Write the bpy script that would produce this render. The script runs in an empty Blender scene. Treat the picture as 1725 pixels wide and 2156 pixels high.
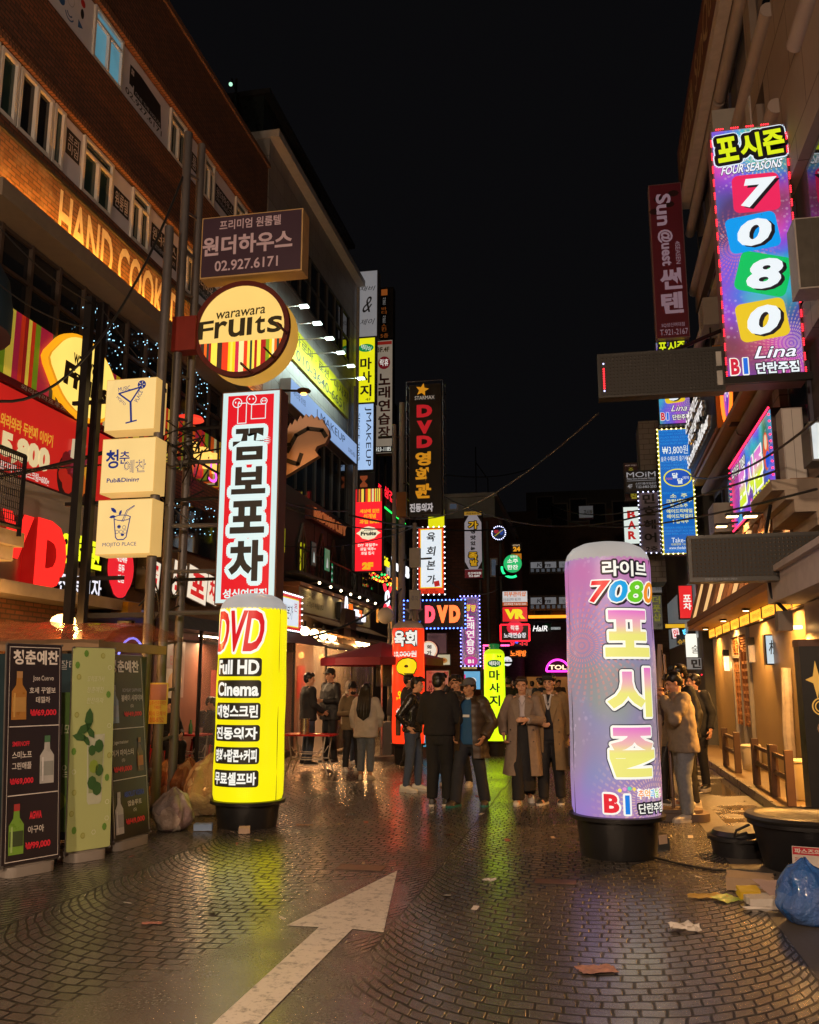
import bpy, math, random
from mathutils import Vector, Matrix, noise
random.seed(7)
SC = bpy.context.scene
COL = SC.collection
# ------------------------------------------------------------------ camera, night sky, exposure
F, CX, CY, EYE = 1900.0, 862.5, 1078.0, 1.65
PITCH = math.atan(358 / F)
YAW = math.atan(383 / math.hypot(F, 358))
cam_d = bpy.data.cameras.new("camera")
cam = bpy.data.objects.new("camera", cam_d)
COL.objects.link(cam)
cam.location = (0, 0, EYE)
cam.rotation_euler = (math.pi / 2 + PITCH, 0, YAW)
cam_d.sensor_fit = 'HORIZONTAL'
cam_d.sensor_width = 36
cam_d.lens = 36 * F / 1725
cam_d.clip_start, cam_d.clip_end = 0.05, 2000
SC.camera = cam
W = bpy.data.worlds.new("World")
SC.world = W
W.use_nodes = True
W.node_tree.nodes['Background'].inputs[0].default_value = (0.0030, 0.0029, 0.0034, 1)
W.node_tree.nodes['Background'].inputs[1].default_value = 1.0
SC.view_settings.view_transform = 'Standard'
SC.view_settings.look = 'None'
SC.view_settings.exposure = 0.0
SC.view_settings.gamma = 1.0
cy_ = SC.cycles
cy_.use_denoising = True
cy_.max_bounces, cy_.diffuse_bounces, cy_.glossy_bounces, cy_.transmission_bounces = 6, 3, 3, 4
cy_.transparent_max_bounces = 10
cy_.sample_clamp_indirect = 3.0
cy_.sample_clamp_direct = 0
cy_.caustics_reflective = cy_.caustics_refractive = False
cy_.use_light_tree = True

# ------------------------------------------------------------------ where a line of sight meets a real plane of the street
_c, _s, _ct, _st = math.cos(YAW), math.sin(YAW), math.cos(PITCH), math.sin(PITCH)
_R, _F, _U = (_c, _s, 0), (-_s * _ct, _c * _ct, _st), (_s * _st, -_c * _st, _ct)
def ray(px, py):
 a, b = (px - CX) / F, -(py - CY) / F
 return [_F[i] + a * _R[i] + b * _U[i] for i in range(3)]
def G(px, py, z=0.0):
 d = ray(px, py); t = (z - EYE) / d[2]
 return Vector((d[0] * t, d[1] * t, z))
def onX(px, py, X):
 d = ray(px, py); t = X / d[0]
 return Vector((X, d[1] * t, EYE + d[2] * t))
def onY(px, py, Y):
 d = ray(px, py); t = Y / d[1]
 return Vector((d[0] * t, Y, EYE + d[2] * t))

# ------------------------------------------------------------------ materials
def lin(h):
 if not isinstance(h, str): return tuple(h)
 h = h.lstrip('#')
 return tuple((lambda c: c / 12.92 if c <= .04045 else ((c + .055) / 1.055) ** 2.4)(int(h[i:i + 2], 16) / 255) for i in (0, 2, 4))
_mc = {}
class NT:
 def __init__(s, m):
  s.t = m.node_tree; s.b = s.t.nodes['Principled BSDF']; s.out = s.t.nodes['Material Output']
 def n(s, ty, **kw):
  nd = s.t.nodes.new('ShaderNode' + ty)
  for k, v in kw.items():
   if k.startswith('i_'):
    key = k[2:]
    nd.inputs[int(key) if key.isdigit() else key.replace('_', ' ')].default_value = v
   else: setattr(nd, k, v)
  return nd
 def l(s, a, b): s.t.links.new(a, b)
 def m(s, op, a, b=None, c=None, clamp=False):
  nd = s.t.nodes.new('ShaderNodeMath'); nd.operation = op; nd.use_clamp = clamp
  for i, v in enumerate((a, b, c)):
   if v is None: continue
   if isinstance(v, (int, float)): nd.inputs[i].default_value = v
   else: s.l(v, nd.inputs[i])
  return nd.outputs[0]
 def mix(s, f, a, b, bt='MIX'):
  nd = s.t.nodes.new('ShaderNodeMix'); nd.data_type = 'RGBA'; nd.blend_type = bt
  for k, v in ((0, f), (6, a), (7, b)):
   if isinstance(v, (int, float)): nd.inputs[k].default_value = v
   elif isinstance(v, tuple): nd.inputs[k].default_value = (*v[:3], 1)
   else: s.l(v, nd.inputs[k])
  return nd.outputs[2]
 def obj(s):
  return s.n('TexCoord').outputs['Object']
 def noise(s, vec, sc, det=4, rough=.55):
  nd = s.n('TexNoise'); nd.inputs['Scale'].default_value = sc; nd.inputs['Detail'].default_value = det
  nd.inputs['Roughness'].default_value = rough
  if vec is not None: s.l(vec, nd.inputs['Vector'])
  return nd.outputs['Fac']
 def ramp(s, f, stops, interp='LINEAR'):
  nd = s.n('ValToRGB'); e = nd.color_ramp.elements; nd.color_ramp.interpolation = interp
  while len(e) < len(stops): e.new(.5)
  for q, (p, c) in zip(e, stops):
   q.position = p; q.color = (*lin(c), 1)
  s.l(f, nd.inputs[0]); return nd.outputs[0]
 def bump(s, h, st=.3, dist=.01):
  nd = s.n('Bump'); nd.inputs['Strength'].default_value = st; nd.inputs['Distance'].default_value = dist
  s.l(h, nd.inputs['Height']); s.l(nd.outputs[0], s.b.inputs['Normal'])
def newmat(name):
 m = bpy.data.materials.new(name); m.use_nodes = True
 return m, NT(m)
def mat(c, rough=.6, metal=0.0, var=.25, sc=6.0, bump=.15, coat=0.0, spec=.5):
 k = ('m', str(c), rough, metal, var, sc, bump, coat, spec)
 if k in _mc: return _mc[k]
 m, t = newmat('surface'); c = lin(c)
 o = t.obj()
 f = t.noise(o, sc, 5)
 d = tuple(x * (1 - var) for x in c); e = tuple(min(1, x * (1 + var)) for x in c)
 t.l(t.mix(f, d, e), t.b.inputs['Base Color'])
 t.l(t.m('MULTIPLY_ADD', f, .25, rough - .125, clamp=True), t.b.inputs['Roughness'])
 t.b.inputs['Metallic'].default_value = metal
 t.b.inputs['Coat Weight'].default_value = coat
 t.b.inputs['Specular IOR Level'].default_value = spec
 if bump: t.bump(t.noise(o, sc * 6, 3), bump, .004)
 _mc[k] = m; return m
def em(c, s=1.0, var=.12, sample=True, sc=3.0):
 """a backlit plastic face or a glowing tube: it gives off its own light"""
 k = ('e', str(c), s, var, sample, sc)
 if k in _mc: return _mc[k]
 m, t = newmat('lit'); c = lin(c)
 t.b.inputs['Base Color'].default_value = (*(x * .25 for x in c), 1)
 t.b.inputs['Roughness'].default_value = .35
 t.b.inputs['Emission Color'].default_value = (*c, 1)
 if var:
  f = t.noise(t.obj(), sc, 2)
  t.l(t.m('MULTIPLY_ADD', f, 2 * var * s, s * (1 - var)), t.b.inputs['Emission Strength'])
 else: t.b.inputs['Emission Strength'].default_value = s
 if not sample: m.cycles.emission_sampling = 'NONE'
 _mc[k] = m; return m
def el(c, s=1.0): return em(c, s, 0, False)

# ------------------------------------------------------------------ meshes, things and parts
V3 = Vector
class Fr:
 """a flat frame: origin, unit u (right), unit v (up); n points to whoever reads it"""
 def __init__(s, o, u, v):
  s.o, s.u, s.v = V3(o), V3(u).normalized(), V3(v).normalized(); s.n = s.u.cross(s.v)
 def p(s, a, b, d=0.0): return s.o + s.u * a + s.v * b + s.n * d
_tc = {}
def text_geo(txt, off):
 k = (txt, off)
 if k not in _tc:
  c = bpy.data.curves.new('lettering', 'FONT'); c.body = txt; c.offset = off; c.resolution_u = 3; c.space_line = .95
  c.align_x = 'CENTER'
  o = bpy.data.objects.new('lettering', c); COL.objects.link(o)
  m = bpy.data.meshes.new_from_object(o.evaluated_get(bpy.context.evaluated_depsgraph_get()))
  vs = [(v.co.x, v.co.y) for v in m.vertices]; fs = [tuple(p.vertices) for p in m.polygons]
  ec = {}
  for f in fs:
   for i in range(len(f)):
    e = (f[i], f[(i + 1) % len(f)])
    ec[e] = 1
  rim = [e for e in ec if (e[1], e[0]) not in ec]
  bpy.data.objects.remove(o); bpy.data.curves.remove(c); bpy.data.meshes.remove(m)
  bb = (min(v[0] for v in vs), min(v[1] for v in vs), max(v[0] for v in vs), max(v[1] for v in vs)) if vs else (0, 0, 1, 1)
  _tc[k] = (vs, fs, bb, rim)
 return _tc[k]
class MB:
 def __init__(s, name, mat=None):
  s.name, s.v, s.f, s.fm, s.mats, s.def_m = name, [], [], [], [], mat
  s.label = None; s.kids = []; s.flat = False; s.stuff = False; s.sharp = 38
 def part(s, name, mat=None, label=None):
  c = MB(name, mat); c.label = label; s.kids.append(c); return c
 def mi(s, m):
  m = m or s.def_m
  if m not in s.mats: s.mats.append(m)
  return s.mats.index(m)
 def add(s, vs, fs, m=None):
  b = len(s.v); s.v += [V3(v) for v in vs]; i = s.mi(m)
  for f in fs: s.f.append(tuple(b + k for k in f)); s.fm.append(i)
  return s
 def box(s, x0, y0, z0, x1, y1, z1, m=None):
  return s.obox(Fr((x0, y0, z0), (1, 0, 0), (0, 0, 1)), 0, 0, 0, x1 - x0, z1 - z0, -(y1 - y0), m)
 def obox(s, fr, u0, v0, d0, u1, v1, d1, m=None):
  if d0 > d1: d0, d1 = d1, d0
  q = [fr.p(u, v, d) for d in (d0, d1) for u, v in ((u0, v0), (u1, v0), (u1, v1), (u0, v1))]
  return s.add(q, [(3, 2, 1, 0), (4, 5, 6, 7), (0, 1, 5, 4), (1, 2, 6, 5), (2, 3, 7, 6), (3, 0, 4, 7)], m)
 def quad(s, fr, u0, v0, u1, v1, d=0, m=None):
  return s.add([fr.p(u0, v0, d), fr.p(u1, v0, d), fr.p(u1, v1, d), fr.p(u0, v1, d)], [(0, 1, 2, 3)], m)
 def poly(s, fr, pts, d0, d1=None, m=None, mside=None):
  n = len(pts)
  if d1 is None: return s.add([fr.p(a, b, d0) for a, b in pts], [tuple(range(n))], m)
  s.add([fr.p(a, b, d1) for a, b in pts], [tuple(range(n))], m)
  s.add([fr.p(a, b, d0) for a, b in pts], [tuple(range(n - 1, -1, -1))], mside or m)
  return s.add([fr.p(a, b, d) for d in (d0, d1) for a, b in pts], [(i, (i + 1) % n, n + (i + 1) % n, n + i) for i in range(n)], mside or m)
 def disc(s, fr, cu, cv, ru, rv, d0, d1=None, m=None, n=32, mside=None):
  return s.poly(fr, [(cu + ru * math.cos(2 * math.pi * i / n), cv + rv * math.sin(2 * math.pi * i / n)) for i in range(n)], d0, d1, m, mside)
 def ring(s, fr, cu, cv, r0, r1, d, m=None, n=36, k=1.0, a0=0, a1=2 * math.pi):
  q, f = [], []
  for i in range(n + 1):
   a = a0 + (a1 - a0) * i / n
   for r in (r0, r1): q.append(fr.p(cu + r * math.cos(a), cv + r * k * math.sin(a), d))
  f = [(2 * i, 2 * i + 1, 2 * i + 3, 2 * i + 2) for i in range(n)]
  return s.add(q, f, m)
 def rrect(s, fr, u0, v0, u1, v1, r, d0, d1=None, m=None, rot=0, mside=None):
  cu, cv = (u0 + u1) / 2, (v0 + v1) / 2; pts = []
  for cx, cy, a0 in ((u1 - r, v1 - r, 0), (u0 + r, v1 - r, 90), (u0 + r, v0 + r, 180), (u1 - r, v0 + r, 270)):
   for k in range(6):
    a = math.radians(a0 + 18 * k); pts.append((cx + r * math.cos(a), cy + r * math.sin(a)))
  ca, sa = math.cos(rot), math.sin(rot)
  pts = [(cu + (x - cu) * ca - (y - cv) * sa, cv + (x - cu) * sa + (y - cv) * ca) for x, y in pts]
  return s.poly(fr, pts, d0, d1, m, mside)
 def tube(s, p0, p1, r0, r1=None, m=None, n=10):
  return s.path([p0, p1], [r0, r0 if r1 is None else r1], m, n)
 def path(s, pts, r, m=None, n=8, k=1.0):
  pts = [V3(p) for p in pts]; L = len(pts); q = []
  if not isinstance(r, (list, tuple)): r = [r] * L
  t0 = (pts[1] - pts[0]).normalized()
  a = t0.orthogonal().normalized() if abs(t0.z) < .99 else V3((1, 0, 0))
  if abs(t0.z) < .9: a = t0.cross(V3((0, 0, 1))).normalized()
  for i, p in enumerate(pts):
   t = (pts[min(i + 1, L - 1)] - pts[max(i - 1, 0)]).normalized()
   a = (a - t * a.dot(t)).normalized(); b = t.cross(a)
   for j in range(n):
    w = 2 * math.pi * j / n
    q.append(p + a * (r[i] * math.cos(w)) + b * (r[i] * k * math.sin(w)))
  f = [(i * n + j, i * n + (j + 1) % n, (i + 1) * n + (j + 1) % n, (i + 1) * n + j) for i in range(L - 1) for j in range(n)]
  f += [tuple(range(n - 1, -1, -1)), tuple((L - 1) * n + j for j in range(n))]
  return s.add(q, f, m)
 def lathe(s, c, prof, m=None, n=24, cap=True):
  c = V3(c); q = [c + V3((r * math.cos(2 * math.pi * j / n), r * math.sin(2 * math.pi * j / n), z)) for r, z in prof for j in range(n)]
  L = len(prof)
  f = [(i * n + j, i * n + (j + 1) % n, (i + 1) * n + (j + 1) % n, (i + 1) * n + j) for i in range(L - 1) for j in range(n)]
  if cap: f += [tuple(range(n - 1, -1, -1)), tuple((L - 1) * n + j for j in range(n))]
  return s.add(q, f, m)
 def ball(s, c, r, m=None, n=10, k=(1, 1, 1), rot=None):
  c = V3(c); q, f, h = [], [], max(4, n // 2)
  for i in range(h + 1):
   a = math.pi * i / h
   for j in range(n):
    b = 2 * math.pi * j / n
    w = V3((r * k[0] * math.sin(a) * math.cos(b), r * k[1] * math.sin(a) * math.sin(b), -r * k[2] * math.cos(a)))
    q.append(c + (rot @ w if rot else w))
  f = [(i * n + j, i * n + (j + 1) % n, (i + 1) * n + (j + 1) % n, (i + 1) * n + j) for i in range(h) for j in range(n)]
  return s.add(q, f, m)
 def text(s, fr, txt, u0, v0, u1, v1, d=.004, m=None, off=0.0, fit='box', rot=0.0, sh=0.0, ext=0.0, mside=None, grow=0.0, dx=0.0, dy=0.0):
  """fills the box (u0,v0)-(u1,v1); grow widens the outline by that many metres without moving the letters"""
  vs, fs, bb, rim = text_geo(txt, off)
  w, h = max(1e-6, bb[2] - bb[0]), max(1e-6, bb[3] - bb[1])
  ku, kv = (u1 - u0) / w, (v1 - v0) / h
  if fit == 'min': ku = kv = min(ku, kv)
  elif fit == 'h': ku = kv
  elif fit == 'w': kv = ku
  mx, my = (bb[0] + bb[2]) / 2, (bb[1] + bb[3]) / 2
  if grow:
   for i in range(14):
    a = 2 * math.pi * i / 14
    s.text(fr, txt, u0, v0, u1, v1, d - .00012 * i, m, off, fit, rot, sh, 0, None, 0, dx + grow * math.cos(a), dy + grow * math.sin(a))
  cu, cv = (u0 + u1) / 2 + dx, (v0 + v1) / 2 + dy; ca, sa = math.cos(rot), math.sin(rot); P = []
  for x, y in vs:
   a, b = (x - mx) * ku, (y - my) * kv
   a += b * sh
   P.append((cu + a * ca - b * sa, cv + a * sa + b * ca))
  s.add([fr.p(a, b, d + ext) for a, b in P], fs, m)
  if ext:
   n = len(P)
   s.add([fr.p(a, b, d) for a, b in P] + [fr.p(a, b, d + ext) for a, b in P], [(i, j, n + j, n + i) for i, j in rim], mside or m)
  return s
 def pix(s, grid, fr, u0, v0, u1, v1, d, mats):
  rows = grid; H = len(rows); Wd = len(rows[0])
  for r, row in enumerate(rows):
   for c, ch in enumerate(row):
    if ch in mats:
     s.quad(fr, u0 + (u1 - u0) * c / Wd, v1 - (v1 - v0) * (r + 1) / H, u0 + (u1 - u0) * (c + 1) / Wd, v1 - (v1 - v0) * r / H, d, mats[ch])
  return s
THINGS = []
class Thing(MB):
 def __init__(s, name, label, cat, group=None, kind=None, mat=None):
  MB.__init__(s, name, mat); s.tlabel, s.cat, s.group, s.kind = label, cat, group, kind
  s.lights = []; s.extra = []; s.root = None
  THINGS.append(s)
 def allv(s):
  st, out = [s], []
  while st:
   k = st.pop(); out += k.v; st += k.kids
  for o, _ in s.extra: out += [o.matrix_world @ V3(c) for c in o.bound_box]
  return out
 def light(s, kind, loc, energy, color, tgt=None, size=.2, size_y=None, spot=None, blend=.6, spread=None):
  s.lights.append((kind, V3(loc), energy, lin(color), tgt, size, size_y, spot, blend, spread))
def _mesh(mb, base):
 me = bpy.data.meshes.new(mb.name)
 me.from_pydata([tuple(v - base) for v in mb.v], [], mb.f)
 for m in mb.mats: me.materials.append(m)
 me.polygons.foreach_set('material_index', mb.fm)
 if not mb.flat:
  me.polygons.foreach_set('use_smooth', [True] * len(me.polygons))
  me.set_sharp_from_angle(angle=math.radians(mb.sharp))
 me.update()
 return me
def build(t):
 av = t.allv()
 xs = [v.x for v in av]; ys = [v.y for v in av]
 base = V3(((min(xs) + max(xs)) / 2, (min(ys) + max(ys)) / 2, min(v.z for v in av)))
 if t.kind == 'structure': base = V3((0, 0, 0))
 root = bpy.data.objects.new(t.name, _mesh(t, base) if t.v else None); COL.objects.link(root); root.location = base
 if t.kind: root['kind'] = t.kind
 if t.kind != 'structure':
  root['label'] = t.tlabel; root['category'] = t.cat
  if t.group: root['group'] = t.group
 def rec(mb, par):
  for k in mb.kids:
   if not k.v and not k.kids: continue
   o = bpy.data.objects.new(k.name, _mesh(k, base)); COL.objects.link(o); o.parent = par
   if k.label: o['label'] = k.label
   if k.stuff: o['kind'] = 'stuff'
   rec(k, o)
 rec(t, root)
 for o, par in t.extra:
  mw = o.matrix_world.copy(); o.data.transform(mw); o.data.transform(Matrix.Translation(-base)); o.matrix_world = Matrix.Identity(4); o.parent = root
 for kind, loc, en, c, tgt, sz, szy, spot, blend, spread in t.lights:
  ld = bpy.data.lights.new('lamp_light', kind); ld.energy = en; ld.color = c
  if kind == 'AREA':
   ld.size = sz
   if szy: ld.shape = 'RECTANGLE'; ld.size_y = szy
   if spread: ld.spread = spread
  else: ld.shadow_soft_size = sz
  if kind == 'SPOT' and spot: ld.spot_size = math.radians(spot); ld.spot_blend = blend
  lo = bpy.data.objects.new('lamp_light', ld); COL.objects.link(lo); lo.parent = root; lo.location = loc - base
  if tgt is not None: lo.rotation_euler = (V3(tgt) - loc).to_track_quat('-Z', 'Y').to_euler()
 t.root = root
 return root
WHITE, BLACK = '#f2f2ee', '#0b0b0c'
YDIR, XDIR, ZUP = (0, 1, 0), (1, 0, 0), (0, 0, 1)
# crops of the photograph used while measuring: origin and scale in 1725-wide photo units
C0 = (0, 0, 1); C1 = (0, 0, .3581); C2 = (0, 561.5, .3581); C3 = (0, 1123, .3581); C4 = (336.9, 393.1, .3581); C5 = (673.8, 954.6, .3255)
C6 = (1207.3, 0, .3001); C7 = (1207.3, 561.5, .3001); C8 = (1151.1, 1123, .3386)
A1 = (589.6, 1375.7, .2279); A2 = (814.2, 1375.7, .2279); A3 = (1403.8, 1628.4, .2448); A5 = (1431.9, 0, .2345); A6 = (1403.8, 786.1, .2865); A7 = (561.5, 1066.9, .16275); A8 = (0, 617.7, .3386)
def cv(c, x, y): return c[0] + c[2] * x, c[1] + c[2] * y
class Sign:
 """a sign box whose face lies in frame fr, W wide, H high; items are placed by where they sit on the face"""
 def __init__(s, th, fr, w, h, rect=None):
  s.th, s.fr, s.w, s.h, s.rect = th, fr, w, h, rect
 def uv(s, x, y):
  if s.rect:
   x0, y0, x1, y1 = s.rect
   return (x - x0) / (x1 - x0) * s.w, (y1 - y) / (y1 - y0) * s.h
  return x * s.w, (1 - y) * s.h
 def bx(s, x0, y0, x1, y1):
  a = s.uv(x0, y1); b = s.uv(x1, y0); return a[0], a[1], b[0], b[1]
 def T(s, mb, txt, x0, y0, x1, y1, m=None, d=.006, **k):
  mb.text(s.fr, txt, *s.bx(x0, y0, x1, y1), d=d, m=m, **k); return s
 def col(s, mb, chars, x0, y0, x1, y1, m=None, d=.006, gap=.12, **k):
  n = len(chars); hh = (y1 - y0) / n
  for i, c in enumerate(chars):
   s.T(mb, c, x0, y0 + hh * (i + gap / 2), x1, y0 + hh * (i + 1 - gap / 2), m, d, **k)
  return s
 def Q(s, mb, x0, y0, x1, y1, m, d=.003): mb.quad(s.fr, *s.bx(x0, y0, x1, y1), d, m); return s
 def dots(s, mb, m, step, r=.018, inset=.0, d=.012, sides='tblr'):
  w, h = s.w, s.h; pts = []
  nx, ny = max(2, int(w / step)), max(2, int(h / step))
  for i in range(nx + 1):
   u = inset + (w - 2 * inset) * i / nx
   if 't' in sides: pts.append((u, h - inset))
   if 'b' in sides: pts.append((u, inset))
  for i in range(1, ny):
   v = inset + (h - 2 * inset) * i / ny
   if 'l' in sides: pts.append((inset, v))
   if 'r' in sides: pts.append((w - inset, v))
  for a, b in pts: mb.ball(s.fr.p(a, b, d), r, m, 6)
  return s
def blade(name, label, Y, crop, rect, depth, face, side, cat='sign', group=None, face_in=.02, yaw=0.0, frame_d=.012):
 """a projecting sign box facing down the street: cabinet, face panel; returns thing, Sign"""
 x0, y0, x1, y1 = rect
 mx, my = (x0 + x1) / 2, (y0 + y1) / 2
 L, Rr = onY(*cv(crop, x0, my), Y), onY(*cv(crop, x1, my), Y)
 Tp, Bt = onY(*cv(crop, mx, y0), Y), onY(*cv(crop, mx, y1), Y)
 w, h = Rr.x - L.x, Tp.z - Bt.z
 t = Thing(name, label, cat, group, mat=side)
 fr = Fr((L.x, Y, Bt.z), (math.cos(yaw), math.sin(yaw), 0), ZUP)
 t.obox(fr, 0, 0, -depth, w, h, 0)
 if face is not None:
  f = t.part('face_panel', face)
  f.obox(fr, face_in, face_in, 0.001, w - face_in, h - face_in, frame_d)
 sfr = Fr(fr.p(0, 0, frame_d), fr.u, fr.v)
 return t, Sign(t, sfr, w, h, rect)
def wallsign(name, label, X, side, y0, z0, y1, z1, depth, face, body, cat='sign', group=None, face_in=.02, frame_d=.012):
 """a sign on a facade plane X; side 'L' faces +X, 'R' faces -X; y0 is the end nearer the reader's left"""
 if side == 'L': fr = Fr((X + depth, y0, z0), YDIR, ZUP)
 else: fr = Fr((X - depth, y0, z0), (0, -1, 0), ZUP)
 w, h = abs(y1 - y0), z1 - z0
 t = Thing(name, label, cat, group, mat=body)
 t.obox(fr, 0, 0, -depth, w, h, 0)
 if face is not None:
  f = t.part('face_panel', face); f.obox(fr, face_in, face_in, .001, w - face_in, h - face_in, frame_d)
 return t, Sign(t, Fr(fr.p(0, 0, frame_d), fr.u, fr.v), w, h)
# ================================================================== ground
def cobble_mat():
 m, t = newmat('wet_fan_cobbles')
 o = t.obj(); sp = t.n('SeparateXYZ'); t.l(o, sp.inputs[0]); x, y = sp.outputs[0], sp.outputs[1]
 wob = t.noise(o, 1.7, 3)
 wx = t.m('MULTIPLY_ADD', t.m('SUBTRACT', wob, .5), .10, x); wy = t.m('MULTIPLY_ADD', t.m('SUBTRACT', t.noise(o, 2.3, 2), .5), .08, y)
 PW, R, CW, BL = 2.6, 1.42, .112, .135
 xm = t.m('SUBTRACT', t.m('FLOORED_MODULO', t.m('ADD', wx, -1.19), PW), PW / 2)
 colid = t.m('FLOOR', t.m('DIVIDE', t.m('ADD', wx, -1.19), PW))
 sq = t.m('SQRT', t.m('SUBTRACT', R * R, t.m('MULTIPLY', xm, xm)))
 s = t.m('DIVIDE', t.m('ADD', t.m('ADD', wy, sq), t.m('MULTIPLY', colid, .037)), CW)
 k = t.m('FLOOR', s); fs = t.m('SUBTRACT', s, k)
 arc = t.m('MULTIPLY', t.m('ARCSINE', t.m('DIVIDE', xm, R)), R)
 wn = t.n('TexWhiteNoise', noise_dimensions='2D'); cb = t.n('CombineXYZ'); t.l(k, cb.inputs[0]); t.l(colid, cb.inputs[1]); t.l(cb.outputs[0], wn.inputs['Vector'])
 q = t.m('ADD', t.m('DIVIDE', arc, BL), t.m('ADD', t.m('MULTIPLY', k, .5), t.m('MULTIPLY', wn.outputs['Value'], .35)))
 kq = t.m('FLOOR', q); fq = t.m('SUBTRACT', q, kq)
 d1 = t.m('MULTIPLY', t.m('MINIMUM', fs, t.m('SUBTRACT', 1, fs)), t.m('MULTIPLY', sq, CW / R))
 d2 = t.m('MULTIPLY', t.m('MINIMUM', fq, t.m('SUBTRACT', 1, fq)), BL)
 d3 = t.m('SUBTRACT', PW / 2, t.m('ABSOLUTE', xm))
 d = t.m('MINIMUM', t.m('MINIMUM', d1, d2), d3)
 # a smooth resin patch under the arrow, where no joints show
 ax = t.m('ABSOLUTE', t.m('ADD', x, 1.9)); ay = t.m('MAXIMUM', t.m('SUBTRACT', y, 7.6), 0)
 pd = t.m('MULTIPLY_ADD', t.m('SUBTRACT', t.noise(o, 2.2, 5, .7), .5), 1.0, t.m('ADD', ax, ay))
 near = t.m('MULTIPLY', t.m('MAXIMUM', t.m('SUBTRACT', 5.9, y), 0), .28)
 patch = t.m('SUBTRACT', 1, t.m('MULTIPLY', t.m('SUBTRACT', t.m('SUBTRACT', pd, near), .38), 5, clamp=True), clamp=True)
 joint0 = t.m('SUBTRACT', 1, t.m('DIVIDE', t.m('SUBTRACT', d, .005), .007, clamp=True), clamp=True)
 joint = t.m('MULTIPLY', joint0, t.m('SUBTRACT', 1, patch))
 cell = t.n('TexWhiteNoise', noise_dimensions='3D'); c3 = t.n('CombineXYZ')
 t.l(k, c3.inputs[0]); t.l(kq, c3.inputs[1]); t.l(colid, c3.inputs[2]); t.l(c3.outputs[0], cell.inputs['Vector'])
 grit = t.noise(o, 55, 4, .7); big = t.noise(o, .45, 4)
 base = t.ramp(cell.outputs['Value'], [(0, (.11, .093, .08)), (.5, (.16, .138, .12)), (1, (.21, .18, .16))])
 base = t.mix(t.m('MULTIPLY', t.m('SUBTRACT', grit, .35), 1.6, clamp=True), t.mix(.55, base, (.03, .026, .022)), base)
 pc = t.ramp(grit, [(.38, (.035, .030, .026)), (.56, (.15, .13, .11))])
 base = t.mix(patch, base, pc)
 base = t.mix(t.m('MULTIPLY', big, .5), base, t.mix(.5, base, (.05, .042, .036)))
 t.l(t.mix(joint, base, (.006, .005, .004)), t.b.inputs['Base Color'])
 wet = t.noise(o, .8, 4, .6)
 rg = t.m('ADD', t.m('MULTIPLY_ADD', wet, -.34, .40), t.m('MULTIPLY', t.m('SUBTRACT', grit, .5), .22))
 rg = t.m('ADD', rg, t.m('MULTIPLY', patch, .02))
 t.l(t.m('MAXIMUM', t.m('ADD', rg, t.m('MULTIPLY', joint, .3)), .10), t.b.inputs['Roughness'])
 t.b.inputs['Specular IOR Level'].default_value = .6
 t.l(t.m('MULTIPLY', t.m('MULTIPLY', t.m('SUBTRACT', wet, .30), 2.6, clamp=True), t.m('SUBTRACT', 1, t.m('MULTIPLY', joint, .7))), t.b.inputs['Coat Weight'])
 t.l(t.m('MULTIPLY_ADD', grit, .30, .06), t.b.inputs['Coat Roughness']); t.b.inputs['Coat IOR'].default_value = 1.4
 st = t.m('MULTIPLY', t.m('SUBTRACT', t.noise(o, 1.1, 6, .7), .52), 5, clamp=True); base = t.mix(t.m('MULTIPLY', st, .6), base, (.03, .026, .023))
 gv = t.n('TexVoronoi'); gv.inputs['Scale'].default_value = 4.5; t.l(o, gv.inputs['Vector'])
 base = t.mix(t.m('MULTIPLY', t.m('LESS_THAN', gv.outputs['Distance'], .055), .8), base, (.015, .013, .012)); t.l(t.mix(joint, base, (.006, .005, .004)), t.b.inputs['Base Color'])
 ht = t.m('ADD', t.m('MULTIPLY', t.m('SUBTRACT', 1, joint), .7), t.m('MULTIPLY', grit, .28))
 ht = t.m('ADD', ht, t.m('MULTIPLY', t.m('MULTIPLY', cell.outputs['Value'], .3), t.m('SUBTRACT', 1, patch)))
 t.bump(ht, .7, .014)
 return m
def slab_mat(c0, c1, puddle=.0, sc=30, seam=None):
 m, t = newmat('wet_slab'); o = t.obj()
 g = t.noise(o, sc, 5, .7); b = t.noise(o, .7, 4, .55)
 c = t.mix(g, c0, c1); c = t.mix(t.m('MULTIPLY', b, .6), c, t.mix(.6, c, (.02, .017, .015)))
 pud = t.m('MULTIPLY', t.m('SUBTRACT', t.noise(o, .55, 3), .62 - puddle), 14, clamp=True)
 ht = t.m('MULTIPLY', g, t.m('SUBTRACT', 1, pud))
 rg = t.m('MULTIPLY_ADD', g, .3, .28)
 if seam:
  sp = t.n('SeparateXYZ'); t.l(o, sp.inputs[0])
  f = t.m('FLOORED_MODULO', sp.outputs[1], seam)
  j = t.m('SUBTRACT', 1, t.m('MULTIPLY', t.m('SUBTRACT', f, .006), 200, clamp=True), clamp=True)
  c = t.mix(j, c, (.012, .01, .009)); ht = t.m('SUBTRACT', ht, j)
 t.l(c, t.b.inputs['Base Color'])
 t.l(t.m('MULTIPLY_ADD', pud, -.5, rg, clamp=True) if puddle < -1 else t.m('MAXIMUM', t.m('SUBTRACT', rg, t.m('MULTIPLY', pud, .5)), .03), t.b.inputs['Roughness'])
 t.bump(ht, .35, .006)
 return m
th = Thing('ground', '', '', kind='structure', mat=mat((.05, .045, .04), .7))
th.quad(Fr((-300, -300, -.012), XDIR, YDIR), 0, 0, 600, 600)
th = Thing('street', '', '', kind='structure', mat=cobble_mat())
th.quad(Fr((-9, -4, 0), XDIR, YDIR), 0, 0, 10.2, 70)
th = Thing('pavement', '', '', kind='structure')
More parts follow.
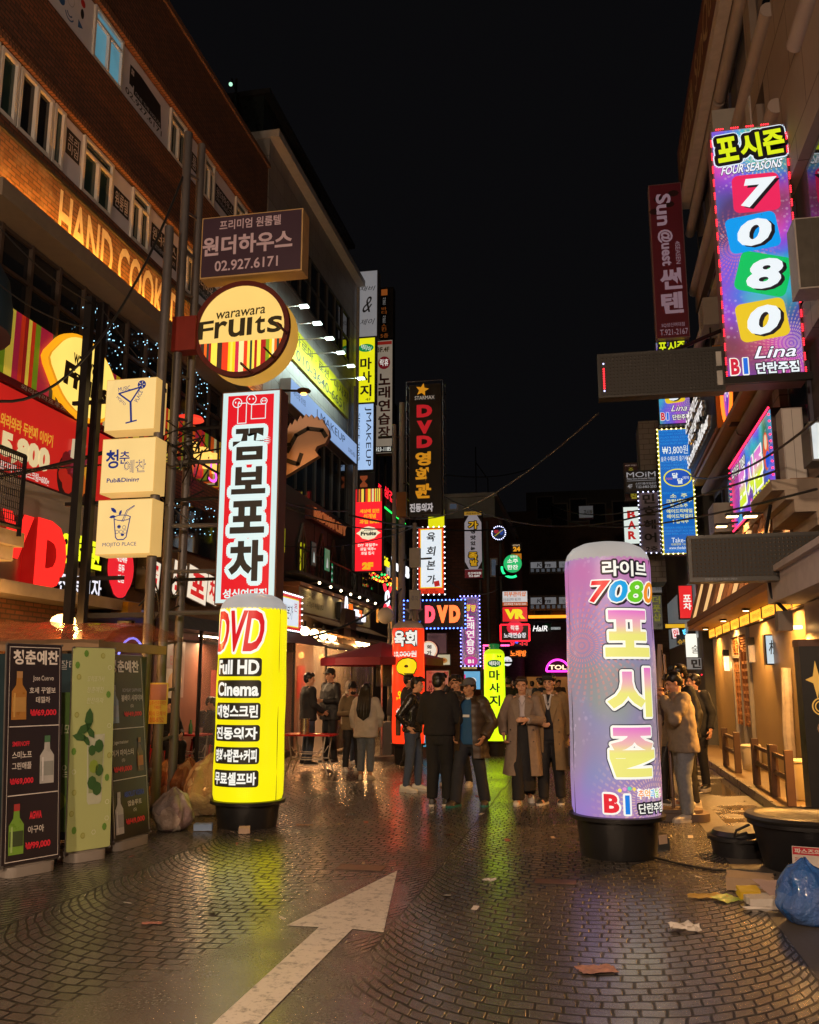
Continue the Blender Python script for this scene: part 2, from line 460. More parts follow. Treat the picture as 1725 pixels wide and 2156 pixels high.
GR = slab_mat((.05, .043, .036), (.15, .125, .10), .0, 30, 1.2)
CC = slab_mat((.05, .043, .037), (.15, .13, .11), .16, 22)
th.quad(Fr((1.2, -4, 0), XDIR, YDIR), 0, 0, .3, 70, 0, GR)
th.quad(Fr((1.5, -4, 0), XDIR, YDIR), 0, 0, 6, 70, 0, CC)
th = Thing('road_marking', '', '', kind='structure')
m, t = newmat('worn_road_paint'); o = t.obj(); g = t.noise(o, 40, 5, .7); b = t.noise(o, 2.5, 4)
sp = t.n('SeparateXYZ'); t.l(o, sp.inputs[0])
sh = t.m('MULTIPLY', t.m('ABSOLUTE', t.m('SUBTRACT', t.m('FLOORED_MODULO', t.m('ADD', sp.outputs[0], .02), .23), .115)), 200, clamp=True)
c = t.mix(t.m('MULTIPLY', b, .7), (.78, .71, .62), (.6, .54, .46))
c = t.mix(t.m('MULTIPLY', t.m('SUBTRACT', g, t.m('MULTIPLY_ADD', b, -.2, .70)), 7, clamp=True), c, (.13, .115, .10))
wr = t.m('MULTIPLY', t.m('SUBTRACT', t.noise(o, 9, 8, .78), .515), 9, clamp=True); c = t.mix(t.m('MULTIPLY', wr, .75), c, (.14, .12, .105))
t.l(c, t.b.inputs['Base Color']); t.l(t.m('MULTIPLY_ADD', g, .3, .3), t.b.inputs['Roughness']); t.bump(g, .2, .004)
fr = Fr((-1.77, 0, .004), XDIR, YDIR)
th.poly(fr, [(-.105, 3.6), (.105, 3.6), (.12, 6.34), (.345, 6.30), (.02, 8.27), (-.345, 6.34), (-.115, 6.34)], 0, .002, m)
# manhole / patch plates in the street
for i, (px, py, w, h, lab) in enumerate(((760, 1828, .42, .22, 'small rusty iron plate set in the cobbles beyond the arrow head'), (1170, 1858, .34, .16, 'small pale iron plate set in the cobbles before the rainbow column'))):
 p = G(px, py); t_ = Thing('cover_plate', lab, 'cover plate', 'iron plates in the street', mat=mat('#7a5a4a', .45, .3, .3))
 t_.box(p.x - w / 2, p.y - h / 2, 0.001, p.x + w / 2, p.y + h / 2, .008)
 r_ = t_.part('rim', mat('#3a2c25', .5, .3));
 for a in (0, 1):
  r_.box(p.x - w / 2 - .02, p.y - h / 2 - .02 + a * (h + .02), .001, p.x + w / 2 + .02, p.y - h / 2 + a * (h + .02), .006)

# ================================================================== left: brick building
def brick_mat(name, c1, c2, mortar, w=.21, h=.07, ax='YZ', rough=.8, msize=.012, lime=0.0):
 m, t = newmat(name); o = t.obj(); sp = t.n('SeparateXYZ'); t.l(o, sp.inputs[0])
 cb = t.n('CombineXYZ'); ch = dict(X=0, Y=1, Z=2)
 t.l(sp.outputs[ch[ax[0]]], cb.inputs[0]); t.l(sp.outputs[ch[ax[1]]], cb.inputs[1])
 br = t.n('TexBrick'); br.inputs['Scale'].default_value = 1.0; br.inputs['Brick Width'].default_value = w; br.inputs['Row Height'].default_value = h
 br.inputs['Mortar Size'].default_value = msize; br.inputs['Mortar Smooth'].default_value = .2; br.inputs['Bias'].default_value = -.1
 t.l(cb.outputs[0], br.inputs['Vector'])
 for i, c in (('Color1', c1), ('Color2', c2), ('Mortar', mortar)): br.inputs[i].default_value = (*lin(c), 1)
 c = t.mix(t.m('MULTIPLY', t.noise(o, 1.3, 5, .65), .75), br.outputs['Color'], t.mix(.65, br.outputs['Color'], (.012, .008, .006)))
 c = t.mix(t.m('MULTIPLY', t.noise(o, 9, 4), .5), c, t.mix(.5, c, (.3, .15, .08)))
 if lime: c = t.mix(t.m('MULTIPLY', t.m('SUBTRACT', t.noise(o, 3.5, 4), .5), 2 * lime, clamp=True), c, (.5, .42, .32))
 t.l(c, t.b.inputs['Base Color']); t.b.inputs['Roughness'].default_value = rough
 t.bump(t.m('SUBTRACT', 1, br.outputs['Fac']), .5, .012)
 return m
XL = -8.0
BR = brick_mat('red_brick', (.23, .075, .035), (.11, .04, .022), (.03, .02, .016))
BRH = brick_mat('old_brick', (.42, .22, .12), (.22, .11, .06), (.12, .09, .07), .2, .075, lime=.8)
PANEL = mat((.58, .56, .6), .55, 0, .12, 2); FRAME = mat((.62, .6, .58), .45, 0, .1); FRAMED = mat((.045, .042, .04), .5)
GLASSG = mat((.025, .05, .045), .08, 0, .3, 1.2, 0); GLASSD = mat((.012, .014, .018), .06, 0, .3, 1.0, 0)
LITWIN = em((.12, .33, .42), .55, .35, True, 2.5)
bb = Thing('brick_building', 'four storey red brick building with white window bands above a lit brick strip', 'building')
w = bb.part('wall', BR)
for z0, z1 in ((13.25, 15.2), (10.71, 12.2), (9.46, 9.66), (0, 8.33)):
 w.box(XL - 8, 3.0, z0, XL, 20.9, z1)
w.box(XL - 8, 3.0, 8.33, XL - .02, 20.88, 9.46, BR)
for z0, z1 in ((12.2, 13.25), (9.66, 10.71)):
 w.box(XL - 8, 3.0, z0, XL - .06, 20.88, z1, PANEL)
w.box(XL - 8.05, 2.95, 15.2, XL + .05, 20.95, 15.32, mat((.14, .07, .045), .8))
sc_ = bb.part('soldier_course', brick_mat('soldier', (.30, .12, .06), (.16, .07, .04), (.03, .02, .016), .075, .3))
for z in (13.25, 10.71): sc_.box(XL + .002, 3.0, z + .002, XL + .07, 20.9, z + .13)
def win(bld, y0, y1, z0, z1, X, glass, frm=FRAME, panes=2, trans=True, face=1, depth=.06, fw=.055):
 wn = bld.part('window', frm)
 fr = Fr((X, y0, z0), YDIR, ZUP) if face == 1 else Fr((X, y1, z0), (0, -1, 0), ZUP)
 W_, H_ = y1 - y0, z1 - z0
 gl = wn.part('pane', glass)
 gl.quad(fr, fw, fw, W_ - fw, H_ - fw, .008)
 for a in (0, W_ - fw): wn.obox(fr, a, 0, 0, a + fw, H_, depth)
 for a in (0, H_ - fw): wn.obox(fr, fw, a, 0.001, W_ - fw, a + fw, depth - .002)
 hz = H_ * .74 if trans else H_ - fw
 if trans: wn.obox(fr, fw, hz, .002, W_ - fw, hz + fw * .8, depth - .004)
 for k in range(1, panes):
  u = W_ * k / panes
  wn.obox(fr, u - fw / 2, fw, .003, u + fw / 2, hz, depth + (.01 if k % 2 else 0))
 return wn
for y0, y1, g in ((12.44, 13.42, LITWIN), (15.36, 16.1, GLASSG), (17.02, 17.6, GLASSG), (18.86, 19.6, GLASSG)): win(bb, y0, y1, 12.22, 13.22, XL - .06, g)
for y0, y1, g in ((10.66, 11.5, GLASSD), (12.4, 13.36, GLASSG), (14.06, 14.74, GLASSG), (16.1, 16.75, GLASSG), (18.2, 18.9, GLASSG)): win(bb, y0, y1, 9.68, 10.69, XL - .06, g, trans=y0 > 12)
for y0, y1 in ((10.2, 10.62), (11.54, 11.84), (9.3, 10.15)): win(bb, y0, y1, 9.68, 10.69, XL - .06, GLASSG, panes=1, trans=False)
BNM = mat((.66, .64, .7), .5, 0, .06)
K = mat((.012, .011, .014), .6); Wt = mat((.6, .58, .62), .55)
fr = Fr((XL - .05, 0, 0), YDIR, ZUP)
D3 = .62
for y0, y1, z0, z1 in ((11.2, 12.42, 12.32, 13.08), (13.46, 15.3, 12.32, 13.08), (16.14, 16.98, 12.32, 13.08), (17.64, 18.82, 12.32, 13.08), (11.87, 12.37, 9.04, 10.1), (13.4, 14.04, 9.04, 10.1), (14.78, 16.06, 9.04, 10.1), (16.8, 18.16, 9.04, 10.1)):
 bn = bb.part('banner', BNM); bn.obox(fr, y0, z0 + (D3 if z0 < 10 else -.08), 0, y1, z1 + (D3 - .05 if z0 < 10 else .12), .012)
f2 = Fr((XL - .037, 0, 0), YDIR, ZUP)
bn = bb.part('banner_print', K)
bn.poly(f2, [(13.72, 12.6), (13.72, 13.0), (14.1, 13.04), (14.95, 12.98), (15.02, 12.5), (13.9, 12.5), (13.9, 12.66), (13.86, 12.66), (13.86, 12.6)], 0.001, None, K)
bn.text(f2, 'ONE THE HOUSE', 13.95, 12.53, 14.98, 12.6, .005, Wt)
bn.text(f2, '02.927.6171', 13.6, 12.35, 15.05, 12.47, .003, K, off=.01)
for k in (0, 1):
 for j in (0, 1): bn.quad(f2, 13.77 + .055 * k, 12.84 + .06 * j, 13.815 + .055 * k, 12.89 + .06 * j, .004, Wt)
for y0, y1, z0, z1, tx in ((11.92, 12.33, 9.45, 9.9, '프리\n미엄'), (13.44, 14.0, 9.35, 9.75, '원룸텔'), (14.86, 15.98, 9.28, 9.8, '원더하우스'), (16.86, 18.1, 9.28, 9.8, '원더하우스'), (17.7, 18.78, 12.46, 12.9, '원더하우스'), (16.2, 16.92, 12.5, 12.9, '원룸텔')):
 z0 += D3 if z0 < 10 else 0; z1 += D3 if z1 < 10 else 0
 bn = bb.part('banner_print', K); bn.quad(f2, y0, z0, y1, z1, .001, K)
 two = 'ONETHEHOUSE.CO.KR' if y1 - y0 > 1 else None
 zb = z0 + (z1 - z0) * (.4 if two else .12)
 bn.text(f2, tx, y0 + .05, zb, y1 - .05, z1 - .05, .004, Wt, off=.01)
 if two: bn.text(f2, two, y0 + .06, z0 + .06, y1 - .06, z0 + .15, .004, Wt)
bn = bb.part('banner_print', K); BL = mat((.04, .12, .3), .5); RD = mat((.5, .03, .03), .5)
for u, v, r, m_ in ((11.5, 12.55, .1, BL), (12.1, 12.95, .07, RD)): bn.disc(f2, u, v, r, r, .002, None, m_)
bn.ring(f2, 11.75, 12.5, .06, .085, .002, BL, a0=3.4, a1=5.9); bn.ring(f2, 11.75, 12.48, .11, .135, .002, BL, a0=3.4, a1=5.9); bn.disc(f2, 12.05, 12.5, .1, .09, .002, None, BL, 3)
bn.disc(f2, 12.1, 12.75, .05, .09, .002, None, K); bn.ring(f2, 11.75, 12.75, .1, .112, .002, mat((.4, .4, .42)), k=1.2)
# lit brick band with painted letters, ledge with an LED strip
hb = bb.part('brick_band', BRH); hb.box(XL - .015, 9.9, 8.34, XL + .05, 20.88, 9.44)
for z in (8.34, 9.38): hb.box(XL + .052, 9.9, z, XL + .09, 20.86, z + .06, FRAMED)
lt = bb.part('lettering', mat((.85, .78, .66), .7, 0, .3, 9))
lt.text(Fr((XL + .052, 0, 0), YDIR, ZUP), 'HAND COOKED', onX(118, 440, XL).y, 8.47, onX(372, 665, XL).y, 9.32, .003, off=.02)
lg = bb.part('ledge', mat((.2, .16, .12), .7)); lg.box(XL + .002, 9.8, 8.06, XL + .5, 20.86, 8.32)
led = bb.part('light_strip', em('#ffa030', 170, 0)); led.box(XL + .30, 9.9, 8.322, XL + .325, 20.8, 8.335)
# second floor glazing
g2 = bb.part('glazing', GLASSD); g2.quad(Fr((XL + .004, 0, 0), YDIR, ZUP), 9.0, 6.86, 20.8, 8.05)
g3 = bb.part('mullions', mat((.05, .035, .028), .5)); fr = Fr((XL, 0, 0), YDIR, ZUP)
y = 9.0
while y < 20.8:
 g3.obox(fr, y, 6.86, .006, y + .06, 8.05, .07); y += .72
for z in (6.86, 7.4, 7.99): g3.obox(fr, 9.0, z, .008, 20.8, z + .05, .06)
low = bb.part('shop_wall', mat((.20, .125, .07), .85, 0, .6, 40)); low.box(XL + .002, 14.3, .02, XL + .06, 20.86, 4.2)
gl = bb.part('shop_window', GLASSD); gl.box(XL + .002, 14.5, 4.25, XL + .1, 20.8, 5.2)
# ================================================================== left: pale tiled building
def tile_mat(c, w=.6, h=.6, ax='YZ', mort=(.12, .12, .12), rough=.5, ms=.008):
 return brick_mat('tiles', tuple(x * 1.05 for x in lin(c)), tuple(x * .92 for x in lin(c)), mort, w, h, ax, rough, ms)
wb = Thing('tiled_building', 'pale grey tiled building with dark upper glazing behind the round fruit sign', 'building')
w = wb.part('wall', tile_mat((.36, .36, .35)))
w.box(XL - 8, 20.96, 0, XL, 30.4, 4.7); w.box(XL - 8, 20.96, 14.4, XL, 30.4, 16.1); w.box(XL - 8, 20.96, 10.6, XL, 30.4, 12.7); w.box(XL - 8, 20.97, 4.7, XL - .02, 30.38, 14.4)
w.box(XL - .018, 29.3, 4.72, XL + .001, 30.4, 10.58); w.box(XL - .018, 29.3, 12.72, XL + .001, 30.4, 14.38); w.box(XL - .018, 20.98, 4.72, XL + .001, 21.9, 10.58); w.box(XL - .018, 20.98, 12.72, XL + .001, 21.9, 14.38)
cn = wb.part('cornice', mat((.42, .4, .38), .7)); cn.box(XL - 8.1, 20.9, 16.1, XL + .28, 30.5, 16.32); cn.box(XL - 8, 21.2, 16.32, XL - .3, 30.2, 17.6, mat((.015, .02, .02), .3))
cn.box(XL - 7, 21.1, 17.6, XL - .1, 30.4, 17.75, mat((.02, .02, .022), .5))
gz = wb.part('glazing', GLASSD); gz.quad(Fr((XL - .016, 0, 0), YDIR, ZUP), 21.9, 12.72, 29.3, 14.4); gz = wb.part('glazing', GLASSD); gz.quad(Fr((XL - .016, 0, 0), YDIR, ZUP), 21.9, 6.98, 29.3, 9.0)
ml = wb.part('mullions', FRAMED); fr = Fr((XL - .02, 0, 0), YDIR, ZUP)
for i in range(9):
 yy = 21.9 + i * 7.34 / 8
 ml.obox(fr, yy, 12.72, .006, yy + .06, 14.4, .06); ml.obox(fr, yy, 7, .006, yy + .06, 9.0, .06)
for z in (12.7, 13.5, 14.36): ml.obox(fr, 21.9, z, .008, 29.36, z + .06, .05)
dk = wb.part('dark_cladding', mat((.03, .02, .015), .7, 0, .4, 14)); dk.box(XL + .002, 21, 3.0, XL + .05, 30.38, 6.95)
pipe = wb.part('drain_pipe', mat((.3, .3, .3), .5)); pipe.tube((XL + .12, 30.1, 3.3), (XL + .12, 30.1, 15.9), .06); pipe.tube((XL + .12, 29.8, 3.3), (XL + .12, 29.8, 12), .05)
# gothic windows, balcony
for i, y in enumerate((24.0, 25.9, 27.2, 28.3)):
 wn = wb.part('arched_window', mat((.11, .065, .04), .7)); gl = wn.part('pane', mat((.015, .045, .04), .1, 0, .4, 1, 0)); f_ = Fr((XL + .052, y, 4.0), YDIR, ZUP)
 gl.poly(f_, [(0, 0), (.62, 0), (.62, 1.45), (.31, 2.0), (0, 1.45)], .003)
 for a, b, c, d in ((-.06, 0, .02, 1.5), (.60, 0, .68, 1.5), (.28, 0, .34, 1.9)): wn.obox(f_, a, b, .0, c, d, .06)
 for sg in (0, 1):
  q = [(-.06, 1.47), (.31, 2.12), (.31, 1.98), (.02, 1.47)]
  if sg: q = [(.62 - a, b) for a, b in q][::-1]
  wn.poly(f_, q, .002, .062)
bl = wb.part('balcony', mat((.03, .024, .02), .6)); bl.box(XL + .055, 22.2, 4.42, XL + .7, 30.2, 4.5)
bl.box(XL + .64, 22.2, 5.08, XL + .68, 30.2, 5.13)
for i in range(17):
 yy = 22.2 + i * .5
 bl.tube((XL + .66, yy, 4.5), (XL + .66, yy, 5.08), .012, n=5); bl.tube((XL + .66, yy, 4.5), (XL + .66, yy + .5, 5.08), .009, n=5); bl.tube((XL + .66, yy + .5, 4.5), (XL + .66, yy, 5.08), .009, n=5)
# ================================================================== left: farther buildings
db = Thing('dark_building', 'dark building with a glazed bar front beyond the pale tiled one', 'building')
w = db.part('wall', mat((.05, .045, .045), .8)); w.box(XL - 8, 31.0, 0, XL, 42, 12.4)
gz = db.part('glazing', GLASSD); gz.quad(Fr((XL + .004, 0, 0), YDIR, ZUP), 31.4, 5.0, 41.6, 7.3); gz.quad(Fr((XL + .004, 0, 0), YDIR, ZUP), 31.4, 8.6, 41.6, 11.6)
ml = db.part('mullions', FRAMED); fr = Fr((XL, 0, 0), YDIR, ZUP)
for i in range(9): ml.obox(fr, 31.4 + i * 1.27, 5, .006, 31.48 + i * 1.27, 11.6, .05)
lw = db.part('lit_window', em('#ff9d3c', 1.0, .3)); fr = Fr((XL + .012, 0, 0), YDIR, ZUP)
for a, b in ((32.6, 5.4), (34.4, 5.9), (37.4, 5.5), (33.8, 3.9), (36.2, 3.8), (39, 5.3)): lw.quad(fr, a, b, a + .35, b + .55)
rf = db.part('roof', mat((.03, .03, .03), .8)); rf.box(XL - 8, 30.9, 12.4, XL + .15, 42.1, 12.7); rf.box(XL - 5, 33, 12.7, XL - .5, 40, 14.4)
rb = Thing('corner_building', 'red brick corner building with white upper wall at the end of the street', 'building')
BRX = brick_mat('red_brick_front', (.17, .06, .04), (.10, .04, .028), (.05, .03, .025), .3, .15, 'XZ')
p0, p1 = onY(905, 1100, 43), onY(1058, 1100, 43)
zt = onY(1000, 1047, 43).z; zm = onY(1000, 1090, 43).z
w = rb.part('wall', BRX); w.box(p0.x - 3, 43, 0, p1.x, 60, zm)
w2 = rb.part('upper_wall', mat((.33, .36, .34), .75)); w2.box(p0.x - 3, 43, zm + .003, p1.x - .35, 60, zt)
cn = rb.part('roof', mat((.4, .42, .4), .7)); cn.box(p0.x - 3.2, 42.8, zt, p1.x - .2, 60, zt + .18)
for a, b, c, d in ((912, 1160, 930, 1205), (1033, 1175, 1048, 1215), (945, 1058, 965, 1075)):
 q0, q1 = onY(a, d, 43), onY(c, b, 43); f_ = Fr((q0.x, 42.99, q0.z), XDIR, ZUP)
 wn = rb.part('window', FRAME); wn.obox(f_, 0, 0, 0, q1.x - q0.x, q1.z - q0.z, .04); g_ = wn.part('pane', em((.10, .13, .18), .35, .4)); g_.quad(f_, .07, .07, q1.x - q0.x - .07, q1.z - q0.z - .07, .045)
dp = rb.part('drain_pipe', mat((.1, .1, .1), .5));
for px in (1010, 1026, 1053): q = onY(px, 1100, 42.9); dp.tube((q.x, 42.9, 0), (q.x, 42.9, zm - .2), .07, n=6)
eb = Thing('end_building', 'wide dark brick building closing the far end of the street', 'building')
YE = 56; p0, p1 = onY(1040, 1100, YE), onY(1500, 1100, YE); zt = onY(1150, 1075, YE).z
w = eb.part('wall', brick_mat('dark_brick', (.045, .032, .028), (.03, .022, .02), (.018, .015, .013), .3, .12, 'XZ')); w.box(p0.x - 4, YE, 0, p1.x, YE + 8, zt)
w.box(p0.x + 2, YE + 1, zt, p1.x - 3, YE + 7, zt + 1.4, mat((.03, .032, .036), .8))
for (a, b, c, d) in ((1115, 1178, 1204, 1209), (1115, 1253, 1204, 1286)):
 q0, q1 = onY(a, d, YE), onY(c, b, YE); f_ = Fr((q0.x, YE - .02, q0.z), XDIR, ZUP); W_, H_ = q1.x - q0.x, q1.z - q0.z
 wn = eb.part('window', mat((.22, .22, .23), .6)); wn.obox(f_, 0, 0, 0, W_, H_, .06); g_ = wn.part('pane', em((.10, .11, .13), .5, .3)); tx = wn.part('lettering', mat((.06, .02, .02), .6))
 for k in range(8): g_.quad(f_, .1 + k * W_ / 8, .12, (k + 1) * W_ / 8 - .04, H_ * .36, .07)
 for k in range(3): wn.quad(f_, .1 + k * W_ / 3, H_ * .42, (k + 1) * W_ / 3 - .08, H_ - .12, .064, em((.3, .3, .32), .42, .2))
 tx.text(f_, 'Kim', .5, H_ * .5, 1.3, H_ * .8, .07, sh=.2); tx.text(f_, '영문고시원', W_ / 3 + .3, H_ * .5, W_ / 1.5 - .4, H_ * .72, .07, off=.02); tx.text(f_, '929-2211', W_ / 1.5 + .3, H_ * .5, W_ - .4, H_ * .7, .07, mat((.04, .05, .2)))
for i, (a, b) in enumerate(((1130, 1095), (1160, 1110), (1200, 1100), (1125, 1330), (1240, 1110), (1290, 1105))):
 q = onY(a, b, YE); f_ = Fr((q.x, YE - .02, q.z), XDIR, ZUP); wn = eb.part('window', FRAMED); wn.obox(f_, 0, 0, 0, 1.1, 1.5, .05); g_ = wn.part('pane', GLASSD); g_.quad(f_, .08, .08, 1.02, 1.42, .055)
ls = eb.part('light_strip', em('#ff8a1e', 2.2, .2)); q0, q1 = onY(1113, 1300, YE - .3), onY(1196, 1300, YE - .3); ls.box(q0.x, YE - .3, q0.z - .1, q1.x, YE - .22, q0.z + .12)
aw = eb.part('awning', mat((.03, .028, .03), .6)); aw.box(q0.x, YE - 1.2, q0.z - .3, q1.x + 3, YE - .01, q0.z - .12)
sf = eb.part('shop_front', em('#a86a30', .4, .9, True, .9)); q0, q1 = onY(1110, 1460, YE - .1), onY(1200, 1425, YE - .1); sf.box(q0.x, YE - .1, .1, q1.x + 2, YE - .05, q1.z)
# ================================================================== right: hotel building
XR = 3.0
STONE = brick_mat('stone_panels', (.33, .27, .235), (.29, .24, .21), (.08, .065, .055), 1.3, 1.0, 'YZ', .7, .012)
hbld = Thing('hotel_building', 'tall beige stone building with round ledges behind the big rainbow sign', 'building')
w = hbld.part('wall', STONE)
for z0, z1 in ((0, 2.72), (4.3, 4.55), (6.2, 6.7), (8.6, 9.1), (11.0, 11.7), (13.3, 15.5)): w.box(XR, -3, z0, XR + 9, 23, z1)
for z0, z1 in ((2.72, 4.3), (4.55, 6.2), (6.7, 8.6), (9.1, 11.0), (11.7, 13.3)):
 w.box(XR + .14, -3, z0, XR + 9, 22.98, z1, mat((.06, .05, .055), .7))
 y = -2.6
 while y < 22.5:
  wd = .5 if int(y * 10) % 3 else .9
  w.box(XR + .001, y, z0, XR + .2, y + wd, z1); y += 4.2
w.box(XR + .002, -3, 9.102, XR + 9, 13.6, 10.998)
tb = hbld.part('round_ledge', mat((.32, .26, .235), .7, 0, .2, 3))
for z in (6.3, 8.75, 9.95, 11.55, 13.2):
 for y in ((-3, 6.5, 12.7, 17.3) if z > 9 else (12.7, 17.3)): tb.tube((XR - .04, y, z), (XR - .04, min(22.9, y + {-3: 9.4, 6.5: 4.9, 12.7: 4.5, 17.3: 6}[y]), z), .12, n=14)
gb = hbld.part('gold_strip', mat((.55, .33, .09), .45, .3)); gb.box(XR - .32, 12.9, 6.46, XR + .02, 23, 6.56)
for z0, z1 in ((4.6, 6.15), (6.75, 8.55), (9.15, 10.95), (11.75, 13.25)):
 y = -1.9
 while y < 22:
  wn = hbld.part('window', mat((.05, .05, .08), .5)); f_ = Fr((XR + .135, y + 1.2, z0 + .1), (0, -1, 0), ZUP)
  wn.obox(f_, 0, 0, .0, 1.2, z1 - z0 - .2, .05); g_ = wn.part('pane', GLASSD); g_.quad(f_, .07, .07, 1.13, z1 - z0 - .27, .056); y += 2.1
rs = hbld.part('roof_ledge', mat((.5, .44, .40), .65)); rs.box(XR - .24, -3, 13.9, XR - .02, 22.9, 14.2)
# roof-high hotel sign board
t, S = wallsign('hotel_sign', 'long brown hotel sign board running along the roof edge at right', XR - .02, 'R', 23, 14.25, -2, 15.6, .2, mat((.13, .05, .035), .6, 0, .4, 2), mat((.35, .26, .2), .6))
lt = t.part('lettering', mat((.42, .30, .16), .5)); S.T(lt, '썬퀘스트 호텔', .02, .2, .14, .85, off=.02); S.T(lt, 'SunQuest HOTEL', .16, .2, .46, .85, off=.01, sh=.2); S.T(lt, 'HOTEL 썬퀘스트', .52, .2, .85, .85, off=.02)
# right: farther buildings
gb_ = Thing('louvred_building', 'grey building with a louvred plant screen beyond the hotel', 'building')
w = gb_.part('wall', mat((.10, .095, .09), .8)); w.box(XR - .2, 24, 0, XR + 8, 34, 7.6)
q0, q1 = onY(1357, 1150, 27), onY(1386, 885, 27)
lv = gb_.part('louvre_screen', tile_mat((.2, .2, .19), .35, .16, 'XZ', (.03, .03, .03))); lv.box(q0.x, 27, 4.5, q1.x, 28.5, q1.z)
w2 = gb_.part('lit_front', em((.5, .55, .56), .18, .4)); w2.quad(Fr((XR - .21, 33.8, 2.8), (0, -1, 0), ZUP), 0, 0, 9, 1.6)
g5 = Thing('far_block', 'dim brick block behind the signs on the right side of the far street', 'building')
w = g5.part('wall', brick_mat('dim_brick', (.06, .045, .04), (.045, .035, .03), (.02, .018, .016), .3, .12)); w.box(XR - 1, 35, 0, XR + 8, 55.9, 7.5)
for k in range(6):
 f_ = Fr((XR - 1.01, 54 - k * 3, 4.5), (0, -1, 0), ZUP); wn = g5.part('window', FRAMED); wn.obox(f_, 0, 0, 0, 1.2, 1.3, .04); g_ = wn.part('pane', em((.16, .15, .13), .5 if k % 2 else .1)); g_.quad(f_, .08, .08, 1.12, 1.22, .045)
# ---- izakaya on the ground floor at right
iz = Thing('restaurant_front', 'restaurant front with lit paper panels and speckled tan stone wall', 'restaurant front')
TAN = slab_mat((.28, .19, .08), (.52, .37, .17), -5, 14)
w = iz.part('wall', TAN); w.box(XR - .10, 14.6, .12, XR - .002, 17.7, 2.66); w.box(XR - .10, 19.9, .12, XR - .002, 22.9, 2.66); w.box(XR - .1, 12.0, .12, XR - .002, 14.6, 2.66)
dr = iz.part('door', mat((.22, .2, .19), .55)); f_ = Fr((XR - .1, 19.8, .12), (0, -1, 0), ZUP)
dr.obox(f_, 0, 0, -.08, 2.0, 2.54, -.02);
for a, b, c, d in ((0, 0, .12, 2.54), (1.88, 0, 2.0, 2.54), (.12, 2.42, 1.88, 2.54), (.98, 0, 1.06, 2.42), (.12, 2.0, .98, 2.06)): dr.obox(f_, a, b, -.02, c, d, .05)
wl = dr.part('wood_lattice', mat((.30, .13, .04), .6, 0, .35, 3));
for a in (.2, 1.1):
 for i in range(9): wl.obox(f_, a, .75 + i * .14, -.018, a + .7, .80 + i * .14, .02)
 for i in range(6): wl.obox(f_, a, 2.1 + i * .05, -.018, a + .7, 2.12 + i * .05, .02)
 for u in (a, a + .33, a + .68): wl.obox(f_, u, .7, -.017, u + .03, 2.4, .03)
gp = dr.part('pane', em('#c9781c', .25, .4)); gp.quad(f_, .14, .7, .96, 2.4, -.019); gp.quad(f_, 1.08, .7, 1.86, 2.4, -.019)
so = iz.part('soffit', mat((.42, .22, .07), .6, 0, .3, 3)); so.box(XR - .62, 12.4, 2.88, XR - .05, 23.2, 2.98)
so.box(XR - .64, 12.4, 2.98, XR - .60, 23.2, 3.1, mat((.2, .1, .04)))
lp = iz.part('lit_panel', em('#ffab2e', 1.7, .3, True, 2)); kf = iz.part('panel_frame', mat((.06, .04, .03), .6)); ik = iz.part('lettering', mat((.25, .12, .03), .7))
f_ = Fr((XR - .16, 23.0, 2.68), (0, -1, 0), ZUP)
iz.box(XR - .155, 12.5, 2.665, XR - .001, 23.0, 2.88, mat((.1, .07, .05)))
for k in range(9):
 a = k * 1.17; lp.quad(f_, a + .02, .01, a + 1.15, .19, 0.004); kf.obox(f_, a - .02, 0, .0, a + .02, .2, .02)
 ik.text(f_, '이자카야 곤조', a + .25, .06, a + .95, .14, .008)
# slanted timber screen above the soffit
sl = iz.part('timber_screen', mat((.26, .13, .06), .6, 0, .35, 4))
for k in range(14):
 y = 22.9 - k * .68
 if k % 3 == 1: wl = iz.part('lit_slat', em('#ffc880', .9, .3, True, 1.2))
 (wl if k % 3 == 1 else sl).path([(XR - .6, y, 3.0), (XR - .25, y, 4.2)], .05, n=4); sl.path([(XR - .55, y, 3.05), (XR - .25, y - .5, 4.15)], .02, n=4); sl.path([(XR - .55, y - .5, 3.05), (XR - .25, y, 4.15)], .02, n=4)
sl.box(XR - .3, 12.5, 4.2, XR + .02, 23.1, 4.32)
# terrace step with fence is built below; near stone pillar and beige canopy at the right edge
pl = Thing('stone_pillar', 'speckled grey stone pillar at the right edge under the beige canopy', 'pillar', mat=slab_mat((.10, .075, .055), (.22, .17, .13), -5, 40))
pl.box(2.62, 10.6, .02, 3.0, 11.95, 2.6)
cp = pl.part('capital', mat((.5, .45, .42), .7)); cp.box(2.25, 9.0, 2.62, 3.0, 12.2, 2.95)
cp.box(2.18, 8.9, 2.95, 3.0, 12.3, 3.02)
lg = Thing('stone_ledge', 'moulded beige stone ledge above the lower display board', 'ledge', mat=mat((.42, .34, .27), .75))
for i, (dx, z0, z1) in enumerate(((.7, 4.0, 4.14), (.55, 3.88, 4.0), (.45, 3.72, 3.88), (.2, 3.55, 3.72), (.1, 3.03, 3.55))): lg.box(XR - dx, 11.7, z0 + .002, XR - .002, 13.2 - i * .05, z1)
ter = Thing('terrace', '', '', kind='structure', mat=slab_mat((.12, .08, .04), (.32, .22, .12), -5, 24, .9))
ter.box(2.26, 12.0, 0.002, 3.0, 24, .12)
ter.box(2.22, 12.0, 0.002, 2.258, 24, .124, mat((.2, .19, .18), .3, .8))
ter.box(2.3, 6.0, .002, 3.0, 11.99, .06)
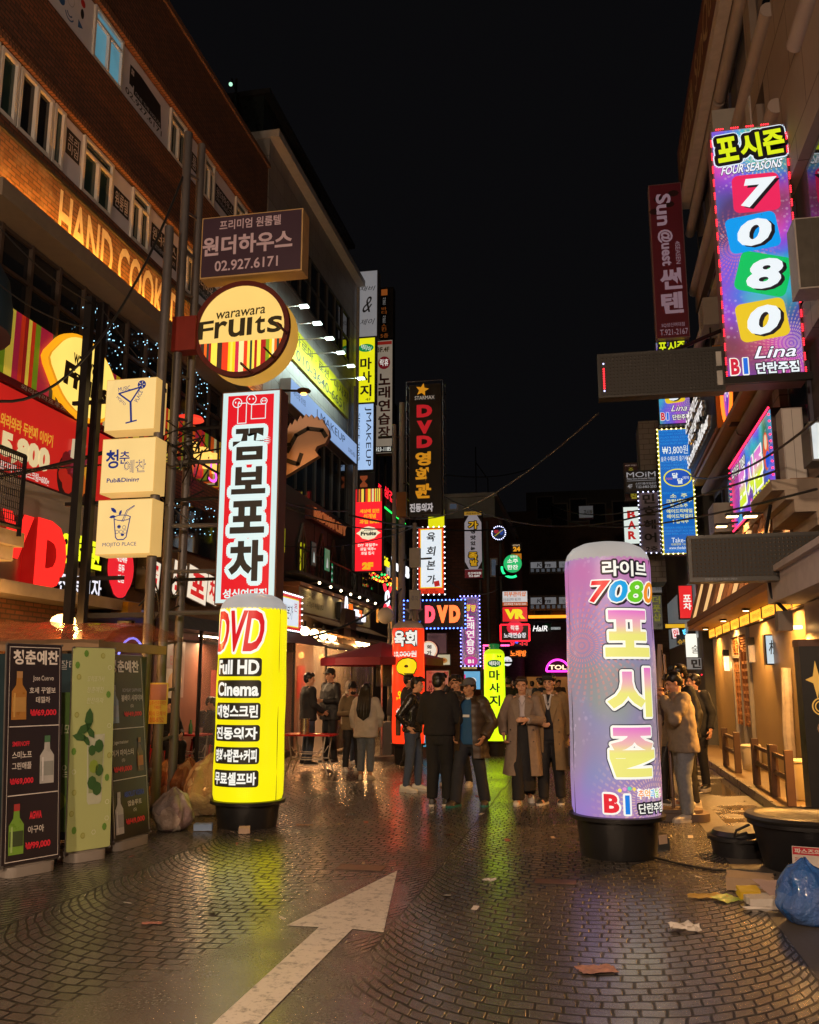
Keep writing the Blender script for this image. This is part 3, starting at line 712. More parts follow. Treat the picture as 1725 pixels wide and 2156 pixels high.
# ================================================================== added lamps, unseen behind the viewer, to supply front light
def fill_lamp(x, y, h, en, label, col='#ffb066'):
 t = Thing('fill_lamp', label, 'street lamp', 'added fill lamps behind the viewer', mat=mat('#55585a', .45, .6))
 t.lathe((x, y, 0), [(.16, 0), (.16, .25), (.09, .3), (.06, h - .22)], n=12)
 gl = t.part('globe', em(col, en, 0)); gl.ball((x, y, h), .24, None, 16)
 hd = t.part('cap', mat('#3c3f41', .4, .5)); hd.lathe((x, y, h + .16), [(.2, 0), (.12, .1), (.01, .14)], n=14)
fill_lamp(.4, -3.4, 5.6, 1150, 'added grey globe lamp, unseen behind the viewer at right, for front light', '#ffdab4')
fill_lamp(-4.8, -3.0, 5.4, 1250, 'added grey globe lamp, unseen behind the viewer at left, for front light', '#ffd6b0')
# ================================================================== printed rainbow artwork of the bar signs
def disco(seed=0, gray=.0, s=1.0, dark=.0, k=1.0, z0=0.0, pal=None):
 m, t = newmat('rainbow_print'); o = t.obj()
 mp = t.n('Mapping'); mp.inputs['Location'].default_value = (seed * 3.7, 0, seed * 1.9 + z0); t.l(o, mp.inputs[0]); p = mp.outputs[0]
 h = t.noise(p, .85 * k, 2, .4)
 c = t.ramp(h, pal or [(.30, '#2a9a50'), (.38, '#20b8c8'), (.45, '#2a6ae0'), (.52, '#7a3ad8'), (.60, '#c838c0'), (.70, '#e83a78')])
 if gray:
  s0 = t.n('SeparateXYZ'); t.l(o, s0.inputs[0])
  bd = t.m('MULTIPLY', t.m('SUBTRACT', 1.15, t.m('DIVIDE', t.m('ABSOLUTE', t.m('SUBTRACT', s0.outputs[2], 1.4)), .85)), 1.3, clamp=True)
  c = t.mix(t.m('MULTIPLY', bd, t.m('MULTIPLY_ADD', t.noise(p, 1.1 * k, 2), .9, .42, clamp=True)), c, lin('#8d8593'))
 if dark: c = t.mix(t.m('MULTIPLY', t.m('SUBTRACT', t.noise(p, .9 * k, 1), .42), 4, clamp=True), c, t.mix(dark, c, lin('#151226')))
 sp = t.n('SeparateXYZ'); t.l(p, sp.inputs[0]); X, Z = sp.outputs[0], sp.outputs[2]
 for i, (cx, cz, col, w) in enumerate(((-.28, 2.0, '#ff7a4a', 42), (.34, .55, '#ffd0b0', 50), (.1, 3.4, '#fff0a0', 36))):
  dx, dz = t.m('ADD', X, -cx - seed * 3.7), t.m('ADD', Z, -cz - seed * 1.9 - z0)
  an = t.m('ARCTAN2', dz, dx); r = t.m('SQRT', t.m('ADD', t.m('MULTIPLY', dx, dx), t.m('MULTIPLY', dz, dz)))
  a = t.m('LESS_THAN', t.m('FRACT', t.m('MULTIPLY', t.m('ADD', an, t.m('MULTIPLY', r, .5)), w / 6.283)), .34)
  b = t.m('LESS_THAN', t.m('FRACT', t.m('POWER', t.m('MULTIPLY', r, 26), .9)), .62)
  f = t.m('MULTIPLY', t.m('MULTIPLY', a, b), t.m('MULTIPLY', t.m('SUBTRACT', .62, r), 1.8, clamp=True))
  c = t.mix(t.m('MULTIPLY', f, .85), c, lin(col))
 vo = t.n('TexVoronoi'); vo.inputs['Scale'].default_value = 15 * k; t.l(p, vo.inputs['Vector'])
 dt = t.m('MULTIPLY', t.m('LESS_THAN', vo.outputs['Distance'], .30), t.m('MULTIPLY', t.m('SUBTRACT', t.noise(p, 1.6 * k, 2), .5), 5, clamp=True))
 c = t.mix(t.m('MULTIPLY', dt, .6), c, t.mix(.6, c, lin('#ffe0f4')))
 t.l(c, t.b.inputs['Emission Color']); t.b.inputs['Base Color'].default_value = (.15, .13, .16, 1); t.b.inputs['Roughness'].default_value = .4
 t.b.inputs['Emission Strength'].default_value = s
 return m
def grad_em(c0, c1, z0, z1, s=1.0, mid=None):
 m, t = newmat('two_tone_print'); sp = t.n('SeparateXYZ'); t.l(t.obj(), sp.inputs[0])
 f = t.m('DIVIDE', t.m('SUBTRACT', sp.outputs[2], z0), z1 - z0, clamp=True)
 c = t.ramp(f, [(0, c0), (.45, c0), (.65, mid or c1), (1, c1)])
 t.l(c, t.b.inputs['Emission Color']); t.b.inputs['Emission Strength'].default_value = s; t.b.inputs['Base Color'].default_value = (.1, .1, .1, 1)
 m.cycles.emission_sampling = 'NONE'; return m
def stripes_mat(axis, freq, s, cols=('#d83a1c', '#f0c81c', '#3a2a20', '#7a9a1c', '#e8641c', '#f4dc50', '#a01c1c', '#e0e0a0', '#c02848', '#2a3a30')):
 m, t = newmat('striped_print'); sp = t.n('SeparateXYZ'); t.l(t.obj(), sp.inputs[0]); x = sp.outputs[axis]
 wn = t.n('TexWhiteNoise', noise_dimensions='1D')
 a = t.m('MULTIPLY', x, freq); a = t.m('ADD', a, t.m('MULTIPLY', t.m('SINE', t.m('MULTIPLY', x, freq * .9)), .45))
 t.l(t.m('FLOOR', a), wn.inputs['W'])
 c = t.ramp(wn.outputs['Value'], [(i / len(cols), q) for i, q in enumerate(cols)], 'CONSTANT')
 t.l(c, t.b.inputs['Emission Color']); t.l(c, t.b.inputs['Base Color']); t.b.inputs['Emission Strength'].default_value = s; t.b.inputs['Roughness'].default_value = .4
 return m
def line(S, mb, pts, w, m, d=.006, close=False, raw=False):
 q = [V3((*(p if raw else S.uv(*p)), 0)) for p in pts]
 if close: q.append(q[0])
 for a, b in zip(q, q[1:]):
  t = (b - a)
  if t.length < 1e-6: continue
  t.normalize(); n = V3((-t.y, t.x, 0)) * w / 2; a2, b2 = a - t * w * .3, b + t * w * .3
  mb.add([S.fr.p(p.x, p.y, d) for p in (a2 - n, b2 - n, b2 + n, a2 + n)], [(0, 1, 2, 3)], m)
import bmesh
def wrapped(mb, c, R, ang0, flat, lean=0.0):
 """bends a flat print (frame X,Z at the origin, facing -Y) round an upright column"""
 bm = bmesh.new(); vs = [bm.verts.new(v) for v in flat.v]
 for f, mi in zip(flat.f, flat.fm):
  try: bm.faces.new([vs[i] for i in f]).material_index = mi
  except ValueError: pass
 x0, x1 = min(v.x for v in flat.v), max(v.x for v in flat.v); n = max(2, int((x1 - x0) / .035))
 for i in range(1, n):
  bmesh.ops.bisect_plane(bm, geom=bm.verts[:] + bm.edges[:] + bm.faces[:], plane_co=(x0 + (x1 - x0) * i / n, 0, 0), plane_no=(1, 0, 0), dist=1e-5)
 bm.verts.index_update(); P = []
 for v in bm.verts:
  a = ang0 + v.co.x / R; r = R - v.co.y
  P.append(V3((c[0] + r * math.sin(a), c[1] - r * math.cos(a), c[2] + v.co.z)))
 by = {}
 for f in bm.faces: by.setdefault(f.material_index, []).append([v.index for v in f.verts])
 for mi, fs in by.items(): mb.add(P, fs, flat.mats[mi])
 bm.free()
FLAT = Fr((0, 0, 0), XDIR, ZUP)
class Col:
 """an inflatable column: heights given as photo rows along its middle"""
 def __init__(s, name, label, cx, front, yt, R_px, tub_px, body_m, tub_m, cap_m, ang, dome_px=None, tw=.93):
  fp = G(cx, front); s.R = R_px / F * (fp.y + .35) * 1.0
  s.Y = fp.y + s.R; s.x = onY(cx, 1400, s.Y).x; s.ang = ang
  s.z0 = onY(cx, tub_px, s.Y - s.R).z; s.z1 = onY(cx, yt, s.Y).z
  t = s.t = Thing(name, label, 'inflatable sign', mat=tub_m)
  R = s.R; k = tw
  t.lathe((s.x, s.Y, 0), [(R * k * .88, 0), (R * k * .9, .02), (R * k * .98, s.z0 - .06), (R * 1.06, s.z0 - .05), (R * 1.07, s.z0 - .012), (R * .9, s.z0)], n=40)
  b = t.part('inflated_body', body_m); dz = s.z1 - s.z0; e = min(.3, R * .75)
  prof = [(R * .96, s.z0 - .01), (R * 1.0, s.z0 + .05)] + [(R * (1 + .012 * math.sin(i * 1.7)), s.z0 + .05 + (dz - e - .05) * i / 8) for i in range(1, 8)] + [(R * .995, s.z1 - e * .9), (R * .975, s.z1 - e * .66)]
  b.lathe((s.x, s.Y, 0), prof, n=48)
  cpz = s.z1 - e * .66
  cp = t.part('cap', cap_m); cp.lathe((s.x, s.Y, 0), [(R * .98, cpz - .012), (R * .97, cpz + .01), (R * .93, cpz + e * .2), (R * .80, cpz + e * .42), (R * .58, cpz + e * .57), (R * .3, cpz + e * .64), (.01, s.z1)], n=40)
  sm = t.part('seam', mat('#3a3830', .7));
  for a in (-1.15, 1.25): sm.tube((s.x + (R * 1.004) * math.sin(a), s.Y - R * 1.004 * math.cos(a), s.z0), (s.x + R * .985 * math.sin(a), s.Y - R * .985 * math.cos(a), s.z1 - e * .7), .004, n=5)
  s.flat = {}
 def zz(s, py): return onY(0, py, s.Y - s.R).z if False else onY(1000, py, s.Y - s.R * .9).z
 def layer(s, name):
  if name not in s.flat: s.flat[name] = MB(name)
  return s.flat[name]
 def done(s):
  for n, fl in s.flat.items(): wrapped(s.t.part(n), (s.x, s.Y, 0), s.R * 1.004, s.ang, fl)
CAPM = em('#d4d0cc', .5, .35, True, 2)
TUB = mat((.012, .012, .013), .38, 0, .3, 4)
# ---- yellow DVD column
c = Col('inflatable_column', 'glowing yellow column listing DVD, Full HD and Cinema on dark bars, in a black tub', 531, 1752, 1250, 75, 1690, em('#ecdf0c', 1.12, .3, True, .9), TUB, CAPM, -.10)
lt = c.layer('lettering'); RED = el('#d81a22', .9); WH = el('#f4f4ea', .95); DK = mat((.03, .032, .03), .5)
def cz(c, py): return onY(c.cx, py, c.Y - c.R).z
c.cx = 531
def crow(c, txt, y0, y1, w, bar=True, u=0.0):
 z1, z0 = cz(c, y0), cz(c, y1)
 if bar:
  lt.rrect(FLAT, u - w / 2 - .02, z0, u + w / 2 + .02, z1, .035, .004, None, DK)
  lt.text(FLAT, txt, u - w / 2 + .01, z0 + .022, u + w / 2 - .01, z1 - .022, .008, WH, off=.035)
z1, z0 = cz(c, 1285), cz(c, 1372)
lt.text(FLAT, 'DVD', -.33, z0 - .01, .33, z1 + .01, .005, WH, off=.03, sh=.12, grow=.02); lt.text(FLAT, 'DVD', -.32, z0, .32, z1, .009, RED, off=.03, sh=.12)
for tx, a, b in (('Full HD', 1385, 1424), ('Cinema', 1432, 1470), ('대형스크린', 1480, 1516), ('진동의자', 1527, 1562), ('영화+팝콘+커피', 1574, 1610), ('무료셀프바', 1623, 1659)): crow(c, tx, a, b, .57)
c.done()
# ---- rainbow 7080 column
c = Col('inflatable_column', 'tall rainbow printed column for a live bar, in a big black tub on the right', 1287, 1818, 1142, 88, 1722, disco(0, 1.5, .84, 0, 1.0, 0, [(.28, '#58b888'), (.36, '#6a8ad8'), (.44, '#9a78cc'), (.54, '#a880b8'), (.64, '#d060a8'), (.74, '#e04888')]), TUB, CAPM, .17); c.cx = 1287
lt = c.layer('lettering')
BKL = mat((.02, .02, .05), .5)
def outl(mb, fr, tx, u0, v0, u1, v1, m, mo, g, d=.004, **k):
 mb.text(fr, tx, u0, v0, u1, v1, d, mo, grow=g, **k); mb.text(fr, tx, u0, v0, u1, v1, d + .006, m, **k)
mg = grad_em('#f0ea78', '#e868c8', .0, 1, .95)
outl(lt, FLAT, '라이브', -.13, cz(c, 1213), .36, cz(c, 1180), WH, BKL, .02, off=.03)
for i, (ch, co) in enumerate(zip('7080', ('#e02028', '#1aa0e0', '#6ac828', '#f09028'))):
 a = -.26 + i * .185; z1, z0 = cz(c, 1222), cz(c, 1268)
 lt.text(FLAT, ch, a + .015, z0 - .012, a + .195, z1 - .012, .004, BKL, off=.05, sh=.22, grow=.02); lt.text(FLAT, ch, a, z0, a + .18, z1, .008, WH, off=.04, sh=.22, grow=.013); lt.text(FLAT, ch, a, z0, a + .18, z1, .012, el(co, .95), off=.03, sh=.22)
for ch, a, b in (('포', 1285, 1383), ('시', 1406, 1510), ('즌', 1532, 1636)):
 z1, z0 = cz(c, a), cz(c, b); hh = (z1 - z0)
 g = grad_em('#eee878', '#e66ac6', z0 + 0.02, z1, .95, '#f0b8b0')
 lt.text(FLAT, ch, -.13, z0, .34, z1, .003, mat((.05, .06, .12), .5), off=.055, grow=.032); lt.text(FLAT, ch, -.13, z0, .34, z1, .007, WH, off=.05, grow=.022); lt.text(FLAT, ch, -.13, z0, .34, z1, .013, g, off=.045)
for i, (ch, co) in enumerate(zip('추억과낭만', ('#f08028', '#f0a020', '#28a0e0', '#6ac828', '#e04890'))): outl(lt, FLAT, ch, .12 + i * .07, cz(c, 1682), .18 + i * .07, cz(c, 1663), el(co), WH, .008, off=.01)
outl(lt, FLAT, 'B', -.20, cz(c, 1712), -.06, cz(c, 1672), el('#d82030'), WH, .018, off=.05); outl(lt, FLAT, '1', -.03, cz(c, 1714), .06, cz(c, 1674), el('#1878d8'), WH, .018, off=.05, fit='h')
outl(lt, FLAT, '단란주점', .12, cz(c, 1714), .46, cz(c, 1692), WH, BKL, .016, off=.02)
for i, co in enumerate(('#f0e060', '#d890d0', '#60d0b0', '#e8d060', '#f0f0f0')): lt.disc(FLAT, -.05 + i * .045, cz(c, 1664 - 4 * math.sin(i * .8)), .018, .018, .006, None, el(co), 10)
c.done()
st = c.t.part('sticker', mat((.5, .35, .25), .5)); st.obox(Fr((c.x + .36, c.Y - c.R * .84, .17), (.75, .66, 0), ZUP), 0, 0, 0, .1, .08, .01)
# ---- red price column, lime bottle column
c = Col('inflatable_column', 'glowing orange red column with a yellow price numeral, beyond the umbrella', 860, 1612, 1307, 34, 1566, em('#ee3010', 1.7, .25, True, 1.0), TUB, mat((.62, .55, .5), .6), 0.0); c.cx = 860
lt = c.layer('lettering'); BK = mat((.02, .01, .01), .6); outl(lt, FLAT, '육회', -.27, cz(c, 1361), .25, cz(c, 1327), WH, BK, .02, off=.04); lt.text(FLAT, '18,000원', -.28, cz(c, 1384), .24, cz(c, 1370), .006, WH, off=.03)
line(Sign(None, FLAT, 1, 1), lt, [(-.27, cz(c, 1378)), (.22, cz(c, 1372))], .012, BK, .012, raw=True)
outl(lt, FLAT, '9', -.22, cz(c, 1440), .22, cz(c, 1386), el('#f8d818', 1.0), BK, .025, off=.06, sh=.25); lt.text(FLAT, ',900원', -.2, cz(c, 1475), .26, cz(c, 1452), .006, el('#f8d818'), off=.03); lt.text(FLAT, '한접시', -.2, cz(c, 1530), .2, cz(c, 1492), .006, WH, off=.03)
c.done()
c = Col('inflatable_column', 'lime green bottle shaped column for a massage parlour, beyond the walking group', 1041, 1592, 1366, 21.5, 1560, em('#c8ee10', 1.5, .12), TUB, em('#c8ee10', .95, .1), .12); c.cx = 1041
bc = c.t.part('bottle_cap', em('#0a7a3a', .6)); bc.lathe((c.x, c.Y, c.z1 - .06), [(.13, 0), (.13, .06), (.115, .065), (.115, .10), (.13, .105), (.13, .15), (.11, .17), (.02, .18)], n=20)
lt = c.layer('lettering'); GRN = el('#0a6a34', .6); NV = mat((.015, .02, .05), .6)
lt.disc(FLAT, 0, cz(c, 1397), .17, .085, .004, None, GRN, 24); lt.text(FLAT, '넥타이', -.12, cz(c, 1402), .12, cz(c, 1392), .01, WH, off=.02)
for k, (a, b) in enumerate(((1411, 1432), (1438, 1458), (1464, 1487))): lt.text(FLAT, '마사지'[k], -.13, cz(c, b), .12, cz(c, a), .006, NV, off=.03)
for sg in (-1, 1): lt.add([FLAT.p(.12, cz(c, 1382), .005), FLAT.p(.12 + sg * .05, cz(c, 1385), .005), FLAT.p(.12 + sg * .05, cz(c, 1379), .005)], [(0, 1, 2)], NV)
c.done()
# ================================================================== pylon of grey posts and its signs
def post(name, label, pts, r, m, group=None, extra=None, cat='post'):
 t = Thing(name, label, cat, group, mat=m); t.path(pts, r, n=12); return t
STEEL = mat('#5d5a5c', .5, .35, .35, 3); DSTEEL = mat('#1c1a1b', .45, .4, .3)
PY_ = 11.15
xa, xb, xc = onY(397, 280, PY_).x, onY(425, 305, PY_ + .35).x, onY(357, 478, PY_ - .35).x
za, zb, zc = onY(397, 280, PY_).z, onY(425, 305, PY_ + .35).z, onY(357, 478, PY_ - .35).z
t = Thing('sign_pylon', 'tall grey steel pylon of two linked posts carrying the round fruit sign', 'pylon', mat=STEEL)
t.tube((xa, PY_, 0), (xa, PY_, za), .064); p2 = t.part('post', STEEL); p2.tube((xb, PY_ + .35, 0), (xb, PY_ + .35, zb), .06)
for i in range(14): rg = t.part('rung', STEEL); rg.tube((xa, PY_, .9 + i * .62), (xb, PY_ + .35, .95 + i * .62), .022, n=6)
for z in (2.55, 3.1, 3.72, 4.6): rg = t.part('rung', STEEL); rg.tube((xa, PY_, z), (xa + 1.15, PY_ + .1, z), .03, n=6)
t2 = Thing('sign_pole', 'grey steel post standing left of the two linked posts', 'pole', mat=STEEL); t2.tube((xc, PY_ - .35, 0), (xc, PY_ - .35, zc), .064)
ct = t2.part('bracket', STEEL);
for z in (7.0, 5.5, 3.4): ct.box(xc - .02, PY_ - .35, z, xa + .02, PY_ - .30, z + .05)
for i, (a, b) in enumerate((((187, 622), (141, 1335)), ((213, 636), (166, 1335)))):
 q0 = onY(*a, 10.25 + .3 * i); q1 = onY(*b, 10.25 + .3 * i)
 t = Thing('sign_pole', ('blackened steel pole, the nearer of the pair left of the mojito boxes', 'blackened steel pole, the pair member touching the mojito boxes')[i], 'pole', mat=DSTEEL)
 t.box(q0.x - .05, 10.25 + .3 * i, 0, q0.x + .05, 10.35 + .3 * i, q0.z)
 br = t.part('bracket', DSTEEL)
 if i:
  for z in (5.35, 3.95, 2.95, 2.3): br.box(q0.x - .4, 10.66, z, q0.x + .5, 10.71, z + .05)
# ---- three lit mojito boxes
CREAM = em('#f2cf86', .95, .09, True, 2.2); CRS = em('#e8b868', .75, .15, True, 2); NAVY = el('#16307e', .75)
t, S = blade('sign_box', 'top cream lit box with blue cocktail glass drawing', 10.6, C2, (622, 658, 916, 962), .30, CREAM, CRS, 'sign', 'lit cream boxes on the black poles', .012)
d = t.part('drawing', NAVY)
line(S, d, [(700, 745), (825, 715), (772, 800), (700, 745)], .022, NAVY); line(S, d, [(772, 800), (782, 912)], .03, NAVY); line(S, d, [(752, 920), (812, 908)], .02, NAVY)
a = S.uv(832, 700); d.disc(S.fr, *a, .06, .06, .005, None, NAVY, 20)
for k in range(5): d.quad(Fr(S.fr.p(*a, .009), (math.cos(k * 1.256), 0, math.sin(k * 1.256)), (-math.sin(k * 1.256), 0, math.cos(k * 1.256))), .015, -.004, .05, .004, 0, CREAM)
S.T(d, 'MUSIC', 695, 705, 765, 730, NAVY, rot=.12); S.T(d, 'MOJITO', 680, 780, 750, 800, NAVY, rot=-.75); S.T(d, 'PLACE', 785, 755, 850, 780, NAVY, rot=1.15)
t, S = blade('sign_box', 'middle cream lit box reading Pub&Dining', 10.6, C2, (597, 1008, 912, 1330), .30, CREAM, CRS, 'sign', 'lit cream boxes on the black poles', .012)
d = t.part('lettering', NAVY); S.T(d, '청', 625, 1075, 700, 1185, NAVY, off=.02, rot=.05); S.T(d, '춘', 705, 1085, 765, 1160, NAVY, off=.01)
for ch, x0 in (('예', 732), ('찬', 800)): S.T(d, ch, x0, 1140, x0 + 62, 1215, NAVY, off=.02); S.T(d, ch, x0 + 1, 1141, x0 + 61, 1214, CREAM, d=.01, off=-.012)
S.T(d, 'Pub&Dining', 638, 1242, 828, 1275, NAVY, off=.02)
t, S = blade('sign_box', 'lowest cream lit box with blue tumbler drawing above the words MOJITO PLACE', 10.6, C2, (570, 1368, 892, 1692), .30, CREAM, CRS, 'sign', 'lit cream boxes on the black poles', .012)
d = t.part('drawing', NAVY)
line(S, d, [(672, 1475), (688, 1592), (700, 1606), (735, 1606), (750, 1592), (768, 1472)], .014, NAVY)
q = [(720 + 48 * math.cos(i * .35), 1478 + 16 * math.sin(i * .35)) for i in range(19)]; line(S, d, q, .01, NAVY)
line(S, d, [(720, 1500), (745, 1435), (788, 1408)], .01, NAVY); line(S, d, [(728, 1502), (752, 1438), (790, 1412)], .006, NAVY)
for cx, cy, r, a in ((668, 1432, .055, -.7), (662, 1470, .045, .2), (708, 1448, .04, 1.2)):
 u, v = S.uv(cx, cy); ca, sa = math.cos(a), math.sin(a)
 d.poly(S.fr, [(u + x * ca - y * sa, v + x * sa + y * ca) for x, y in ((-r, 0), (-.4 * r, .4 * r), (.4 * r, .4 * r), (r, 0), (.4 * r, -.4 * r), (-.4 * r, -.4 * r))], .006, None, NAVY)
for cx, cy in ((705, 1530), (718, 1560), (735, 1535), (695, 1560), (742, 1560)): u, v = S.uv(cx, cy); d.ring(S.fr, u, v, .022, .028, .006, NAVY, 6)
for cx, cy in ((705, 1530), (728, 1578)): u, v = S.uv(cx, cy); d.disc(S.fr, u, v, .025, .018, .007, None, NAVY, 10)
S.T(d, 'MOJITO PLACE', 614, 1622, 812, 1650, NAVY)
# ---- room rental sign, round fruit sign
t, S = blade('sign_box', 'unlit dark plum box sign with pale letters above the round fruit sign', PY_ - .1, C0, (424, 449, 637, 578), .28, mat('#3d2a3c', .5, 0, .12, 2), mat('#b89868', .55, .1), 'sign')
d = t.part('lettering', mat('#c8b4c4', .5, 0, .1)); S.T(d, '프리미엄 원룸텔', 463, 459, 592, 480, off=.015); S.T(d, '원더하우스', 428, 492, 617, 533, off=.03); S.T(d, '02.927.6171', 456, 544, 588, 566, off=.015)
cY = PY_ - .02; cc = onY(508, 692, cY); e1 = onY(412, 692, cY); rr = abs(e1.x - cc.x); rz = (onY(508, 588, cY).z - onY(508, 796, cY).z) / 2; r_ = (rr + rz) / 2
t = Thing('round_sign', 'big round lit fruit shop sign with rainbow stripes in its lower third', 'sign', mat=em('#d8a040', .75, .25, True, 1.5)); fr = Fr((cc.x, cY, cc.z), XDIR, ZUP)
t.disc(fr, 0, 0, r_ * .985, r_ * .985, -.42, -.02, None, 48)
rim = t.part('rim', mat('#5a1408', .5)); rim.sharp = 60
rim.ring(fr, 0, 0, r_ * .9, r_, .022, n=48)
for r0, d0, d1 in ((r_, -.06, .022), (r_ * .9, .022, -.02)): rim.add([fr.p(r0 * math.cos(i * math.pi / 24), r0 * math.sin(i * math.pi / 24), d) for d in (d0, d1) for i in range(48)], [(i, (i + 1) % 48, 48 + (i + 1) % 48, 48 + i) for i in range(48)])
for a in (-.2, -.75, -1.3): rim.obox(Fr(fr.p(r_ * .99 * math.cos(a), r_ * .99 * math.sin(a), 0), (-math.sin(a), 0, math.cos(a)), (math.cos(a), 0, math.sin(a))), -.012, -.02, -.42, .012, .008, -.06)
fp = t.part('face_panel', em('#f6cd72', .98, .12, True, 1.6)); rf = r_ * .9
def chord(h0, h1, slope=.06, n=30):
 pts = []
 for i in range(n + 1):
  a = math.asin(h0 / rf) + (math.pi - 2 * math.asin(h0 / rf)) * i / n; pts.append((rf * math.cos(a), rf * math.sin(a)))
 return pts
fp.poly(fr, chord(-.26 * r_, 0), .004)
sp_ = t.part('striped_panel', stripes_mat(0, 22, .85)); sp_.poly(fr, [(x, -y) for x, y in chord(.26 * r_, 0)][::-1], .004)
lt = t.part('lettering', mat((.035, .03, .008), .6)); S = Sign(t, fr, 1, 1, None)
def vt(mb, tx, x0, y0, x1, y1, m=None, **k):
 a, b = onY(x0, y1, cY), onY(x1, y0, cY); mb.text(Fr((0, cY, 0), XDIR, ZUP), tx, a.x, a.z, b.x, b.z, d=.012, m=m, **k)
vt(lt, 'warawara', 455, 648, 560, 671, off=.01, sh=.15, rot=.05)
for ch, x0, x1, y0, y1 in (('F', 417, 451, 676, 716), ('r', 452, 480, 676, 713), ('u', 481, 517, 670, 711), ('ı', 520, 532, 668, 706), ('t', 537, 560, 664, 704), ('s', 563, 596, 664, 701)): vt(lt, ch, x0, y0, x1, y1, off=.018, sh=.08, rot=.06)
ar = t.part('mount', mat('#7a1c0c', .55)); ar.box(xa - .05, PY_ - .1, cc.z - .28, cc.x - r_ + .06, PY_ + .12, cc.z + .22)
# ---- tall red pojangmacha sign
t, S = blade('sign_box', 'tall red and white lit sign with four big outlined Korean letters', PY_ - .05, C0, (460, 823, 586, 1272), .30, em('#cfe9e9', .92, .08, True, 1.2), mat('#6a4028', .5, .2), 'sign')
rp = t.part('red_panel', em('#dd0a20', .95, .06, True, 1)); S.Q(rp, 474, 833, 572, 1262, None, .003)
lt = t.part('lettering', mat((.02, .02, .02), .5)); WHF = el('#d8f0f0', .95)
for ch, a, b in (('꼼', 906, 974), ('보', 988, 1046), ('포', 1060, 1128), ('차', 1142, 1226)):
 S.T(lt, ch, 488, a, 560, b, WHF, .005, off=.05, grow=.062); S.T(lt, ch, 488, a, 560, b, None, .012, off=.045)
S.T(lt, '성신여대점', 478, 1241, 568, 1260, WHF, .006, off=.03)
ic = t.part('line_drawing', WHF)
for cx, cy, r in ((494, 849, .07), (524, 843, .075), (551, 848, .05)):
 u, v = S.uv(cx, cy); ic.ring(S.fr, u, v, r - .012, r, .006, WHF, 18)
 for s_ in (-1, 1): ic.disc(S.fr, u + s_ * r * .35, v + r * .1, .01, .014, .006, None, WHF, 8)
for cx, cy, w_, h_ in ((505, 872, .06, .14), (540, 870, .1, .1)):
 u, v = S.uv(cx, cy); line(S, ic, [(u - w_, v - h_), (u + w_, v - h_), (u + w_, v + h_), (u - w_, v + h_)], .012, WHF, .006, True, True)
br = t.part('bracket', DSTEEL)
for z in (5.1, 4.1, 3.0): br.tube((xa, PY_ + .1, z), (S.fr.o.x + .02, PY_ + .1, z), .025, n=6)
# jagged tan board behind it
q0, q1 = onY(592, 1005, 13.2), onY(694, 872, 13.2); fr = Fr((q0.x, 13.2, q0.z), XDIR, ZUP); W_, H_ = q1.x - q0.x, q1.z - q0.z
pts = [((x - 592) / 102 * W_, (1005 - y) / 133 * H_) for x, y in ((592, 1008), (672, 962), (664, 950), (668, 941), (686, 935), (694, 918), (692, 905), (682, 890), (679, 881), (671, 884), (667, 874), (660, 880), (655, 870), (648, 877), (643, 868), (636, 879), (631, 871), (624, 885), (619, 878), (613, 892), (609, 886), (603, 900), (600, 894), (592, 906))]
t = Thing('cutout_sign', 'tan cut-out sign board with a jagged top beside the tall red sign', 'sign', mat=mat('#6a4a38', .6)); t.poly(fr, pts, -.12, 0, mat((.60, .38, .27), .6, 0, .12, 2), mat('#6a4a38', .6))
dk = t.part('painted_band', mat((.025, .018, .015), .6)); S2 = Sign(t, fr, 1, 1)
line(S2, dk, [(W_ * .12, H_ * .42), (W_ * .3, H_ * .68), (W_ * .55, H_ * .78), (W_ * .85, H_ * .74), (W_ * .93, H_ * .64)], .07, None, .006, False, True); line(S2, dk, [(W_ * .02, H_ * .3), (W_ * .35, H_ * .2), (W_ * .42, H_ * .36)], .07, None, .006, False, True)
arm = t.part('bracket', DSTEEL); arm.tube((q0.x - .5, 13.1, q0.z + .5), (q0.x + .2, 13.1, q0.z + .5), .03)
# gooseneck lamp lighting it
t = Thing('gooseneck_lamp', 'warm shaded lamp on an arm above the tall red sign', 'lamp', mat=DSTEEL); a, b = onY(592, 822, 12.2), onY(640, 823, 12.2)
t.tube(a, b, .018, n=6); sh = t.part('lamp_shade', mat('#3a2412', .5)); sh.ball(b, .11, None, 12, (1, 1, .35)); bu = t.part('bulb', em('#ffb050', 6, 0)); bu.ball(b - V3((0, 0, .045)), .05, None, 8, (1, 1, .4))
t.light('SPOT', b - V3((0, .0, .1)), 60, '#ffb060', b + V3((-.1, .3, -3)), .06, None, 130)
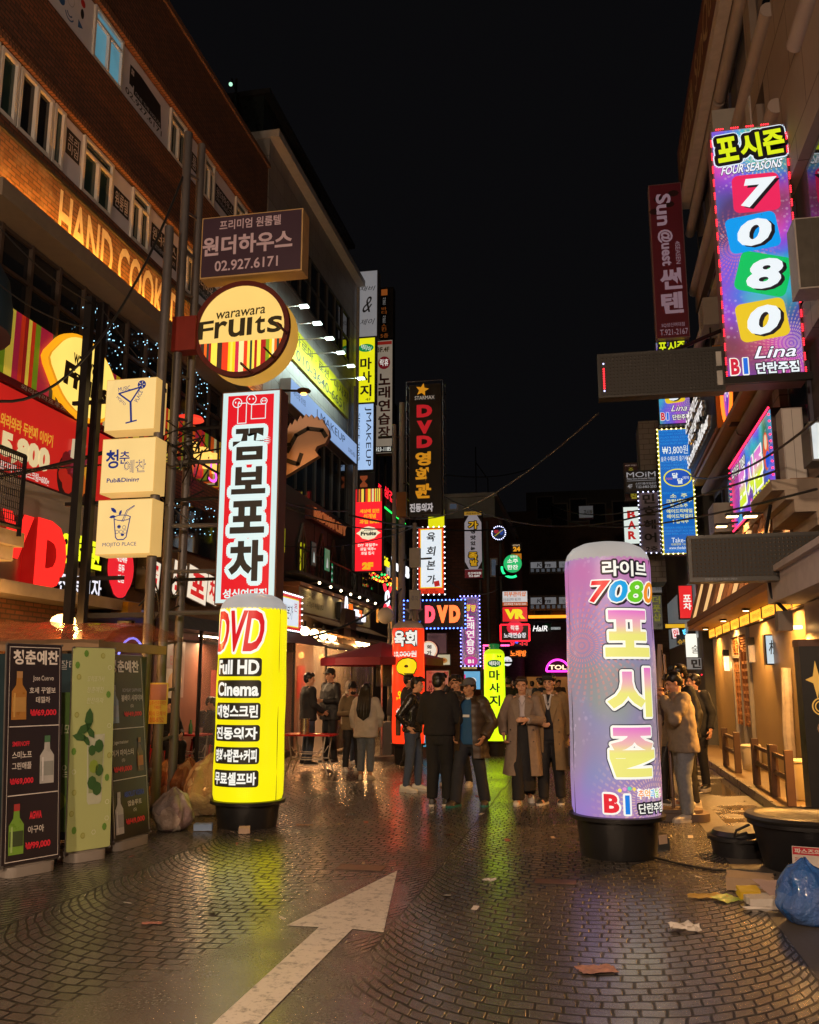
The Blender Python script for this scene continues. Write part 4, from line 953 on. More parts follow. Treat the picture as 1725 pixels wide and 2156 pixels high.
# ================================================================== signs down the left side
GRY = mat('#6a6866', .5, .2); DKB = mat('#1a1718', .5, .2)
t, S = blade('sign_box', 'pale grey pillar sign with brushed ampersand, above the yellow massage box', 30.6, C0, (756, 570, 795, 709), .5, em('#b9b7ba', .36, .1), GRY)
d = t.part('lettering', mat((.02, .02, .02))); S.T(d, '재비', 758, 603, 789, 613, sh=.4); S.T(d, '&', 767, 625, 785, 658, sh=.3); S.T(d, '제이', 760, 672, 788, 684, sh=.4)
def massage(label, Y, rect, full=True):
 x0, y0, x1, y1 = rect
 t, S = blade('sign_box', label, Y, C0, rect, .4, em('#e8e416', .95, .1), GRY)
 w, h = x1 - x0, y1 - y0; d = t.part('lettering', mat((.03, .03, .09)))
 gr = t.part('logo', el('#138a48', .8)); u, v = S.uv(x0 + w * .5, y0 + h * .16); gr.disc(S.fr, u, v, S.w * .42, S.w * .22, .005, None, None, 24); S.T(gr, '넥타이', x0 + w * .22, y0 + h * .12, x0 + w * .78, y0 + h * .2, WH, .01, rot=-.35)
 if full: S.col(d, '마사지', x0 + w * .2, y0 + h * .3, x0 + w * .82, y0 + h * .92, off=.03); S.T(d, '4F', x0 + w * .5, y0 + h * .93, x0 + w * .8, y0 + h * .975)
 return t, S
massage('yellow lit massage sign box reading four floor, below the pale pillar sign', 30.55, (751, 711, 790, 848))
t, S = blade('sign_box', 'pale blue lit box with sideways make-up studio letters', 30.5, C0, (748, 850, 787, 990), .4, em('#a9c8f2', .92, .08), GRY)
d = t.part('lettering', mat((.05, .08, .2)));
u0, v0, u1, v1 = S.bx(768, 858, 782, 982); d.text(S.fr, 'JMAKEUP', (u0 + u1) / 2 - (v1 - v0) / 2, (v0 + v1) / 2 - (u1 - u0) / 2, (u0 + u1) / 2 + (v1 - v0) / 2, (v0 + v1) / 2 + (u1 - u0) / 2, .006, rot=-math.pi / 2)
u0, v0, u1, v1 = S.bx(754, 870, 758, 970); d.text(S.fr, 'SINCE 2005', (u0 + u1) / 2 - (v1 - v0) / 2, (v0 + v1) / 2 - .04, (u0 + u1) / 2 + (v1 - v0) / 2, (v0 + v1) / 2 + .04, .006, rot=-math.pi / 2)
t, S = blade('sign_box', 'dark brown unlit box with one faintly glowing orange sideways M', 30.4, C0, (746, 994, 790, 1130), .4, mat('#1d1512', .6), DKB); d = t.part('lettering', el('#a8502a', .5)); S.T(d, 'M', 754, 1006, 778, 1022, rot=1.57, off=.03)  # glow put into the M's colour; the box itself is unlit
t, S = blade('sign_box', 'red lit fruit bar sign with striped top, marked second floor', 27.6, C5, (226, 226, 404, 764), .3, em('#ee1c28', 1.3, .08, True, .8), DKB)
sp_ = t.part('striped_panel', stripes_mat(0, 26, .85)); S.Q(sp_, 234, 230, 400, 315, None)
d = t.part('lettering', el('#f6b020', .95)); w_ = el('#f6f0e0', .95)
for tx, a, b, x0, x1 in (('세상에 없던', 362, 388, 258, 384), ('신개념', 393, 424, 282, 362), ('과일 BAR', 430, 458, 256, 384)): S.T(d, tx, x0, a, x1, b, off=.04)
S.T(d, '2F', 276, 705, 348, 752, off=.08)
for tx, a, b, x0, x1 in (('DIY 과일주+', 584, 606, 248, 376), ('과일 맥주+', 610, 632, 262, 364), ('과일 접시', 637, 658, 268, 352)): S.T(d, tx, x0, a, x1, b, w_, off=.03)
u, v = S.uv(315, 518); lg_ = t.part('logo', em('#f4e6c0', .95, .05)); lg_.poly(S.fr, [(u + x, v + y) for x, y in [(-.40, 0), (-.3, -.06), (-.2, -.17), (0, -.22), (.2, -.17), (.3, -.06), (.40, 0), (.3, .06), (.2, .17), (0, .22), (-.2, .17), (-.3, .06)]], .006); S.T(lg_, 'Fruits', 266, 508, 366, 534, mat((.03, .02, .01)), .012, off=.05, sh=.1); S.T(lg_, 'warawara', 286, 496, 344, 506, mat((.03, .02, .01)), .012)
t, S = blade('sign_box', 'tall cream singing room sign with dark red letters', 32.5, C0, (791, 716, 827, 955), .4, em('#b0a08c', .42, .15), DKB)
d = t.part('lettering', mat((.14, .02, .015))); S.col(d, '노래연습장', 797, 786, 822, 925, off=.03); S.T(d, '3F.4F', 794, 731, 820, 742, mat((.2, .16, .02)), off=.03); S.T(d, '923-1185', 792, 942, 824, 950, WH)
u, v = S.uv(809, 765); d.disc(S.fr, u, v, .24, .26, .006, None, el('#7a1620', .5), 20); S.T(d, '락휴', 800, 757, 818, 772, WH, .012)
S.Q(d, 793, 719, 825, 726, el('#8a2018', .6), .005); S.Q(d, 792, 940, 826, 953, mat((.03, .03, .03)), .004)
t, S = blade('sign_box', 'narrow black sign with small orange and white words above the singing room sign', 32.6, C0, (797, 605, 828, 713), .4, mat((.012, .012, .012), .4), DKB)
d = t.part('lettering', el('#a85a24', .45)); S.Q(d, 803, 609, 816, 622, None, .005); S.col(d, '사운드', 806, 626, 813, 642, el('#b0aca8', .4)); S.col(d, '바디', 804, 646, 814, 662); S.col(d, '사운드', 806, 664, 813, 680, el('#b0aca8', .4)); S.col(d, '스킨', 804, 682, 814, 698); S.T(d, '5층', 802, 702, 818, 711)
# cinema blade in its wire cage
t, S = blade('sign_box', 'black cinema sign box in a silver wire cage on the utility pole', 24.2, C0, (862, 809, 929, 1084), .35, mat((.013, .012, .012), .4), mat('#4a4a4c', .4, .6))
d = t.part('lettering', el('#b81c24', .8)); GO = el('#d08a1c', .8)
for ch, a, b in (('D', 853, 880), ('V', 887, 915), ('D', 919, 945)): S.T(d, ch, 878, a, 911, b, off=.07)
for ch, a, b in (('영', 953, 982), ('화', 986, 1016), ('관', 1020, 1050)): S.T(d, ch, 875, a, 908, b, GO, off=.05)
S.T(d, '진동의자', 863, 1060, 912, 1078, el('#c8c0c0', .7), off=.04); S.T(d, 'STARMAX', 874, 834, 916, 842, el('#c8b8a8', .6))
u, v = S.uv(890, 821); d.poly(S.fr, [(u + (.2 if k % 2 == 0 else .09) * math.sin(k * math.pi / 5 + .2), v + (.2 if k % 2 == 0 else .09) * math.cos(k * math.pi / 5 + .2)) for k in range(10)], .006, None, GO)
cg = t.part('wire_cage', mat('#8a8a8c', .3, .8)); o = S.fr
for x in (-.07, S.w + .07):
 for dd in (.05, -.4): cg.tube(o.p(x, -.05, dd), o.p(x, S.h + .08, dd), .012, n=5)
for k in range(9):
 z = S.h * k / 8
 for x in (-.07, S.w + .07): cg.tube(o.p(x, z, .05), o.p(x, z, -.4), .01, n=4)
for z in (-.05, S.h + .08): cg.tube(o.p(-.07, z, .05), o.p(S.w + .07, z, .05), .012, n=5)
massage('small yellow massage sign showing above the raw beef sign', 26.4, (901, 1072, 937, 1130), False)
t, S = blade('sign_box', 'white raw beef restaurant sign in a red frame edged with white bulbs', 24.4, C5, (634, 480, 806, 912), .25, em('#e23216', .95, .1), DKB)
f = t.part('face_panel', em('#f2d21c', .95, 0)); S.Q(f, 650, 490, 792, 872, None, .003); S.Q(f, 655, 496, 787, 866, em('#e4eef6', .95, .05), .006)
d = t.part('lettering', mat((.02, .02, .025)))
for i, ch in enumerate('육회본가'): S.T(d, ch, 692, 512 + i * 92, 748, 572 + i * 92, None, .012, off=.02, sh=.15)
S.T(d, '922-5590', 665, 890, 765, 906, None, .006); S.T(d, '성신여대점', 684, 877, 746, 888, None, .006); u, v = S.uv(756, 846); d.quad(Fr(S.fr.p(u, v, .012), (1, 0, .2), (-.2, 0, 1)), -.07, -.07, .08, .08, 0, el('#c02020', .8))
bu = t.part('bulbs', el('#f4f4ff', 3)); bu.stuff = True; S.dots(bu, None, .135, .022, -.01, .02)
t, S = blade('sign_box', 'pig trotter sign with yellow and black brush letters on white', 34.5, C5, (934, 373, 1050, 808), .35, em('#b4aab0', .45, .1), DKB)
f = t.part('band', mat('#2a1a10')); S.Q(f, 936, 376, 1048, 400, el('#b8882a', .5), .004); S.Q(f, 936, 752, 1048, 806, el('#6a1420', .5), .004)
for y0, y1 in ((402, 450), (700, 750)):
 for s_ in (0, 1):
  a, b = S.uv(937 if s_ == 0 else 1047, y0 if y0 < 500 else y1), S.uv(937 if s_ == 0 else 1047, y1 if y0 < 500 else y0); c_ = S.uv(965 if s_ == 0 else 1019, y0 if y0 < 500 else y1)
  q = [a, b, c_];
  if (q[1][0] - q[0][0]) * (q[2][1] - q[0][1]) - (q[1][1] - q[0][1]) * (q[2][0] - q[0][0]) < 0: q = q[::-1]
  f.poly(S.fr, q, .005)
d = t.part('lettering', mat((.015, .012, .01))); YE_ = el('#d8a018', .7)
for ch, x, y, s_, mm in (('가', 962, 440, 62, 1), ('장', 975, 492, 36, 0), ('맛', 975, 532, 36, 0), ('있', 975, 570, 34, 0), ('는', 975, 604, 30, 0), ('족', 962, 642, 56, 1), ('발', 972, 690, 48, 1)):
 S.T(d, ch, x, y, x + s_, y + s_ * .8, None, .006, off=.05, grow=.035 if mm else 0)
 if mm: S.T(d, ch, x, y, x + s_, y + s_ * .8, YE_, .014, off=.03)
S.T(d, '족발&보쌈', 950, 382, 1034, 396, None, .008); S.T(d, '성신여대점', 955, 768, 1040, 784, WH, .008); S.T(d, '953-5849', 962, 788, 1030, 800, WH, .008)
def roundsign(name, label, Y, crop, cx, cy, r, face, body, depth=.2, n=28):
 c = onY(*cv(crop, cx, cy), Y); e = onY(*cv(crop, cx + r, cy), Y); rr = abs(e.x - c.x)
 t = Thing(name, label, 'sign', mat=body); fr = Fr(c, XDIR, ZUP); t.disc(fr, 0, 0, rr, rr, -depth, 0, None, n)
 f = t.part('face_panel', face); f.disc(fr, 0, 0, rr * .95, rr * .95, .004, None, None, n)
 def T(mb, tx, x0, y0, x1, y1, m=None, d=.012, **k):
  a, b = onY(*cv(crop, x0, y1), Y), onY(*cv(crop, x1, y0), Y); mb.text(Fr((0, Y, 0), XDIR, ZUP), tx, a.x, a.z, b.x, b.z, d, m, **k)
 return t, fr, rr, T
t, fr, rr, T = roundsign('round_sign', 'small round bar sign ringed with white dots, high on the corner building', 41, C5, 1157, 515, 44, em('#1c2a4a', .5), DKB); d = t.part('bulbs', el('#cfd4ff', 3)); d.stuff = True
for k in range(22): d.ball(fr.p(rr * math.cos(k * .2856), rr * math.sin(k * .2856), .03), .028, None, 5)
p_ = t.part('picture', el('#b82838', .6)); p_.disc(fr, -.35 * rr, .25 * rr, .35 * rr, .3 * rr, .01); p_.disc(fr, .4 * rr, .1 * rr, .3 * rr, .4 * rr, .012, None, el('#2848a8', .6)); p_.quad(Fr(fr.p(0, 0, .014), (.8, 0, .6), (-.6, 0, .8)), -.8 * rr, -.06 * rr, .8 * rr, .06 * rr, 0, el('#c8b828', .6))
t, S = blade('sign_box', 'black convenience store box with an orange number', 44, C5, (1236, 578, 1307, 642), .3, mat((.012, .012, .014), .4), DKB); d = t.part('lettering', el('#f0a020', .9)); S.T(d, 'emart', 1248, 588, 1294, 600, el('#e8c8a0', .8)); S.T(d, '24', 1250, 604, 1296, 634, off=.05)
t, S = blade('sign_box', 'orange lit strip under the convenience store box', 44, C5, (1236, 646, 1307, 690), .3, em('#c87818', .7), DKB)
t, fr, rr, T = roundsign('round_sign', 'round green lit soju bar sign with a glowing swoosh', 37, C5, 1247, 713, 62, em('#14b866', .95, .1), DKB)
d = t.part('lettering', WH); T(d, '임창정', 1232, 660, 1278, 676, off=.02); T(d, '소주', 1212, 682, 1282, 712, off=.03); T(d, '한잔', 1212, 720, 1282, 752, off=.03)
sw = t.part('neon_tube', em('#20e080', 2.2, 0)); c = onY(*cv(C5, 1240, 740), 37); sw.path([c + V3((math.cos(a) * rr * 1.0, -.05, math.sin(a) * rr * 1.0)) for a in [3.0 + .16 * i for i in range(15)]], .045, n=6)
# post with skin care, VR and singing room signs
YV = 33
t, S = blade('sign_box', 'white skin care sign with orange words above the red VR box', YV, C5, (1179, 889, 1345, 988), .3, em('#dcd8d8', .75, .08), DKB); d = t.part('lettering', el('#d86a20', .8)); S.T(d, '피부관리샵', 1192, 894, 1334, 926, off=.03); S.T(d, '순금 골드링케어  웨딩 케어', 1186, 934, 1300, 956, mat((.2, .2, .22))); S.Q(d, 1181, 962, 1343, 987, el('#b8501c', .7), .004); S.T(d, '성신여대점 T.02-921-5343', 1190, 968, 1334, 982, WH, .008)
t, S = blade('sign_box', 'red lit box with big yellow VR letters', YV, C5, (1179, 991, 1345, 1091), .3, em('#e01c26', .95, .08), DKB); d = t.part('lettering', el('#f2e020', .95)); S.T(d, 'VR', 1196, 1008, 1330, 1072, off=.08)
t, S = blade('sign_box', 'black singing room sign framed in red neon below the VR box', YV, C5, (1170, 1108, 1356, 1214), .2, mat((.01, .01, .012), .4), DKB); d = t.part('lettering', el('#f0f0f4', 1)); S.T(d, '노래연습장', 1190, 1160, 1334, 1194, off=.02); u, v = S.uv(1263, 1128); d.disc(S.fr, u, v, .3, .26, .005, None, el('#d81838', .9), 14); S.T(d, '락휴', 1236, 1112, 1290, 1146, WH, .012, off=.02)
nt = t.part('neon_tube', em('#ff2030', 2.4, 0)); q = [S.fr.p(a, b, .04) for a, b in ((0, 0), (S.w, 0), (S.w, S.h), (0, S.h), (0, 0))]
for a, b in zip(q, q[1:]): nt.tube(a, b, .03, n=6)
t, S = blade('neon_sign', 'small red and blue neon floor numbers with arrows', YV, C5, (1228, 1218, 1345, 1248), .05, None, DKB); d = t.part('neon_tube', el('#ff3040', 2)); S.T(d, '3F', 1232, 1222, 1260, 1244, off=.02); S.T(d, '4F', 1262, 1214, 1286, 1232, el('#4060ff', 2)); S.T(d, '◁◁', 1290, 1222, 1342, 1244)
t, S = blade('neon_sign', 'orange glowing karaoke letters on a dark box', 35, C5, (1226, 1268, 1340, 1320), .15, mat((.02, .012, .01)), DKB); d = t.part('lettering', el('#ff7a28', 1.6)); S.T(d, '노래방', 1232, 1274, 1336, 1314, off=.03)
t = Thing('sign_post', 'slim dark post carrying the VR and skin care signs', 'post', mat=DSTEEL); a = onY(*cv(C5, 1170, 1000), YV + .4); t.tube((a.x - .1, YV + .4, 0), (a.x - .1, YV + .4, a.z + 1.6), .07, n=8)
for i, z in enumerate((a.z + 1.2, a.z - .2, a.z - 2)): t.tube((a.x - .1, YV + .4, z), (a.x + .4, YV + .1, z), .04, n=6)
t, S = blade('sign_box', 'wide black cinema display with glowing orange letters in a blue dotted border', 23.6, C5, (545, 950, 942, 1133), .25, mat((.008, .008, .012), .35), DKB)
d = t.part('lettering', em('#ff6a34', 2.2, .1, False));
for ch, x0, x1, m_ in (('D', 684, 750, em('#f0485c', 2.0, .15, False)), ('V', 760, 834, None), ('D', 840, 910, None)): S.T(d, ch, x0, 985, x1, 1098, m_, .02, off=.09, ext=.03, mside=DKB)
S.T(d, 'STARMAX', 548, 1082, 658, 1110, el('#2868c8', .8), .01, off=.02); u, v = S.uv(610, 1025); d.poly(S.fr, [(u + (.26 if k % 2 == 0 else .12) * math.sin(k * math.pi / 5), v + (.26 if k % 2 == 0 else .12) * math.cos(k * math.pi / 5)) for k in range(10)], .006, None, mat((.3, .28, .2), .5))
bu = t.part('bulbs', el('#4a6cff', 9)); bu.stuff = True; S.dots(bu, None, .1, .02, 0, .02)
# purple singing room sign
m_, n_ = newmat('halftone_print'); vo = n_.n('TexVoronoi'); vo.inputs['Scale'].default_value = 11; vo.inputs['Randomness'].default_value = 0; n_.l(n_.obj(), vo.inputs['Vector'])
n_.l(n_.mix(n_.m('LESS_THAN', vo.outputs['Distance'], .36), lin('#2a0a5a'), n_.ramp(n_.noise(n_.obj(), 1.2, 2), [(.35, '#5a1ac0'), (.5, '#b030d0'), (.65, '#e050b0')])), n_.b.inputs['Emission Color']); n_.b.inputs['Emission Strength'].default_value = .9
t, S = blade('sign_box', 'tall purple halftone singing room sign edged with violet lights', 26.8, C5, (914, 926, 1034, 1374), .3, m_, DKB)
d = t.part('lettering', WH)
for i, ch in enumerate('노래연습장'): outl(d, S.fr, ch, *S.bx(948, 1040 + i * 53, 1000, 1088 + i * 53), WH, el('#c030a0', .8), .03, off=.03)
outl(d, S.fr, '짱팡', *S.bx(944, 978, 1012, 1024), el('#f0d828', .95), el('#b03090', .8), .03, off=.03, rot=-.1)
u, v = S.uv(975, 1345); d.disc(S.fr, u, v, S.w * .36, S.w * .26, .005, None, el('#c83a98', .9), 20); S.T(d, 'B1', 956, 1334, 994, 1358, WH, .012, off=.05)
bu = t.part('bulbs', el('#8a86ff', 7)); bu.stuff = True; S.dots(bu, None, .11, .02, -.01, .02)
t, S = blade('sign_box', 'cream telephone strip under the purple sign', 26.8, C5, (914, 1377, 1020, 1399), .2, em('#c8b060', .7), DKB); d = t.part('lettering', mat((.05, .04, .03))); S.T(d, 'Tel.02-921-5343', 918, 1381, 994, 1395)
t, S = blade('poster_panel', 'lit blue poster showing a white cup under the purple sign', 27, C5, (930, 1406, 1041, 1530), .15, em('#6ab4e0', .8, .35, True, 1.2), DKB); d = t.part('picture', el('#f0f4f8', .8)); u, v = S.uv(985, 1470); d.disc(S.fr, u, v, S.w * .24, S.w * .18, .005); d.quad(S.fr, .02, .02, S.w * .12, S.h * .8, .006, el('#e03080', .8)); d.quad(S.fr, S.w * .12, .02, S.w * .2, S.h * .5, .006, el('#f0d020', .8))
t, fr, rr, T = roundsign('round_sign', 'round white lit restaurant sign with yellow rim behind the red column', 26.2, C5, 703, 1272, 62, em('#e8e0d0', .9), mat('#2a1a10')); d = t.part('rim', el('#d8a020', .8)); d.ring(fr, 0, 0, rr * .8, rr * .86, .01); d.ring(fr, 0, 0, rr * .9, rr * .95, .01, el('#c03020', .8)); T(d, '회', 692, 1240, 722, 1266, mat((.02, .02, .02)), off=.04); T(d, '가', 692, 1276, 722, 1306, mat((.02, .02, .02)), off=.04)
t, S = blade('poster_panel', 'pinkish poster board behind the round restaurant sign', 27.6, C5, (690, 1160, 822, 1298), .1, em('#6a4a50', .4, .4, True, 3), DKB); d = t.part('lettering', mat((.05, .03, .03))); S.T(d, 'BROWN CITY', 700, 1178, 764, 1198)
t, S = blade('poster_panel', 'lit food photo panel with a round dish', 27.4, C5, (756, 1298, 846, 1372), .1, em('#c8c0a0', .7, .2), DKB); d = t.part('picture', el('#b8803a', .7)); u, v = S.uv(795, 1340); d.disc(S.fr, u, v, S.w * .34, S.w * .2, .005); d.disc(S.fr, u, v + .01, S.w * .2, S.w * .1, .009, None, el('#8a3a1c', .7))
t, S = blade('poster_panel', 'white standing notice board for a beef tartare stall', 19.4, C5, (684, 1400, 840, 1590), .05, mat((.62, .5, .48), .5, 0, .1), DKB); d = t.part('lettering', mat((.12, .1, .1))); S.T(d, '심층수', 700, 1500, 790, 1545, off=.03); S.Q(d, 705, 1470, 790, 1486, el('#b84040', .4), .004); S.Q(d, 805, 1412, 830, 1440, el('#a82828', .5), .004); S.T(d, '해남참거리', 706, 1416, 742, 1426)
lg = t.part('leg', DSTEEL);
for u in (.1, S.w - .1): lg.tube((S.fr.p(u, 0, -.03).x, 19.43, 0), S.fr.p(u, .1, -.03), .02, n=6)
# neon and shop fronts at the end
c = onY(*cv(C5, 1540, 1410), YE - .7); rr = abs(onY(*cv(C5, 1615, 1410), YE - .7).x - c.x)
t = Thing('neon_sign', 'pink neon half circle over warm bulb letters at the street end', 'neon sign', mat=em('#ff3ad0', 2.6, 0)); t.path([c + V3((rr * math.cos(a), 0, rr * math.sin(a))) for a in [math.pi * i / 20 for i in range(21)]], .06, n=6); t.tube(c - V3((rr, 0, 0)), c + V3((rr, 0, 0)), .06, n=6)
d = t.part('lettering', em('#ffd8b0', 1.8, 0, False)); d.text(Fr((c.x, YE - .72, c.z), XDIR, ZUP), 'TOL', -rr * .75, .1, rr * .75, rr * .55, .01, off=.03)
a, b = onY(*cv(C5, 1345, 1152), YE - 1.25), onY(*cv(C5, 1476, 1114), YE - 1.25); t = Thing('lit_letters', 'white cursive hair salon letters on the dark awning', 'lettering', mat=em('#f4f2ee', 1.3, 0)); t.text(Fr((0, YE - 1.25, 0), XDIR, ZUP), 'a HaIR', a.x, a.z, b.x, b.z, 0, sh=.25, off=.01, ext=.05)
t, S = blade('sign_box', 'small white telephone panel beside the hair salon letters', YE - 1.25, C5, (1493, 1122, 1558, 1142), .05, em('#b8bcbc', .7), DKB); d = t.part('lettering', mat((.05, .05, .05))); S.T(d, '923 7158', 1498, 1125, 1552, 1139)
t, fr, rr, T = roundsign('round_sign', 'round white lit bar sign with thin brush letters', 39, C5, 1213, 1345, 32, em('#e8ecf0', .95), DKB); d = t.part('lettering', mat((.02, .02, .02))); T(d, '수작', 1194, 1334, 1232, 1356)
# light string round a bar front (pink dots)
t = Thing('light_string', 'pink dotted light frame round a bar entrance', 'light string', kind=None, mat=el('#ff5aa0', 2.5));
q0, q1 = onY(*cv(C5, 1062, 1390), 37), onY(*cv(C5, 1222, 1242), 37)
for k in range(16): t.ball((q0.x + (q1.x - q0.x) * k / 15, 37, q1.z), .045, None, 5)
for k in range(9): t.ball((q0.x, 37, q0.z + (q1.z - q0.z) * k / 9), .045, None, 5)
# ================================================================== signs on the right
t, S = blade('sign_box', 'tall maroon unlit sun tanning shop sign box with faintly glowing letters', 22.5, C0, (1374, 386, 1444, 712), .35, mat('#6a2038', .5, 0, .3, 1.2), mat('#8a6a70', .5))
pk = el('#a88894', .42); d = t.part('lettering', pk)  # faint glow put into the letters' colour on the unlit box
def rotT(S, d, tx, x0, y0, x1, y1, m=None, **k):
 u0, v0, u1, v1 = S.bx(x0, y0, x1, y1); cu, cv_ = (u0 + u1) / 2, (v0 + v1) / 2; d.text(S.fr, tx, cu - (v1 - v0) / 2, cv_ - (u1 - u0) / 2, cu + (v1 - v0) / 2, cv_ + (u1 - u0) / 2, .006, m, rot=-math.pi / 2, **k)
rotT(S, d, 'Sun', 1388, 408, 1420, 476, off=.03); rotT(S, d, '@uest', 1388, 485, 1420, 562, off=.03); rotT(S, d, '4SEASEN', 1424, 512, 1434, 560); S.T(d, '썬', 1388, 568, 1434, 612, off=.04); S.T(d, '텐', 1388, 618, 1434, 662, off=.04); S.T(d, 'SQ성신여대점', 1386, 681, 1434, 690); S.T(d, 'T.921-2167', 1382, 694, 1440, 706)
fl = t.part('picture', mat('#2c1018', .6));
for u, v in ((.15, .82), (.3, .9), (.75, .93), (.6, .86)): fl.disc(S.fr, u * S.w, v * S.h, .14, .09, .004, None, None, 8)
def tile(S, d, ch, x0, y0, x1, y1, col, rot, dz=0):
 a = S.bx(x0, y0, x1, y1); d.rrect(S.fr, *a, min(a[2] - a[0], a[3] - a[1]) * .16, .006 + dz, None, em(col, .95, .08, True, 1), rot)
 w, h = a[2] - a[0], a[3] - a[1]; b = (a[0] + w * .2, a[1] + h * .12, a[2] - w * .14, a[3] - h * .12)
 d.text(S.fr, ch, b[0] + w * .07, b[1] - h * .05, b[2] + w * .07, b[3] - h * .05, .010 + dz, BKL, off=.05, sh=.28); d.text(S.fr, ch, *b, .015 + dz, el('#e8f2f8', .98), off=.045, sh=.28)
def tail(S, d, y0, fr_=True):
 outl(d, S.fr, 'B', *S.bx(.06, .905, .17, .965), el('#c81c38'), WH, .015 * S.w, off=.05); outl(d, S.fr, '1', *S.bx(.21, .905, .29, .965), el('#1868d8'), WH, .015 * S.w, off=.05, fit='h')
 outl(d, S.fr, 'Lina', *S.bx(.40, .865, .92, .91), el('#f0f4ff'), BKL, .012 * S.w, sh=.4, off=.01); outl(d, S.fr, '단란주점', *S.bx(.38, .925, .92, .968), el('#e8f4fa'), BKL, .014 * S.w, off=.03)
t, S = blade('sign_box', 'big rainbow live bar sign with four tilted number tiles and red lights', 12.4, C0, (1513, 266, 1676, 807), .32, disco(2, 0, .92, .8, 1.0, -5), mat('#8a6a74', .5)); S.rect = None
d = t.part('lettering', WH); YG = el('#d8e81c', .98)
for i, ch in enumerate('포시즌'):
 a = S.bx(.07 + i * .31, .035 - i * .006, .35 + i * .31, .135 - i * .006); d.text(S.fr, ch, *a, .004, el('#e0f0ff'), off=.08, grow=.066, rot=.08); d.text(S.fr, ch, *a, .010, mat((.012, .015, .04), .5), off=.08, grow=.05, rot=.08); d.text(S.fr, ch, *a, .016, YG, off=.04, rot=.08)
outl(d, S.fr, 'FOUR SEASONS', *S.bx(.12, .148, .92, .182), el('#f0f4ff'), BKL, .006, sh=.3, off=.02, rot=.05)
tile(S, d, '7', .24, .195, .86, .345, '#e8285c', 0); tile(S, d, '0', .13, .357, .80, .498, '#0c98ec', .12, .012); tile(S, d, '8', .22, .515, .90, .668, '#10c060', -.28, .012); tile(S, d, '0', .18, .695, .82, .842, '#e6c428', .12, .024); tail(S, d, 0)
bu = t.part('light_clusters', el('#ff2434', 4)); bu.stuff = True
def clusters(S, bu, step, n, sp, r):
 for side in 'tblr':
  L = S.w if side in 'tb' else S.h
  for i in range(int(L / step)):
   for k in range(n):
    q = (i + .4) * step + k * sp
    if q > L: continue
    p = {'t': (q, S.h), 'b': (q, 0), 'l': (0, q), 'r': (S.w, q)}[side]; bu.ball(S.fr.p(*p, .02), r, None, 6)
clusters(S, bu, .205, 4, .03, .012)
t, S = blade('sign_box', 'smaller copy of the rainbow live bar sign, below the maroon sign', 22.7, C0, (1384, 718, 1452, 893), .3, disco(4, 0, .85, .6, 1.3, -4), DKB); S.rect = None
d = t.part('lettering', WH)
for i, ch in enumerate('포시즌'): a = S.bx(.1 + i * .29, .01, .36 + i * .29, .13); d.text(S.fr, ch, *a, .006, BKL, off=.08, grow=.04); d.text(S.fr, ch, *a, .012, YG, off=.03)
S2 = Sign(t, Fr(S.fr.p(0, 0), S.fr.u, S.fr.v), S.w, S.h * .5); tile(S2, d, '0', .2, .08, .82, .5, '#e6c428', .1);
outl(d, S.fr, 'B', *S.bx(.06, .86, .19, .95), el('#c81c38'), WH, .01, off=.05); outl(d, S.fr, '1', *S.bx(.23, .86, .31, .95), el('#1868d8'), WH, .01, off=.05, fit='h'); outl(d, S.fr, '단란주점', *S.bx(.42, .89, .94, .955), WH, BKL, .01, off=.02); outl(d, S.fr, 'Lina', *S.bx(.42, .78, .9, .85), WH, BKL, .01, sh=.4)
# blue pub menu sign
t, S = blade('sign_box', 'blue lit pub menu sign in a yellow frame of round bulbs', 23.0, C7, (604, 1132, 856, 2020), .3, em('#d8d018', .85, .1), DKB)
f = t.part('face_panel', em('#0c66c0', .9, .12, True, 1.2)); S.Q(f, 619, 1142, 841, 2010, None, .003)
d = t.part('lettering', el('#2a94e0', .9)); lines = ('VODKA FRUIT ADE SAKE', 'SOJU BEER COCKTAIL', 'SALAD PIZZA STEAK', 'TOPOKKI FRIDE POTATO')
y = 1146; i = 0
while y < 1990:
 if not (1245 < y < 1360 or 1410 < y < 1565 or 1595 < y < 1810 or 1885 < y < 1980): S.T(d, lines[i % 4], 622, y, 838, y + 14, None, .006)
 y += 22; i += 1
LB = el('#e8f0e8', .98)
S.T(d, '₩3,800원', 640, 1256, 822, 1322, LB, .008); S.T(d, '술과 수제요리 즐기세요.', 628, 1332, 838, 1368, LB, .008)
u, v = S.uv(738, 1487); rx = 100 / 252 * S.w; d.disc(S.fr, u, v, rx, rx * .68, .007, None, el('#e8e028', .95), 30); d.disc(S.fr, u, v, rx * .9, rx * .6, .010, None, el('#1450b8', .95), 30); S.T(d, '달', 700, 1452, 742, 1490, LB, .014, off=.03); S.T(d, '달', 735, 1492, 775, 1530, LB, .014, off=.03); S.T(d, '구십오도', 655, 1484, 700, 1500, el('#e88020'), .014); S.T(d, '데이', 775, 1478, 815, 1500, LB, .014)
for tx, a, b in (('소  주', 1600, 1628), ('크림생맥주', 1636, 1662), ('탄산소주', 1670, 1696), ('에이드칵테일', 1706, 1734), ('에이드막걸리', 1742, 1770), ('수입맥주', 1778, 1806)): w_ = 60 if len(tx) < 5 else 90; S.T(d, tx, 738 - w_, a, 738 + w_, b, el('#e8e89a', .95), .008, off=.02)
S.T(d, 'Take-out', 672, 1905, 826, 1938, LB, .008); S.T(d, '대표번호 1544-3895', 668, 1942, 828, 1958, el('#e8e028'), .008); S.T(d, 'www.thedaldal.com', 652, 1964, 832, 1984, LB, .008)
